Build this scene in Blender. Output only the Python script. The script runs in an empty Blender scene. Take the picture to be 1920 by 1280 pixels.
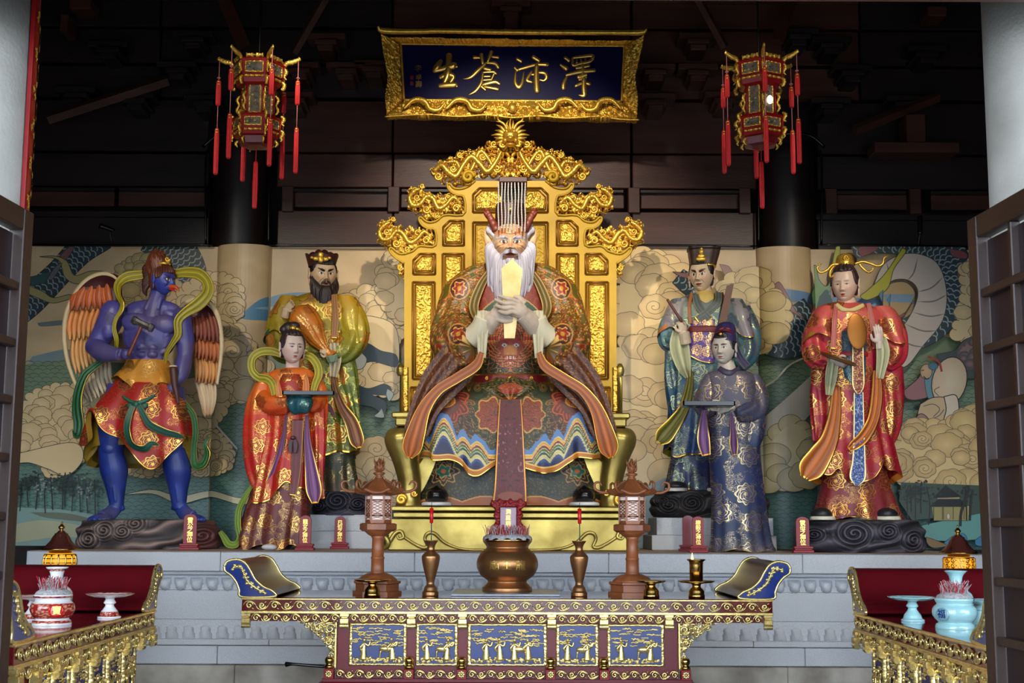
import bpy, bmesh, math, random
import numpy as np
from math import pi, sin, cos, atan2, radians
random.seed(7); RNG = np.random.RandomState(11)
SC = bpy.context.scene
COL = SC.collection

# ---------------------------------------------------------------- camera, world, lights, exposure
FPX = 2453.0; TH = math.atan(342 / FPX); CAMZ = 1.6; ROLL = .0042   # the camera leans a quarter of a degree
cam = bpy.data.cameras.new('camera'); cam_o = bpy.data.objects.new('camera', cam); COL.objects.link(cam_o)
cam.sensor_width = 36; cam.lens = FPX / 1920 * 36; cam.clip_end = 200
cam_o.location = (0, 0, CAMZ); 
from mathutils import Matrix
cam_o.rotation_euler = (Matrix.Rotation(pi / 2 + TH, 4, 'X') @ Matrix.Rotation(ROLL, 4, 'Z')).to_euler()
SC.camera = cam_o
world = bpy.data.worlds.new('daylight'); SC.world = world; world.use_nodes = True
bg = world.node_tree.nodes['Background']
bg.inputs[0].default_value = (0.74, 0.86, 1.0, 1); bg.inputs[1].default_value = 10.0
SC.view_settings.view_transform = 'Standard'; SC.view_settings.look = 'None'
SC.view_settings.gamma = 1; SC.view_settings.use_curve_mapping = False
SC.view_settings.exposure = 0.0
def spot(name, loc, target, power, color, size_deg, blend=.6, radius=.06):
    l = bpy.data.lights.new(name, 'SPOT'); l.energy = power; l.color = color
    l.spot_size = radians(size_deg); l.spot_blend = blend; l.shadow_soft_size = radius
    o = bpy.data.objects.new(name, l); COL.objects.link(o); o.location = loc
    from mathutils import Vector
    o.rotation_euler = (Vector(target) - Vector(loc)).to_track_quat('-Z', 'Y').to_euler()
    return o
WARM = (1.0, 0.90, 0.74)
# ceiling spotlights of the hall, aimed at the statues and the sign
spot('spotlight_throne_left', (-1.7, 7.6, 5.9), (0.0, 12.6, 3.0), 250, WARM, 44)
spot('spotlight_throne_right', (1.3, 7.6, 5.9), (0.05, 12.6, 3.0), 250, WARM, 44)
spot('spotlight_sign', (-0.15, 9.7, 6.35), (0.0, 13.4, 4.6), 600, WARM, 58)
spot('spotlight_left_statues', (-3.6, 7.8, 5.9), (-2.6, 12.8, 2.5), 440, WARM, 56)
spot('spotlight_right_statues', (3.8, 7.8, 5.9), (2.4, 12.8, 2.6), 540, WARM, 56)
spot('spotlight_lantern_left', (-1.4, 6.2, 5.9), (-1.9, 9.5, 4.2), 130, WARM, 34)
spot('spotlight_lantern_right', (1.5, 6.2, 5.9), (1.8, 9.5, 4.2), 100, WARM, 34)

# ---------------------------------------------------------------- helpers
def Wp(px, py, Y):
    """world x and z of photo pixel (px, py) on the vertical plane y = Y"""
    px = np.asarray(px, float); py = np.asarray(py, float)
    px, py = px + ROLL * (py - 640), py - ROLL * (px - 960)
    v = -(py - 640) / FPX
    t = Y / (cos(TH) - sin(TH) * v)
    return (px - 960) / FPX * t, CAMZ + (sin(TH) + cos(TH) * v) * t
def X(px, Y, py=980): return float(Wp(px, py, Y)[0])
def Z(py, Y): return float(Wp(960, py, Y)[1])
def Zat(px, py, Y): return float(Wp(px, py, Y)[1])
def S(Y): return Y / FPX
def lin(c):
    c = np.asarray(c, float) / 255.0
    return np.where(c <= .04045, c / 12.92, ((c + .055) / 1.055) ** 2.4)

class Geo:
    def __init__(s):
        s.v = []; s.q = []; s.c = []; s.u = []; s.o = []; s.n = 0; s.mi = []; s.cur = 0
    def raw(s, P, F, col=(200, 200, 200), uv=None, orn=0.0, metal=None):
        P = np.asarray(P, float); n = len(P)
        if not n: return s
        col = np.asarray(col, float)
        if col.ndim == 1: col = np.tile(col, (n, 1))
        rgb = lin(col[:, :3])
        a = col[:, 3:4] if col.shape[1] > 3 else np.zeros((n, 1))
        if metal is not None: a = np.full((n, 1), float(metal))
        s.v.append(P); s.c.append(np.hstack([rgb, a]))
        s.u.append(P[:, [0, 2]] * 200 if uv is None else np.asarray(uv, float))
        s.o.append(np.full(n, orn, float) if np.isscalar(orn) else np.asarray(orn, float))
        if not isinstance(F, list): F = [F]
        if F and not hasattr(F[0], 'shape'):
            d = {}
            for f in F: d.setdefault(len(f), []).append(f)
            F = [np.array(x) for x in d.values()]
        for f in F:
            if len(f): s.q.append(np.asarray(f) + s.n); s.mi.append(s.cur)
        s.n += n
        return s
    def add(s, V, F, Yb, col=(200, 200, 200), orn=0.0, metal=None):
        """V: (pixel x, pixel y, distance towards the camera in pixels) on the plane y = Yb"""
        V = np.asarray(V, float)
        x, z = Wp(V[:, 0], V[:, 1], Yb)
        if callable(col): col = col(V[:, 0], V[:, 1])
        return s.raw(np.stack([x, Yb - V[:, 2] * S(Yb), z], 1), F, col, V[:, :2], orn, metal)
    def mat(s, i): s.cur = i; return s

def build(name, g, mats, parent=None, smooth=True, loc=None):
    me = bpy.data.meshes.new(name)
    V = np.concatenate(g.v); org = np.zeros(3)
    if parent is not None: org = np.array(parent['_o'])
    elif loc is not None: org = np.array(loc, float)
    me.vertices.add(len(V)); me.vertices.foreach_set('co', (V - org).astype(np.float32).ravel())
    nl = sum(f.size for f in g.q); npoly = sum(len(f) for f in g.q)
    me.loops.add(nl); me.polygons.add(npoly)
    me.loops.foreach_set('vertex_index', np.concatenate([f.ravel() for f in g.q]).astype(np.int32))
    tot = np.concatenate([np.full(len(f), f.shape[1]) for f in g.q])
    me.polygons.foreach_set('loop_start', np.concatenate([[0], np.cumsum(tot)[:-1]]).astype(np.int32))
    me.polygons.foreach_set('material_index', np.concatenate([np.full(len(f), m) for f, m in zip(g.q, g.mi)]).astype(np.int32))
    me.polygons.foreach_set('use_smooth', np.full(npoly, smooth))
    a = me.color_attributes.new('Col', 'FLOAT_COLOR', 'POINT'); a.data.foreach_set('color', np.concatenate(g.c).astype(np.float32).ravel())
    a = me.attributes.new('uvp', 'FLOAT_VECTOR', 'POINT')
    U = np.concatenate(g.u); a.data.foreach_set('vector', np.hstack([U, np.zeros((len(U), 1))]).astype(np.float32).ravel())
    a = me.attributes.new('orn', 'FLOAT', 'POINT'); a.data.foreach_set('value', np.concatenate(g.o).astype(np.float32))
    me.update(); me.validate()
    for m in (mats if isinstance(mats, (list, tuple)) else [mats]): me.materials.append(m)
    o = bpy.data.objects.new(name, me); COL.objects.link(o)
    if parent is not None: o.parent = parent
    else: o.location = org
    o['_o'] = [float(x) for x in org]
    return o
def thing(name, label, cat, loc=(0, 0, 0), group=None):
    o = bpy.data.objects.new(name, None); COL.objects.link(o); o.location = loc; o['_o'] = [float(x) for x in loc]
    return tag(o, label, cat, group)
def tag(o, label=None, cat=None, group=None, kind=None):
    if label: o['label'] = label
    if cat: o['category'] = cat
    if group: o['group'] = group
    if kind: o['kind'] = kind
    return o
def struct(o): o['kind'] = 'structure'; return o
def sub(name, g, mats, part, smooth=True):
    """sub-part: a child of a part (the part sits at its thing's origin)"""
    return build(name, g, mats, part, smooth)
def copy_part(o, parent, delta=(0, 0, 0)):
    c = o.copy(); COL.objects.link(c); c.parent = parent
    c.location = [o.location[i] + delta[i] for i in range(3)]
    return c

# ---- curves, grids
def cr(keys, n):
    """Catmull-Rom through the rows of keys, n samples"""
    K = np.asarray(keys, float)
    if K.ndim == 1: K = K[:, None]
    m = len(K)
    if m == 2:
        t = np.linspace(0, 1, n)[:, None]; return K[0] * (1 - t) + K[1] * t
    P = np.vstack([2 * K[0] - K[1], K, 2 * K[-1] - K[-2]])
    t = np.linspace(0, m - 1 - 1e-9, n); i = t.astype(int); f = (t - i)[:, None]
    a, b, c, d = P[i], P[i + 1], P[i + 2], P[i + 3]
    return .5 * (2 * b + (c - a) * f + (2 * a - 5 * b + 4 * c - d) * f ** 2 + (3 * b - a - 3 * c + d) * f ** 3)
def gridF(nr, nc, wrap=True):
    i = np.arange(nr - 1)[:, None]; j = np.arange(nc if wrap else nc - 1)[None, :]
    k = (j + 1) % nc
    return np.stack([i * nc + j, i * nc + k, (i + 1) * nc + k, (i + 1) * nc + j], -1).reshape(-1, 4)
def capfan(V, F, nr, nc):
    c0 = V[:nc].mean(0); c1 = V[(nr - 1) * nc: nr * nc].mean(0); n = len(V)
    V = np.vstack([V, c0, c1]); j = np.arange(nc); k = (j + 1) % nc
    T = np.vstack([np.stack([k, j, np.full(nc, n)], 1), np.stack([(nr - 1) * nc + j, (nr - 1) * nc + k, np.full(nc, n + 1)], 1)])
    return V, [F, T]
def loft(keys, nt=96, nz=60, fold=None, p=2.0, cap=True, front=0.0):
    """keys (py, cx, cd, rx, rd); angle 0 faces the camera"""
    K = cr(keys, nz); t = np.linspace(0, 1, nz)
    a = np.linspace(0, 2 * pi, nt, endpoint=False)
    if front: a = a - front * np.sin(a)
    A, T = np.meshgrid(a, t)
    sx = np.sign(np.sin(A)) * np.abs(np.sin(A)) ** (2 / p); sd = np.sign(np.cos(A)) * np.abs(np.cos(A)) ** (2 / p)
    r = fold(A, T) if fold is not None else 0
    x = K[:, 1:2] + (K[:, 3:4] + r) * sx; d = K[:, 2:3] + (K[:, 4:5] + r) * sd
    y = np.repeat(K[:, 0:1], nt, 1)
    V = np.stack([x, y, d], -1).reshape(-1, 3); F = gridF(nz, nt)
    if cap: V, F = capfan(V, F, nz, nt)
    return V, F
def tube(path, r, nt=12, ns=None, flat=1.0, up=(0, 0, 1), fold=None):
    """sweep along path (n x 3); r: key radii in the picture plane, flat: depth radius factor"""
    path = np.asarray(path, float); ns = ns or max(6, len(path) * 5)
    P = cr(path, ns); r = np.atleast_1d(np.asarray(r, float))
    if len(r) == 1: r = np.array([r[0], r[0]])
    R = cr(np.interp(np.linspace(0, 1, max(len(r), 2)), np.linspace(0, 1, len(r)), r), ns)[:, 0].clip(1e-4)
    T = np.gradient(P, axis=0); T /= np.linalg.norm(T, axis=1)[:, None] + 1e-9
    up = np.asarray(up, float); Sd = np.cross(T, up); nn = np.linalg.norm(Sd, axis=1)[:, None]
    alt = np.cross(T, [0, 1, 0.01]); Sd = np.where(nn > .15, Sd / (nn + 1e-9), alt / (np.linalg.norm(alt, axis=1)[:, None] + 1e-9))
    N = np.cross(Sd, T)
    a = np.linspace(0, 2 * pi, nt, endpoint=False)
    rr = R[:, None] * np.ones(nt)
    if fold is not None: rr = rr + fold(a[None, :], np.linspace(0, 1, ns)[:, None])
    V = P[:, None, :] + Sd[:, None, :] * (rr * np.cos(a))[..., None] + N[:, None, :] * (rr * flat * np.sin(a))[..., None]
    V = V.reshape(-1, 3); return capfan(V, gridF(ns, nt), ns, nt)
def ribbon(path, w, ns=40, nw=10, th=1.2, rip=None, up=(0, 0, 1), tilt=0.0):
    """cloth band: w key half widths; rip(a, t) offset towards the viewer; returns V, F, A, T, side"""
    P = cr(path, ns); w = np.atleast_1d(np.asarray(w, float))
    if len(w) == 1: w = np.array([w[0], w[0]])
    Wd = np.interp(np.linspace(0, 1, ns), np.linspace(0, 1, len(w)), w) if len(w) < 3 else cr(w, ns)[:, 0]
    T = np.gradient(P, axis=0); T /= np.linalg.norm(T, axis=1)[:, None] + 1e-9
    Sd = np.cross(T, up); Sd /= np.linalg.norm(Sd, axis=1)[:, None] + 1e-6
    N = np.cross(Sd, T)
    tl = np.interp(np.linspace(0, 1, ns), np.linspace(0, 1, max(2, len(np.atleast_1d(tilt)))), np.atleast_1d(tilt) if len(np.atleast_1d(tilt)) > 1 else [tilt] * 2)[:, None]
    Sd, N = Sd * np.cos(tl) + N * np.sin(tl), N * np.cos(tl) - Sd * np.sin(tl)
    a = np.linspace(-1, 1, nw); A, TT = np.meshgrid(a, np.linspace(0, 1, ns))
    off = rip(A, TT) if rip is not None else np.zeros_like(A)
    C = P[:, None] + Sd[:, None] * (A * Wd[:, None])[..., None] + N[:, None] * off[..., None]
    top = C + N[:, None] * th * .5; bot = C - N[:, None] * th * .5
    V = np.concatenate([top, bot[:, ::-1]], 1).reshape(-1, 3)
    F = gridF(ns, 2 * nw)
    V, F = capfan(V, F, ns, 2 * nw)
    Aa = np.concatenate([A, A[:, ::-1]], 1).ravel(); Ta = np.concatenate([TT, TT], 1).ravel()
    sd = np.concatenate([np.ones_like(A), -np.ones_like(A)], 1).ravel()
    pad = lambda q, v: np.append(q, [v, v])
    return V, F, pad(Aa, 0), np.append(Ta, [0, 1]), pad(sd, 1)
def ell(c, r, nu=20, nv=14, rot=0.0):
    """ellipsoid in design space, rotated by rot in the picture plane"""
    t = np.linspace(0.02, pi - .02, nv); a = np.linspace(0, 2 * pi, nu, endpoint=False)
    T, A = np.meshgrid(t, a, indexing='ij')
    x = r[0] * np.sin(T) * np.cos(A); y = -r[1] * np.cos(T); d = r[2] * np.sin(T) * np.sin(A)
    X_ = x * cos(rot) - y * sin(rot); Y_ = x * sin(rot) + y * cos(rot)
    V = np.stack([c[0] + X_, c[1] + Y_, c[2] + d], -1).reshape(-1, 3)
    return capfan(V, gridF(nv, nu), nv, nu)
def cbox(x0, x1, y0, y1, z0, z1, b=0.0):
    """box with chamfered edges, world or local metres"""
    if b <= 0:
        V = [(x, y, z) for x in (x0, x1) for y in (y0, y1) for z in (z0, z1)]
        return np.array(V), np.array([(0, 1, 3, 2), (4, 6, 7, 5), (0, 4, 5, 1), (2, 3, 7, 6), (0, 2, 6, 4), (1, 5, 7, 3)])
    V = []; idx = {}
    for i, (x, sx) in enumerate(((x0, 1), (x1, -1))):
        for j, (y, sy) in enumerate(((y0, 1), (y1, -1))):
            for k, (z, sz) in enumerate(((z0, 1), (z1, -1))):
                for ax in range(3):
                    idx[i, j, k, ax] = len(V)
                    V.append((x + (0 if ax == 0 else sx * b), y + (0 if ax == 1 else sy * b), z + (0 if ax == 2 else sz * b)))
    F = []
    for i in (0, 1): F.append([idx[i, 0, 0, 0], idx[i, 1, 0, 0], idx[i, 1, 1, 0], idx[i, 0, 1, 0]])
    for j in (0, 1): F.append([idx[0, j, 0, 1], idx[1, j, 0, 1], idx[1, j, 1, 1], idx[0, j, 1, 1]])
    for k in (0, 1): F.append([idx[0, 0, k, 2], idx[1, 0, k, 2], idx[1, 1, k, 2], idx[0, 1, k, 2]])
    for j in (0, 1):
        for k in (0, 1): F.append([idx[0, j, k, 1], idx[1, j, k, 1], idx[1, j, k, 2], idx[0, j, k, 2]])
    for i in (0, 1):
        for k in (0, 1): F.append([idx[i, 0, k, 0], idx[i, 1, k, 0], idx[i, 1, k, 2], idx[i, 0, k, 2]])
    for i in (0, 1):
        for j in (0, 1): F.append([idx[i, j, 0, 0], idx[i, j, 1, 0], idx[i, j, 1, 1], idx[i, j, 0, 1]])
    F4 = np.array(F); F3 = np.array([[idx[i, j, k, 0], idx[i, j, k, 1], idx[i, j, k, 2]] for i in (0, 1) for j in (0, 1) for k in (0, 1)])
    return np.array(V), [F4, F3]
def pbox(g, px0, px1, py0, py1, Y0, depth, b=.004, col=(200, 200, 200), **k):
    """box whose front face covers pixels px0..px1, py0..py1 on plane Y0 and which runs back by depth"""
    x0 = X(px0, Y0, (py0 + py1) / 2); x1 = X(px1, Y0, (py0 + py1) / 2)
    V, F = cbox(x0, x1, Y0, Y0 + depth, Z(py1, Y0), Z(py0, Y0), b); g.raw(V, F, col, **k); return g
def lathe(prof, cx, cy, nt=40, z0=0.0, fold=None):
    """prof (r, z) metres, axis at (cx, cy)"""
    P = np.asarray(prof, float); a = np.linspace(0, 2 * pi, nt, endpoint=False)
    R = P[:, 0:1] * np.ones(nt)
    if fold is not None: R = R + fold(a[None, :], P[:, 1:2])
    V = np.stack([cx + R * np.cos(a), cy + R * np.sin(a), z0 + P[:, 1:2] * np.ones(nt)], -1).reshape(-1, 3)
    return capfan(V, gridF(len(P), nt), len(P), nt)
def platheraw(prof, cxp, Yc, nt=40, smooth_n=0, fold=None):
    """prof given in pixels (radius, py) at depth Yc -> metres"""
    pr = cr(prof, smooth_n) if smooth_n else np.asarray(prof, float)
    pz = [(max(r, .01) * S(Yc) * 1.01, Z(py, Yc)) for r, py in pr]
    return lathe(pz, X(cxp, Yc, 1050), Yc, nt, 0, fold)
def prism(pts, depth_back, depth_front=0.0):
    """closed outline (px, py) -> extruded plate in design space (triangulated), front at depth_front"""
    from mathutils.geometry import tessellate_polygon
    from mathutils import Vector
    P = np.asarray(pts, float); n = len(P)
    tri = np.array(tessellate_polygon([[Vector((p[0], p[1], 0)) for p in P]]))
    V = np.vstack([np.hstack([P, np.full((n, 1), depth_front)]), np.hstack([P, np.full((n, 1), -depth_back)])])
    j = np.arange(n); k = (j + 1) % n
    return V, [np.vstack([tri, tri[:, ::-1] + n]), np.stack([j, k, k + n, j + n], 1)]
def vnoise(x, y, seed=0):
    x = np.asarray(x, float); y = np.asarray(y, float)
    xi = np.floor(x).astype(np.int64); yi = np.floor(y).astype(np.int64); fx = x - xi; fy = y - yi
    fx = fx * fx * (3 - 2 * fx); fy = fy * fy * (3 - 2 * fy)
    def h(i, j):
        n = (i * 374761393 + j * 668265263 + seed * 1442695041) & 0x7fffffff
        n = (n ^ (n >> 13)) * 1274126177 & 0x7fffffff
        return ((n ^ (n >> 16)) & 0xffff) / 65535.0
    return (h(xi, yi) * (1 - fx) + h(xi + 1, yi) * fx) * (1 - fy) + (h(xi, yi + 1) * (1 - fx) + h(xi + 1, yi + 1) * fx) * fy
def carve(x, y, cell=9.0, seed=0):
    """curly carved height field 0..1"""
    wx = x / cell + 1.3 * vnoise(x / cell * .9, y / cell * .9, seed + 1); wy = y / cell + 1.3 * vnoise(x / cell * .9 + 7, y / cell * .9, seed + 2)
    n = vnoise(wx, wy, seed); r = np.abs(((n * 4.2) % 1.0) - .5) * 2
    return (1 - r ** 2) * .7 + .3 * vnoise(x / cell * 3, y / cell * 3, seed + 5)
def inpoly(x, y, P):
    P = np.asarray(P, float); c = np.zeros(np.shape(x), bool); j = len(P) - 1
    for i in range(len(P)):
        xi, yi = P[i]; xj, yj = P[j]
        c ^= ((yi > y) != (yj > y)) & (x < (xj - xi) * (y - yi) / (yj - yi + 1e-12) + xi); j = i
    return c
def relief(x0, x1, y0, y1, h, step=1.3, mask=None, thick=3.0):
    """height field plate in design space; h(x, y) px; masked faces cut, borders turned back"""
    nx = max(2, int((x1 - x0) / step) + 1); ny = max(2, int((y1 - y0) / step) + 1)
    Xg, Yg = np.meshgrid(np.linspace(x0, x1, nx), np.linspace(y0, y1, ny))
    H = h(Xg, Yg); F = gridF(ny, nx, False)
    if mask is not None:
        M = mask(Xg, Yg).ravel(); keep = M[F].all(1); F = F[keep]
        cnt = np.zeros(nx * ny, int); np.add.at(cnt, F.ravel(), 1)
        B = cnt < 4
    else:
        cnt = np.zeros(nx * ny, int); np.add.at(cnt, F.ravel(), 1); B = cnt < 4
    Hf = H.ravel().copy(); Hf[B] = np.minimum(Hf[B], 0) - thick
    V = np.stack([Xg.ravel(), Yg.ravel(), Hf], 1)
    used = np.where(cnt > 0)[0]; mp = -np.ones(nx * ny, int); mp[used] = np.arange(len(used))
    return V[used], mp[F]
def remesh(geos, voxel=2.0, smooth=4, factor=.5):
    """union of closed design-space shapes into one continuous skin; list of (V, F)"""
    g = Geo()
    for V, F in geos: g.raw(V, F)
    o = build('tmp', g, [], None)
    m = o.modifiers.new('r', 'REMESH'); m.mode = 'VOXEL'; m.voxel_size = voxel; m.use_smooth_shade = True
    if smooth:
        m2 = o.modifiers.new('s', 'SMOOTH'); m2.iterations = smooth; m2.factor = factor
    dg = bpy.context.evaluated_depsgraph_get(); e = o.evaluated_get(dg); me = e.to_mesh()
    V = np.empty(len(me.vertices) * 3, np.float32); me.vertices.foreach_get('co', V); V = V.reshape(-1, 3).astype(float)
    N = np.empty(len(me.vertices) * 3, np.float32); me.vertices.foreach_get('normal', N); N = N.reshape(-1, 3)
    lt = np.empty(len(me.polygons), np.int32); me.polygons.foreach_get('loop_total', lt)
    li = np.empty(len(me.loops), np.int32); me.loops.foreach_get('vertex_index', li)
    st = np.concatenate([[0], np.cumsum(lt)[:-1]]); F = []
    for k in (3, 4):
        s_ = st[lt == k]
        if len(s_): F.append(np.stack([li[s_ + i] for i in range(k)], 1))
    e.to_mesh_clear(); mm = o.data; bpy.data.objects.remove(o); bpy.data.meshes.remove(mm)
    return V, F, N

def text_mesh(name, body, size, loc, mat, parent, extrude=.002, offset=0.0, align='CENTER', rotz=0.0, space=1.0, vertical=False):
    cu = bpy.data.curves.new('t', 'FONT'); cu.body = '\n'.join(body) if vertical else body
    cu.size = size; cu.extrude = extrude; cu.offset = offset; cu.align_x = align; cu.align_y = 'CENTER'
    cu.space_line = space; cu.space_character = space if not vertical else 1; cu.resolution_u = 3
    t = bpy.data.objects.new('t', cu); COL.objects.link(t)
    dg = bpy.context.evaluated_depsgraph_get(); me = bpy.data.meshes.new_from_object(t.evaluated_get(dg))
    bpy.data.objects.remove(t); me.name = name; me.materials.clear(); me.materials.append(mat)
    o = bpy.data.objects.new(name, me); COL.objects.link(o)
    o.rotation_euler = (pi / 2, 0, rotz)
    if parent is not None:
        o.parent = parent; po = parent['_o']; o.location = [loc[i] - po[i] for i in range(3)]
    else: o.location = loc
    return o

# ---------------------------------------------------------------- materials
class NT:
    def __init__(s, name):
        s.m = bpy.data.materials.new(name); s.m.use_nodes = True; s.t = s.m.node_tree; s.b = s.t.nodes['Principled BSDF']
    def n(s, typ, **k):
        nd = s.t.nodes.new(typ)
        for a, v in k.items():
            if a.startswith('i_'): nd.inputs[int(a[2:]) if a[2:].isdigit() else a[2:]].default_value = v
            else: setattr(nd, a, v)
        return nd
    def l(s, a, b): s.t.links.new(a, b)
    def math(s, op, a, b=None, c=None):
        nd = s.t.nodes.new('ShaderNodeMath'); nd.operation = op
        for i, v in enumerate((a, b, c)):
            if v is None: continue
            if isinstance(v, (int, float)): nd.inputs[i].default_value = v
            else: s.l(v, nd.inputs[i])
        return nd.outputs[0]
    def mix(s, f, a, b, blend='MIX'):
        nd = s.t.nodes.new('ShaderNodeMix'); nd.data_type = 'RGBA'; nd.blend_type = blend
        for i, v in ((0, f), (6, a), (7, b)):
            if isinstance(v, (int, float)): nd.inputs[i].default_value = v
            elif isinstance(v, tuple): nd.inputs[i].default_value = v
            else: s.l(v, nd.inputs[i])
        return nd.outputs[2]
    def set(s, **k):
        for a, v in k.items():
            i = s.b.inputs[a.replace('_', ' ')]
            if hasattr(v, 'is_linked') or hasattr(v, 'links'): s.l(v, i)
            else: i.default_value = v
        return s
def c4(c): return tuple(float(x) for x in lin(c)) + (1.0,)
def simple(name, col, rough=.5, metal=0.0, var=.12, scale=6.0, bump=0.0, bscale=60.0, spec=.5, coat=0.0, col2=None, stretch=(1, 1, 1), thr=None):
    """solid colour with noise variation and fine relief, in object space"""
    n = NT(name); tc = n.n('ShaderNodeTexCoord'); mp = n.n('ShaderNodeMapping'); mp.inputs['Scale'].default_value = stretch
    n.l(tc.outputs['Object'], mp.inputs[0])
    nz = n.n('ShaderNodeTexNoise', i_Scale=scale, i_Detail=4.0); n.l(mp.outputs[0], nz.inputs['Vector'])
    a = c4(col); b = c4(col2) if col2 is not None else tuple(x * (1 - var * 2.2) for x in a[:3]) + (1,)
    f = n.math('MULTIPLY_ADD', nz.outputs[0], 2.4, -.7)
    if thr: f = n.math('MULTIPLY_ADD', nz.outputs[0], thr[0], thr[1])
    cl = n.n('ShaderNodeClamp'); n.l(f, cl.inputs[0])
    n.set(Base_Color=n.mix(cl.outputs[0], a, b), Roughness=rough, Metallic=metal)
    n.b.inputs['Specular IOR Level'].default_value = spec; n.b.inputs['Coat Weight'].default_value = coat; n.b.inputs['Coat Roughness'].default_value = .08
    if bump:
        nb = n.n('ShaderNodeTexNoise', i_Scale=bscale, i_Detail=3.0); n.l(mp.outputs[0], nb.inputs['Vector'])
        bp = n.n('ShaderNodeBump', i_Strength=bump, i_Distance=.01); n.l(nb.outputs[0], bp.inputs['Height']); n.set(Normal=bp.outputs[0])
    return n.m
def painted(name, rough=.5, metalrough=.28, ornament=False, line=(235, 185, 70), cell=1 / 46., nscale=.11, medal=(120, 20, 25), dust=.25, coat=0.0, rnd=.45, medw=1.0):
    """colour attribute paint; alpha = gilding; optional gold scrollwork and medallions drawn from uvp"""
    n = NT(name); at = n.n('ShaderNodeAttribute', attribute_name='Col'); uv = n.n('ShaderNodeAttribute', attribute_name='uvp'); orn = n.n('ShaderNodeAttribute', attribute_name='orn')
    tc = n.n('ShaderNodeTexCoord'); nz = n.n('ShaderNodeTexNoise', i_Scale=5.0, i_Detail=5.0); n.l(tc.outputs['Object'], nz.inputs['Vector'])
    col = at.outputs['Color']; metal = at.outputs['Alpha']
    if ornament:
        ns = n.n('ShaderNodeTexNoise', i_Scale=nscale, i_Detail=1.0, i_Distortion=1.6); n.l(uv.outputs['Vector'], ns.inputs['Vector'])
        f = n.math('ABSOLUTE', n.math('SUBTRACT', n.math('FRACT', n.math('MULTIPLY', ns.outputs[0], 7.0)), .5))
        ln = n.math('LESS_THAN', f, .075)
        ns2 = n.n('ShaderNodeTexNoise', i_Scale=.045, i_Detail=0.0); n.l(uv.outputs['Vector'], ns2.inputs['Vector'])
        ln = n.math('MULTIPLY', ln, n.math('GREATER_THAN', ns2.outputs[0], .47))
        # medallions
        vo = n.n('ShaderNodeTexVoronoi', i_Scale=cell, i_Randomness=rnd, voronoi_dimensions='2D'); n.l(uv.outputs['Vector'], vo.inputs['Vector'])
        d = n.math('MULTIPLY', vo.outputs['Distance'], 1 / medw)
        vs = n.n('ShaderNodeVectorMath', operation='SCALE'); n.l(uv.outputs['Vector'], vs.inputs[0]); vs.inputs['Scale'].default_value = cell
        vp = n.n('ShaderNodeVectorMath', operation='SUBTRACT'); n.l(vs.outputs[0], vp.inputs[0])
        vq = n.n('ShaderNodeVectorMath', operation='SCALE'); n.l(vo.outputs['Position'], vq.inputs[0]); vq.inputs['Scale'].default_value = cell
        n.l(vq.outputs[0], vp.inputs[1])
        sp = n.n('ShaderNodeSeparateXYZ'); n.l(vp.outputs[0], sp.inputs[0])
        ang = n.math('ARCTAN2', sp.outputs[1], sp.outputs[0])
        pet = n.math('MULTIPLY_ADD', n.math('COSINE', n.math('MULTIPLY', ang, 8.0)), .035, .30)
        inside = n.math('LESS_THAN', d, pet)
        ring = n.math('LESS_THAN', n.math('ABSOLUTE', n.math('SUBTRACT', d, pet)), .018)
        ring2 = n.math('LESS_THAN', n.math('ABSOLUTE', n.math('SUBTRACT', d, n.math('MULTIPLY_ADD', n.math('COSINE', n.math('MULTIPLY', ang, 5.0)), .03, .19))), .014)
        core = n.math('LESS_THAN', d, .06)
        curl = n.math('MULTIPLY', n.math('LESS_THAN', n.math('ABSOLUTE', n.math('SINE', n.math('MULTIPLY_ADD', d, 42.0, n.math('MULTIPLY', ang, 3.0)))), .30), inside)
        g = n.math('MAXIMUM', n.math('MAXIMUM', ring, ring2), n.math('MAXIMUM', core, curl))
        ln = n.math('MULTIPLY', ln, n.math('SUBTRACT', 1.0, inside))
        g = n.math('MULTIPLY', n.math('MAXIMUM', g, ln), orn.outputs['Fac'])
        col = n.mix(n.math('MULTIPLY', inside, n.math('MULTIPLY', orn.outputs['Fac'], .75)), col, c4(medal))
        col = n.mix(g, col, c4(line)); metal = n.math('MAXIMUM', metal, n.math('MULTIPLY', g, .85))
    # dust dulls upward faces a little
    dk = n.math('MULTIPLY_ADD', nz.outputs[0], dust, 1 - dust * .6)
    rgb = n.n('ShaderNodeCombineColor'); [n.l(dk, rgb.inputs[i]) for i in range(3)]
    n.set(Base_Color=n.mix(1.0, col, rgb.outputs[0], 'MULTIPLY'), Metallic=metal,
          Roughness=n.math('MULTIPLY_ADD', metal, metalrough - rough, rough))
    n.b.inputs['Coat Weight'].default_value = coat; n.b.inputs['Coat Roughness'].default_value = .15
    nb = n.n('ShaderNodeTexNoise', i_Scale=90.0, i_Detail=2.0); n.l(tc.outputs['Object'], nb.inputs['Vector'])
    bp = n.n('ShaderNodeBump', i_Strength=.12, i_Distance=.004); n.l(nb.outputs[0], bp.inputs['Height']); n.set(Normal=bp.outputs[0])
    return n.m
M = {}
M['gold'] = simple('gilded_carving', (250, 196, 76), .26, .66, .18, 25, .25, 120)
M['gold_satin'] = simple('gold_lacquer', (200, 158, 26), .5, .15, .10, 3, .05, 50)
M['gold_line'] = simple('dark_gold_moulding', (150, 100, 24), .4, .5, .1, 8)
M['brass_old'] = simple('worn_brass_leaf', (176, 154, 82), .34, .8, .22, 4, .15, 14, col2=(124, 104, 48))
M['daylit_gold'] = simple('daylit_gold_leaf_trim', (238, 212, 138), .24, .8, .14, 25, .06, 90)  # table gilding made paler, daylight on it put into the colour
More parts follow.
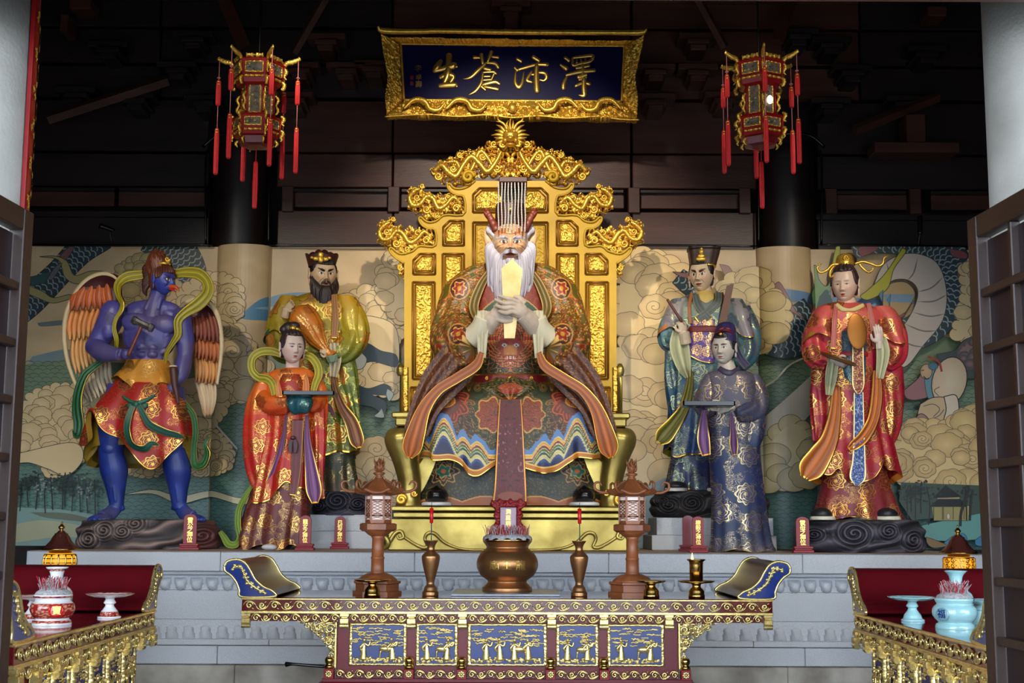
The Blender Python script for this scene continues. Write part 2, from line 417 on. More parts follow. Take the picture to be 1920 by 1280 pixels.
M['maroon_gloss'] = simple('polished_maroon_lacquer', (92, 14, 22), .1, 0, .1, 4, coat=.7)
M['brass'] = simple('polished_brass', (205, 165, 90), .22, 1.0, .1, 6)
M['bronze'] = simple('bronze_lacquer', (172, 122, 78), .33, .85, .12, 5, .05, 40)
M['maroon'] = simple('maroon_lacquer', (104, 18, 26), .3, 0, .12, 4, .03, 50, coat=.12, spec=.3)
M['redlac'] = simple('red_lacquer', (132, 8, 14), .4, 0, .1, 4, coat=.08, spec=.3)
M['wood'] = simple('carved_rosewood', (156, 88, 48), .42, 0, .22, 9, .12, 60, stretch=(1, 1, .25))
M['granite'] = simple('grey_granite', (186, 188, 192), .6, 0, .14, 160, .12, 200)
M['granite_d'] = simple('beige_stained_granite', (178, 170, 158), .7, 0, .3, 3.2, .12, 120, col2=(118, 108, 96))
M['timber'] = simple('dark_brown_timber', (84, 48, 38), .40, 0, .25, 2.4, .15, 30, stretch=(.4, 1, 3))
M['timber_d'] = simple('black_brown_timber', (40, 27, 24), .42, 0, .25, 2.4, .15, 30, stretch=(.4, 1, 3))  # dark timber; on outer boards and brackets it stands in for shade
M['door'] = simple('brown_painted_lattice', (44, 28, 22), .4, 0, .15, 5, .1, 40)
M['door_panel'] = simple('dark_door_panel', (32, 15, 18), .4, 0, .2, 3)
M['pillar'] = simple('grey_plastered_pillar', (172, 168, 160), .7, 0, .2, 2.2, .2, 60, col2=(134, 130, 122))
M['black'] = simple('black_lacquer', (16, 14, 16), .25, 0, .1)
M['white'] = simple('white_porcelain', (228, 226, 226), .15, 0, .04, coat=.6)
M['celadon'] = simple('celadon_glaze', (158, 205, 208), .14, 0, .05, 4, coat=.7)
M['teak'] = simple('lamp_cap_lacquer', (88, 42, 34), .2, .2, .1, coat=.5)
M['bluelac'] = simple('deep_blue_enamel', (22, 44, 112), .16, 0, .1, 4, coat=.25)
M['navy'] = simple('navy_sign_board', (13, 11, 58), .4, 0, .1, 4, spec=.12)
M['steel'] = simple('worn_steel', (150, 145, 140), .3, .9, .2, 30)
M['handle'] = simple('turned_handle', (112, 52, 36), .4, 0, .15, 12)
M['ash'] = simple('incense_ash', (190, 184, 184), .95, 0, .25, 90, .4, 200)
M['marble'] = simple('grey_marble', (140, 142, 150), .3, 0, .15, 9)
M['bead'] = simple('pearl_bead', (225, 215, 205), .25, 0, .03)
M['red'] = simple('red_silk', (205, 18, 20), .55, 0, .12, 40)
M['pinkcord'] = simple('pink_cord', (205, 120, 115), .6)
M['stone_rim'] = simple('chipped_stone_edge', (160, 140, 128), .7, 0, .2, 8)
M['paint'] = painted('painted_wood', .48)
M['paint_dull'] = painted('dusty_painted_rock', .62, dust=.5)
M['skin'] = painted('painted_skin', .42, dust=.12)
M['mural'] = painted('mural_paint', .42, dust=.16)
M['gold_text'] = simple('gold_lettering', (225, 185, 95), .3, .9, .06)
M['glass'] = simple('painted_lantern_glass', (120, 108, 98), .2, 0, .4, 26, col2=(70, 66, 52))
M['floor'] = simple('stone_floor', (120, 118, 115), .6, 0, .2, 3)
M['outside'] = simple('courtyard_paving', (150, 150, 148), .8, 0, .15, 2)
M['tile'] = simple('gold_edging', (200, 150, 45), .35, .6, .12, 8)
def emit(name, col, st, base=None):
    n = NT(name); n.set(Base_Color=c4(base or col)); n.b.inputs['Emission Color'].default_value = c4(col); n.b.inputs['Emission Strength'].default_value = st; return n.m
M['lampglow'] = emit('lit_amber_shade', (255, 170, 20), .5)
M['flame'] = emit('candle_flame', (255, 150, 60), 18.0)
M['paperglow'] = emit('lit_paper_screen', (225, 205, 195), .18)
M['bulbglow'] = emit('bulb_behind_glass', (255, 235, 210), 4.0)
# ================================================================ the setting
YM, YW = 13.9, 14.25            # mural plane, timber wall plane
YA = 11.5                       # front of the stone altar
ZA = Z(1035.6, YA)                # altar top
ZT = 1.09                       # table top height
def PYA(Y, z=None):
    """photo row of a point at altar-top height (or z) at depth Y"""
    z = ZA if z is None else z
    e = math.atan2(z - CAMZ, Y) - TH
    return 640 - FPX * math.tan(e)
g = Geo(); V, F = cbox(-9, 9, 4.3, 15.2, -.3, 0); g.raw(V, F); struct(build('floor', g, M['floor'], smooth=False))
g = Geo(); V, F = cbox(-40, 40, -50, 4.29, -.5, -.2); g.raw(V, F); struct(build('courtyard_paving', g, M['outside'], smooth=False))
g = Geo(); V, F = cbox(-9, 9, 4.3, 15.2, 8.5, 8.7); g.raw(V, F); struct(build('ceiling', g, M['timber_d'], smooth=False))
g = Geo(); V, F = cbox(-9, 9, 14.7, 14.95, 0, 8.5); g.raw(V, F); struct(build('wall_back', g, M['timber_d'], smooth=False))
for nm, a, b in (('wall_left', -8.9, -8.7), ('wall_right', 8.7, 8.9)):
    g = Geo(); V, F = cbox(a, b, 4.3, 14.7, 0, 8.5); g.raw(V, F); struct(build(nm, g, M['timber_d'], smooth=False))
# facade above the doorway, with its lintel just entering the top of the frame
g = Geo(); zl = Z(4, 4.95); V, F = cbox(-9, 9, 4.7, 4.95, zl + .30, 8.5); g.raw(V, F); struct(build('wall_front', g, M['timber'], smooth=False))
g = Geo(); V, F = cbox(-2.3, 2.3, 4.66, 4.9, Z(2, 4.9), zl + .32, .01)
V = np.array(V); g.raw(V, F); struct(build('trim_1', g, M['timber'], smooth=False))
# unseen roof overhang outside the door, added to dim the daylight
g = Geo(); V, F = cbox(-9, 9, 1.6, 4.7, 4.25, 4.4); g.raw(V, F); struct(build('added_eaves', g, M['timber'], smooth=False))
for s, nm in ((-1, 'wall_left_wing'), (1, 'wall_right_wing')):
    g = Geo(); V, F = cbox(*sorted((s * 5.6, s * 9)), 4.7, 4.95, 0, zl + .3); g.raw(V, F); struct(build(nm, g, M['timber'], smooth=False))

# --- timber wall above the mural: horizontal boards, rails, panels, posts and bracket blocks
wall = thing('wall_timber', None, None, (0, YW, Z(465, YW))); wall['kind'] = 'structure'
def board(name, x0, x1, y0, y1, proud=0.0, depth=.10, mat='timber', b=.008):
    g = Geo(); pbox(g, x0, x1, y0, y1, YW - proud, depth + proud, b); return build(name, g, M[mat], wall, smooth=False)
rows = [(-30, 5), (5, 52), (57, 120), (126, 184), (190, 286), (290, 352), (396, 474)]
for k, (a, b) in enumerate(rows):
    cuts = [(-60, 392), (520, 735), (738, 1182), (1186, 1418), (1532, 2000)] if b > 186 else [(-60, 300), (303, 735), (738, 1182), (1186, 1610), (1613, 2000)]
    for (p, q) in cuts: board('board', p, q, a + random.uniform(-.5, .5), b, .01 * (k % 2) + random.uniform(0, .006), mat='timber' if 500 < p < 1420 else 'timber_d')  # outer boards get the darker timber, their shade put into the colour
for (p, q) in ((-60, 215), (222, 388), (541, 728), (752, 930), (940, 1170), (1200, 1395), (1561, 1700), (1745, 2000)):
    board('recessed_panel', p, q, 362, 390, -.03, .04); board('rail', p, q, 354, 361, .03, mat='timber_d')
for p in (528, 727, 1178, 1386, 1548, 1706): board('post', p, p + 22, 350, 398, .05)
board('tie_beam', -60, 388, 398, 410, .05, mat='timber_d'); board('tie_beam', 1530, 2000, 398, 410, .05, mat='timber_d')
# bracket sets in the dark upper part
def bracket(cx, cy, w=46, lit='timber_d'):
    """stepped dougong block"""
    t = Geo()
    pbox(t, cx - w * .5, cx + w * .5, cy, cy + 9, YW - .42, .42, .01); pbox(t, cx - w * .36, cx + w * .36, cy + 9, cy + 22, YW - .36, .36, .012)
    pbox(t, cx - w * .9, cx + w * .9, cy - 12, cy, YW - .3, .3, .012)
    return build('bracket', t, M[lit], wall, smooth=False)
for cx, cy in ((610, 74), (560, 128), (648, 128), (550, 184), (700, 124), (1310, 70), (1230, 128), (1310, 128), (1360, 180), (1500, 60), (1560, 76), (1230, 184), (1400, 128),
               (1600, 128), (1560, 190), (1700, 186), (1740, 92), (200, 90), (140, 176), (250, 186), (360, 70), (330, 128), (380, 190), (958, 10), (1040, 60), (880, 60)):
    bracket(cx, cy, 42, 'timber' if 500 < cx < 1420 else 'timber_d')  # side brackets darkened by material to carry the shade there
for (x0, y0, x1, y1, w) in ((420, -10, 470, 110, 12), (1440, 110, 1480, -10, 12), (640, 0, 560, 120, 8), (1580, 270, 1740, 200, 10), (120, 250, 330, 170, 10), (1280, 0, 1350, 110, 8)):
    g = Geo(); V, F = tube([(x0, y0, 90), (x1, y1, 60)], [w, w], 4); g.add(V, F, YW); build('rafter_brace', g, M['timber'], wall, smooth=False)
for (x0, x1, y0, y1) in ((1700, 1736, 210, 262), (1640, 1800, 262, 282), (112, 126, 30, 62), (130, 170, 0, 20), (1740, 1776, 8, 26)):
    g = Geo(); pbox(g, x0, x1, y0, y1, YW - .5, .3, .01); build('beam_end', g, M['timber'], wall, smooth=False)
g = Geo(); pbox(g, 946, 972, 5, 62, YW - .35, .35, .01); build('post', g, M['timber'], wall, smooth=False)
# two round dark columns rising behind the mural, with black trim beading beside them
for cx in (450, 1476):
    g = Geo(); xc = X(cx, YW, 400)
    V, F = lathe([(.30, 0), (.30, Z(300, YW)), (.297, Z(286, YW)), (.27, Z(279, YW)), (.2, Z(276, YW))], xc, YW, 48); g.raw(V, F)
    struct(build('column', g, M['timber_d']))
    for sx in (-1, 1):
        g = Geo(); V, F = tube([(cx + sx * 56, 290, 26), (cx + sx * 59, 330, 26), (cx + sx * 58, 466, 26)], [2.2, 2.2], 8); g.add(V, F, YW); build('beading', g, M['black'], wall)
    g = Geo(); V, F = tube([(cx - 56, 292, 60), (cx - 30, 274, 66), (cx, 270, 70), (cx + 30, 274, 66), (cx + 56, 292, 60)], [3, 3], 8); g.add(V, F, YW); build('beading', g, M['black'], wall)
# black conduit along the top of the mural
g = Geo()
for a, b in ((60, 400), (505, 728), (1180, 1420), (1535, 1820)):
    V, F = tube([(a, 460, 4), ((a + b) / 2, 461, 4), (b, 461 + (b - 900) * .003, 4)], [2.2, 2.2], 8); g.add(V, F, YM - .05)
tag(build('conduit', g, M['black']), 'black cable conduit running along the top edge of the mural', 'conduit')
for px, lab in ((205, 'small black spotlight above the mural over the winged statue'), (1716, 'small black upright spotlight above the mural at far right')):
    g = Geo()
    if px < 900:
        V, F = tube([(px - 6, 432, 40), (px + 16, 438, 25)], [5.5, 5.0, 4.5], 14); g.add(V, F, YM - .1); V, F = tube([(px + 8, 438, 28), (px + 10, 458, 20)], [1.2, 1.2], 6); g.add(V, F, YM - .1)
    else:
        V, F = tube([(px, 412, 30), (px, 446, 30)], [5, 5], 14); g.add(V, F, YM - .1); V, F = tube([(px, 444, 30), (px, 461, 20)], [1.5, 4], 8); g.add(V, F, YM - .1)
    o = build('spotlight', g, M['black'], None, loc=(X(px, YM), YM, Z(458, YM))); tag(o, lab, 'spotlight')

# --- pillars of the doorway with a red painted board on the inner side
for s, px_t, px_b in ((-1, 52, 38), (1, 1845, 1862)):
    Yp = 5.35; r = .24; xe = float(Wp(px_b, 380, Yp)[0]); xc = xe + s * r
    g = Geo(); V, F = lathe([(r * 1.03, -.2), (r * 1.02, 1.5), (r, 3), (r * .985, zl + .3)], xc, Yp, 56); g.raw(V, F); struct(build('pillar', g, M['pillar']))
g = Geo(); xc = float(Wp(38, 380, 5.35)[0]) - .24
a = np.radians(np.linspace(-2, 62, 26)); rr = .262; zz = np.linspace(1.2, zl + .3, 40)
A, ZZ = np.meshgrid(a, zz); V = np.stack([xc + rr * np.cos(A), 5.35 + rr * np.sin(A), ZZ], -1).reshape(-1, 3); V2 = V.copy(); V2[:, 0] = xc + (V[:, 0] - xc) * .93; V2[:, 1] = 5.35 + (V[:, 1] - 5.35) * .93
Fq = gridF(40, 26, False); g.raw(V, Fq); g.raw(V2, Fq[:, ::-1])
e = np.arange(39) * 26; g.raw(np.vstack([V, V2]), np.vstack([np.stack([e, e + 26, e + 26 + 1040, e + 1040], 1), np.stack([e + 25, e + 51, e + 51 + 1040, e + 25 + 1040], 1)]))
bo = build('couplet_board', g, M['redlac'], None, loc=(xc, 5.35, 1.2)); tag(bo, 'curved red board with gold flowers fixed along the left grey pillar', 'board')
g = Geo()
for k in range(46):
    z = 2.5 + k * .028; aa = radians(8 + 12 * sin(k * 1.1) + 6); r2 = rr + .003
    c = np.array([xc + r2 * cos(aa), 5.35 + r2 * sin(aa), z])
    th_ = np.linspace(0, 2 * pi, 10, endpoint=False); R_ = .016 * (1 + .5 * np.cos(4 * th_ + k))
    P = np.array([[xc + (r2 + .003) * cos(aa + R_[i] * cos(th_[i]) / r2), 5.35 + (r2 + .003) * sin(aa + R_[i] * cos(th_[i]) / r2), z + R_[i] * sin(th_[i])] for i in range(10)])
    g.raw(np.vstack([P, c + [.004 * cos(aa), .004 * sin(aa), 0]]), np.array([[i, (i + 1) % 10, 10] for i in range(10)]))
o = build('gold_flower', g, M['gold'], bo); o['kind'] = 'stuff'

# --- two lattice door leaves standing open
def door_leaf(nm, s, px_top, lab):
    """leaf running from its far edge towards the camera; slats and recessed panels are parts"""
    Yf = 4.95; xf = float(Wp(px_top, 408, Yf)[0]); zt = Z(404 if s < 0 else 410, Yf)
    ang = radians(3.0); L = 1.75
    d = thing(nm, None, None, (xf, Yf, -.2)); d['kind'] = 'structure'; d.pop('category', None)
    def P(u, w, z):   # u along the leaf from the far edge towards the camera, w outwards
        return np.array([xf + s * (w + u * math.sin(ang) * 1.0), Yf - u * math.cos(ang), z])
    def bx(name, u0, u1, w0, w1, z0, z1, mat, b=.004):
        V, F = cbox(u0, u1, w0, w1, z0, z1, b); V = np.array([P(*v) for v in V])
        if s < 0: F = [f[:, ::-1] for f in F] if isinstance(F, list) else F[:, ::-1]
        g = Geo(); g.raw(V, F); return build(name, g, M[mat], d, smooth=False)
    bx('stile', 0, .085, 0, .055, -.2, zt, 'door'); bx('stile', L - .085, L, 0, .055, -.2, zt, 'door')
    bx('rail', .085, L - .085, 0, .055, zt - .085, zt, 'door'); bx('rail', .085, L - .085, 0, .055, -.2, -.1, 'door')
    nz_ = 13; hz = (zt - .085 + .1) / nz_
    for k in range(1, nz_): bx('bar', .085, L - .085, .006, .048, -.1 + k * hz - .016, -.1 + k * hz + .016, 'door')
    for q in range(1, 6): bx('bar', .085 + q * (L - .17) / 6 - .014, .085 + q * (L - .17) / 6 + .014, .009, .045, -.1, zt - .085, 'door')
    for q in range(6):
        for k in range(nz_):
            u0 = .085 + q * (L - .17) / 6
            bx('panel', u0 + .012, u0 + (L - .17) / 6 - .012, .036, .044, -.1 + k * hz + .014, -.1 + (k + 1) * hz - .014, 'door_panel', 0)
    return d
door_leaf('door_1', -1, 64, ''); door_leaf('door_2', 1, 1812, '')

# --- stone altar: slab, recess, lotus petal rows, bands, base
alt = thing('stone_altar', 'long grey granite altar with two carved rows of lotus petals under all the statues', 'altar', (0, YA, 0))
XL, XR = X(50, YA, 1036), X(1868, YA, 1036)
def astone(name, py0, py1, back, mat='granite', inset=0.0, nseg=1, b=.006):
    """one course of blocks; each block is a part"""
    z1, z0 = Z(py0, YA), Z(py1, YA)
    xs = np.linspace(XL + inset, XR - inset, nseg + 1)
    for i in range(nseg):
        g = Geo(); V, F = cbox(xs[i] + (.0015 if i else 0), xs[i + 1] - .0015, YA + back + random.uniform(0, .0015), YA + .9, z0, z1, b); g.raw(V, F); build(name, g, M[mat], alt, smooth=False)
g = Geo(); V, F = cbox(XL, XR, YA + .3, YM - .01, 0, ZA - .002); g.raw(V, F); build('core', g, M['granite'], alt, smooth=False)
g = Geo(); V, F = cbox(XL + .002, XR - .002, YA - .004, YM - .01, ZA - .003, ZA, 0); g.raw(V, F); build('worn_top', g, M['stone_rim'], alt, smooth=False)
astone('slab', 1036.5, 1073, 0, nseg=5); astone('recess_band', 1073, 1080, .05, inset=.05, nseg=1)
astone('petal_backing', 1079, 1110, .11, inset=.1, nseg=1); astone('band', 1110, 1165, .10, inset=.08, nseg=4)
astone('petal_backing', 1165, 1202, .09, inset=.08, nseg=1); astone('step_band', 1201, 1212, .03, inset=.03, nseg=4); astone('slab', 1213, 1247, .0, nseg=5)
astone('base_block', 1248, 1420, -.06, 'granite_d', inset=-.04, nseg=9)
def petal(py0, py1, up):
    """lotus petal of the moulding: bulging block, rounded at the free end"""
    w, h = 13.0, (py1 - py0) / 2; cy = (py0 + py1) / 2
    def hh(x, y):
        u = (x / w); v = (y - cy) / h * (1 if up else -1)
        e = (np.abs(u) ** 3.2 + np.clip(v, 0, 1) ** 2.4 * .95 + np.abs(np.clip(v, -1, 0)) ** 6)
        r1 = np.clip(1 - e, 0, 1) ** .5 * 6
        e2 = ((np.abs(u) / .62) ** 2.6 + (np.abs(v + .1) / .62) ** 2.6)
        return r1 + np.clip(1 - e2, 0, 1) ** .5 * 2.5
    return relief(-w, w, py0, py1, hh, 2.4, lambda x, y: (np.abs(x / w) ** 3.2 + np.clip((y - cy) / h * (1 if up else -1), 0, 1) ** 2.6) <= 1.01, 2)
for (py0, py1, up, yb, pitch, ofs) in ((1080, 1108, True, .11, 29.5, 8), (1168, 1200, False, .09, 31.5, 3)):
    Vp, Fp = petal(py0, py1, up); proto = None; n = int(1800 / pitch)
    vis = []
    for i in range(n):
        cx = 66 + ofs + i * pitch
        if cx > 1852: break
        if proto is None:
            g = Geo(); V = Vp.copy(); V[:, 0] += cx; g.add(V, Fp, YA + yb); proto = build('petal', g, M['granite'], alt); x0 = float(Wp(cx, 1100, YA + yb)[0])
        else:
            c = copy_part(proto, alt, (float(Wp(cx, 1100, YA + yb)[0]) - x0, 0, 0))
# stepped granite blocks that raise two statues
for nm, x0, x1, y0, ym, lab, Yb in (('granite_block', 574, 706, 966, 997, 'stepped granite block under the rock of the bearded statue', 12.85), ('granite_block', 1232, 1452, 969, 1002, 'stepped granite block behind the blue robed servant statue', 12.85)):
    t = thing(nm, lab, 'stone block', (X((x0 + x1) / 2, Yb), Yb, ZA))
    for (a, b, c, d_, off) in ((x0, x1, y0, ym, .04), (x0 - 10 if x0 > 1000 else x0, x1 + 4 if x0 > 1000 else x1 + 6, ym, None, 0)):
        zt = Z(c, Yb); zb = Z(d_, Yb) if d_ else ZA
        for q in range(2):
            g = Geo(); xa = X(a, Yb) + (X(b, Yb) - X(a, Yb)) * q / 2; xb = X(a, Yb) + (X(b, Yb) - X(a, Yb)) * (q + 1) / 2
            V, F = cbox(xa, xb - .002, Yb + off, Yb + .85, zb, zt, .006); g.raw(V, F); build('stone', g, M['granite'], t, smooth=False)
# ================================================================ the mural (flat paint: coloured shapes on one curved wall)
MB = [(452, 50, 30), (1474, 52, 30)]            # the two bulges where the mural wraps the columns
class Paint:
    def __init__(s): s.g = Geo(); s.lay = 0.0
    def nxt(s, k=1.0): s.lay += .00012 * k
    def _emit(s, P, F, col):
        P = np.asarray(P, float); x, z = Wp(P[:, 0], P[:, 1], YM)
        s.g.raw(np.stack([x, np.full(len(x), YM - s.lay), z], 1), F, col, P[:, :2])
    def poly(s, pts, col, edge=None, lw=1.0, smooth=0, lcol=(40, 52, 52)):
        from mathutils.geometry import tessellate_polygon
        from mathutils import Vector
        P = np.asarray(pts, float)
        if smooth: P = cr(np.vstack([P, P[:1]]), smooth)[:-1]
        tri = np.array(tessellate_polygon([[Vector((p[0], p[1], 0)) for p in P]]))
        s.nxt(); s._emit(P, tri, col(P[:, 0], P[:, 1]) if callable(col) else col)
        if edge is not None: s.line(np.vstack([P, P[:1]]), lw, lcol)
        return P
    def line(s, pts, lw=1.0, col=(40, 52, 52), smooth=0, taper=False, adv=True):
        P = np.asarray(pts, float)
        if smooth: P = cr(P, smooth)
        T = np.gradient(P, axis=0); T /= np.linalg.norm(T, axis=1)[:, None] + 1e-9; N = np.stack([-T[:, 1], T[:, 0]], 1)
        w = np.full(len(P), lw / 2.0)
        if taper: w = w * np.clip(np.sin(np.linspace(0, pi, len(P))) * 1.6, .25, 1)
        if adv: s.nxt(.5)
        V = np.vstack([P + N * w[:, None], P - N * w[:, None]]); n = len(P); i = np.arange(n - 1)
        s._emit(V, np.stack([i, i + 1, i + 1 + n, i + n], 1), col)
    def disc(s, cx, cy, rx, ry, c0, c1, edge=True, lw=1.0, a0=0, a1=2 * pi, n=26, lcol=(66, 70, 62), scal=0, rot=0):
        a = np.linspace(a0, a1, n); r = 1 + (scal * np.abs(np.sin(a * 3.5)) if scal else 0)
        x = rx * r * np.cos(a); y = ry * r * np.sin(a)
        P = np.stack([cx + x * cos(rot) - y * sin(rot), cy + x * sin(rot) + y * cos(rot)], 1); s.nxt()
        C = np.vstack([np.tile(c1, (n, 1)), [c0]]); i = np.arange(n - 1)
        s._emit(np.vstack([P, [(cx, cy)]]), np.stack([i, i + 1, np.full(n - 1, n)], 1), C)
        if edge: s.line(P, lw, lcol)
def shade(c, k): return tuple(min(255, max(0, x * k)) for x in c)
CREAM = (216, 190, 142); CREAM2 = (206, 176, 126)
pt = Paint()
# ground tint: cream sky turning into green water
nx, ny = 150, 60; Xg, Yg = np.meshgrid(np.linspace(20, 1862, nx), np.linspace(455, 1044, ny))
def skycol(x, y):
    n = vnoise(x / 70, y / 26, 3) * .6 + vnoise(x / 25, y / 12, 4) * .4
    c = np.stack([208 + 14 * n, 176 + 14 * n, 128 + 16 * n], -1); c = c * (.92 + .1 * n)[..., None]
    t = 1 / (1 + np.exp(-(y - 665 - 26 * np.sin(x / 130.0) - 20 * vnoise(x / 90, 0 * x, 9)) / 7.0))
    gcol = np.stack([98 + 20 * n, 120 + 22 * n, 96 + 16 * n], -1)
    return c * (1 - t)[..., None] + gcol * t[..., None]
C = skycol(Xg, Yg).reshape(-1, 3); pt._emit(np.stack([Xg.ravel(), Yg.ravel()], 1), gridF(ny, nx, False), C)
WATER = (104, 128, 104); WAT2 = (84, 112, 102)
pt.poly([(20, 690), (120, 668), (400, 700), (560, 640), (740, 640), (740, 740), (1180, 760), (1200, 640), (1330, 610), (1420, 610), (1520, 640), (1700, 620), (1830, 640), (1862, 640), (1862, 1044), (20, 1044)],
        lambda x, y: np.stack([118 - (y - 640) * .10, 134 - (y - 640) * .03, 96 + (y - 640) * .06], -1))
# blue streaks of distant water
for pts, c in (([(452, 600), (500, 560), (560, 548), (640, 556), (700, 590), (760, 600), (760, 618), (640, 612), (560, 600), (480, 604)], (92, 140, 168)),
               ([(60, 668), (120, 655), (150, 660), (130, 672), (60, 680)], (120, 138, 140)), ([(70, 605), (120, 600), (140, 606), (80, 612)], (110, 120, 116)),
               ([(1390, 552), (1440, 545), (1520, 552), (1640, 560), (1700, 556), (1700, 572), (1520, 572), (1420, 566)], (112, 146, 180)),
               ([(480, 582), (560, 566), (640, 574), (560, 582)], (150, 178, 190))):
    pt.poly(pts, c, smooth=60)
# sea scales: thousands of small arcs
pt.nxt()
y = 676; r = 0; segs = 6; a = np.linspace(radians(200), radians(340), segs)
VV = []; FF = []; base = 0
while y < 1044:
    x = 24 + (8 if r % 2 else 0)
    while x < 1862:
        if not (740 < x < 1180) and (y > 700 or x < 200 or 1330 < x < 1500 or x > 1690):
            jx, jy = random.uniform(-2, 2), random.uniform(-1.5, 1.5); rr = 9.5 + random.uniform(-1, 1.5)
            px_ = x + jx + rr * np.cos(a); py_ = y + jy + 8 - rr * .0 + rr * .75 * np.sin(a) * -1 * -1
            w = .42 + random.uniform(0, .25)
            VV += list(np.stack([px_, py_ - w], 1)) + list(np.stack([px_, py_ + w], 1))
            FF += [(base + i, base + i + 1, base + i + 1 + segs, base + i + segs) for i in range(segs - 1)]; base += 2 * segs
        x += 16
    y += 7.5; r += 1
pt._emit(np.array(VV), np.array(FF), (62, 82, 72))
def puffs(region, seed, r0=18, r1=34, c=CREAM, c2=CREAM2, spiral=.25, dens=1.0, outline=True, lcol=(92, 88, 66)):
    """heap of overlapping scalloped cloud lobes inside a polygon region"""
    rs = random.Random(seed); P = np.asarray(region, float); x0, y0 = P.min(0); x1, y1 = P.max(0)
    pp = P if not outline else P
    Ps = cr(np.vstack([pp, pp[:1]]), 120)[:-1]
    # rim lobes first, body, then inner lobes
    step = r0 * 1.15; acc = 0
    for i in range(len(Ps)):
        acc += np.linalg.norm(Ps[i] - Ps[i - 1])
        if acc > step:
            acc = 0; rr = rs.uniform(r0 * .7, r0 * 1.1); pt.disc(Ps[i][0], Ps[i][1], rr, rr * .85, c, shade(c2, 1.05), lcol=lcol, lw=1.1)
    pt.poly(Ps, c)
    n = int(dens * (x1 - x0) * (y1 - y0) / (r1 * r1 * 1.1)); pts = []
    for _ in range(n * 3):
        x, y = rs.uniform(x0, x1), rs.uniform(y0, y1)
        if inpoly(x, y, Ps): pts.append((x, y))
    pts = sorted(pts[:n], key=lambda q: q[1] + rs.uniform(-12, 12))
    for x, y in pts:
        rr = rs.uniform(r0, r1)
        if rs.random() < spiral:
            pt.disc(x, y, rr, rr * .8, c, c2, lcol=lcol, scal=.12, n=40)
            t = np.linspace(0, 3.6 * pi, 44); q = rr * .72 * (1 - t / (3.6 * pi)) ** .8
            pt.line(np.stack([x + q * np.cos(t), y + q * .8 * np.sin(t)], 1), 1.0, lcol)
        else:
            pt.disc(x, y, rr, rr * .78, shade(c, 1.02), c2, lcol=lcol, scal=rs.choice([0, .10]), n=34)
def dragonbody(path, w, c=(38, 58, 64), seed=1, belly=None, rev=False, sc=11.0):
    """scaled serpent body: path in pixels, half widths w"""
    n = 90; P = cr(path, n); Wd = cr(w, n)[:, 0]; T = np.gradient(P, axis=0); T /= np.linalg.norm(T, axis=1)[:, None]; N = np.stack([-T[:, 1], T[:, 0]], 1)
    L = np.vstack([P + N * Wd[:, None], (P - N * Wd[:, None])[::-1]]); pt.poly(L, c, True, 1.6, lcol=(24, 32, 36))
    ln = np.concatenate([[0], np.cumsum(np.linalg.norm(np.diff(P, axis=0), axis=1))]); s_ = 0; k = 0; pt.nxt(2); VV = []; FF = []; b = 0
    a = np.linspace(-1.25, 1.25, 8)
    while s_ < ln[-1] - sc * .6:
        i = np.searchsorted(ln, s_); i = min(i, n - 1); m = max(2, int(2 * Wd[i] / sc))
        for j in range(m):
            o = ((j + .5 + (.5 if k % 2 else 0)) / m * 2 - 1) * Wd[i]
            if abs(o) > Wd[i] * .93: continue
            cc = P[i] + N[i] * o; rr = sc * .62
            for (w0, w1) in ((1.0, .72),):
                q0 = cc + T[i] * (rr * w0 * np.cos(a))[:, None] + N[i] * (rr * w0 * np.sin(a))[:, None]
                q1 = cc + T[i] * (rr * w1 * np.cos(a))[:, None] + N[i] * (rr * w1 * np.sin(a))[:, None]
                VV += list(q0) + list(q1); FF += [(b + z_, b + z_ + 1, b + z_ + 9, b + z_ + 8) for z_ in range(7)]; b += 16
        s_ += sc * .72; k += 1
    if VV: pt._emit(np.array(VV), np.array(FF), (150, 160, 158))
def spike(pts, c=(130, 84, 84)): pt.poly(pts, c, True, 1.0, smooth=40, lcol=(60, 44, 50))
# --- left end: dragon tail
dragonbody([(20, 590), (60, 560), (110, 512), (150, 470), (190, 440)], [30, 28, 24, 26, 30], sc=12)
dragonbody([(282, 440), (330, 470), (362, 520), (352, 560)], [34, 36, 26, 8], c=(44, 58, 54), sc=12)
for pts in ([(74, 481), (110, 488), (122, 520), (150, 532), (200, 512), (170, 508), (140, 516), (126, 490), (104, 480)], [(56, 536), (80, 546), (100, 558), (130, 552), (136, 558), (100, 568), (70, 558), (50, 548)]):
    pt.poly(pts, (176, 156, 96), True, 1.2, smooth=60)
pt.poly([(52, 520), (80, 514), (100, 508), (84, 530), (60, 536)], (52, 84, 80), True, 1)
spike([(112, 480), (126, 466), (140, 462), (124, 486)]); spike([(88, 524), (104, 500), (116, 494), (100, 522)], (110, 108, 104))
puffs([(226, 500), (250, 488), (300, 484), (318, 520), (300, 560), (240, 560), (222, 530)], 1, 10, 18, c=(186, 166, 112), c2=(160, 140, 92))
puffs([(332, 560), (380, 520), (440, 530), (456, 560), (440, 600), (380, 610), (330, 600)], 2, 12, 20)
puffs([(384, 610), (440, 612), (470, 650), (500, 690), (484, 740), (420, 745), (395, 700)], 3, 16, 26, spiral=.5)
puffs([(60, 740), (110, 726), (150, 730), (200, 760), (210, 840), (160, 850), (120, 885), (70, 860), (38, 850), (38, 790)], 4, 13, 22)
puffs([(352, 720), (430, 730), (425, 770), (395, 800), (350, 800)], 5, 12, 20)
puffs([(366, 820), (410, 812), (440, 850), (430, 880), (380, 886), (350, 870)], 6, 10, 17)
puffs([(150, 840), (210, 830), (290, 850), (300, 888), (240, 884), (180, 862)], 7, 9, 16)
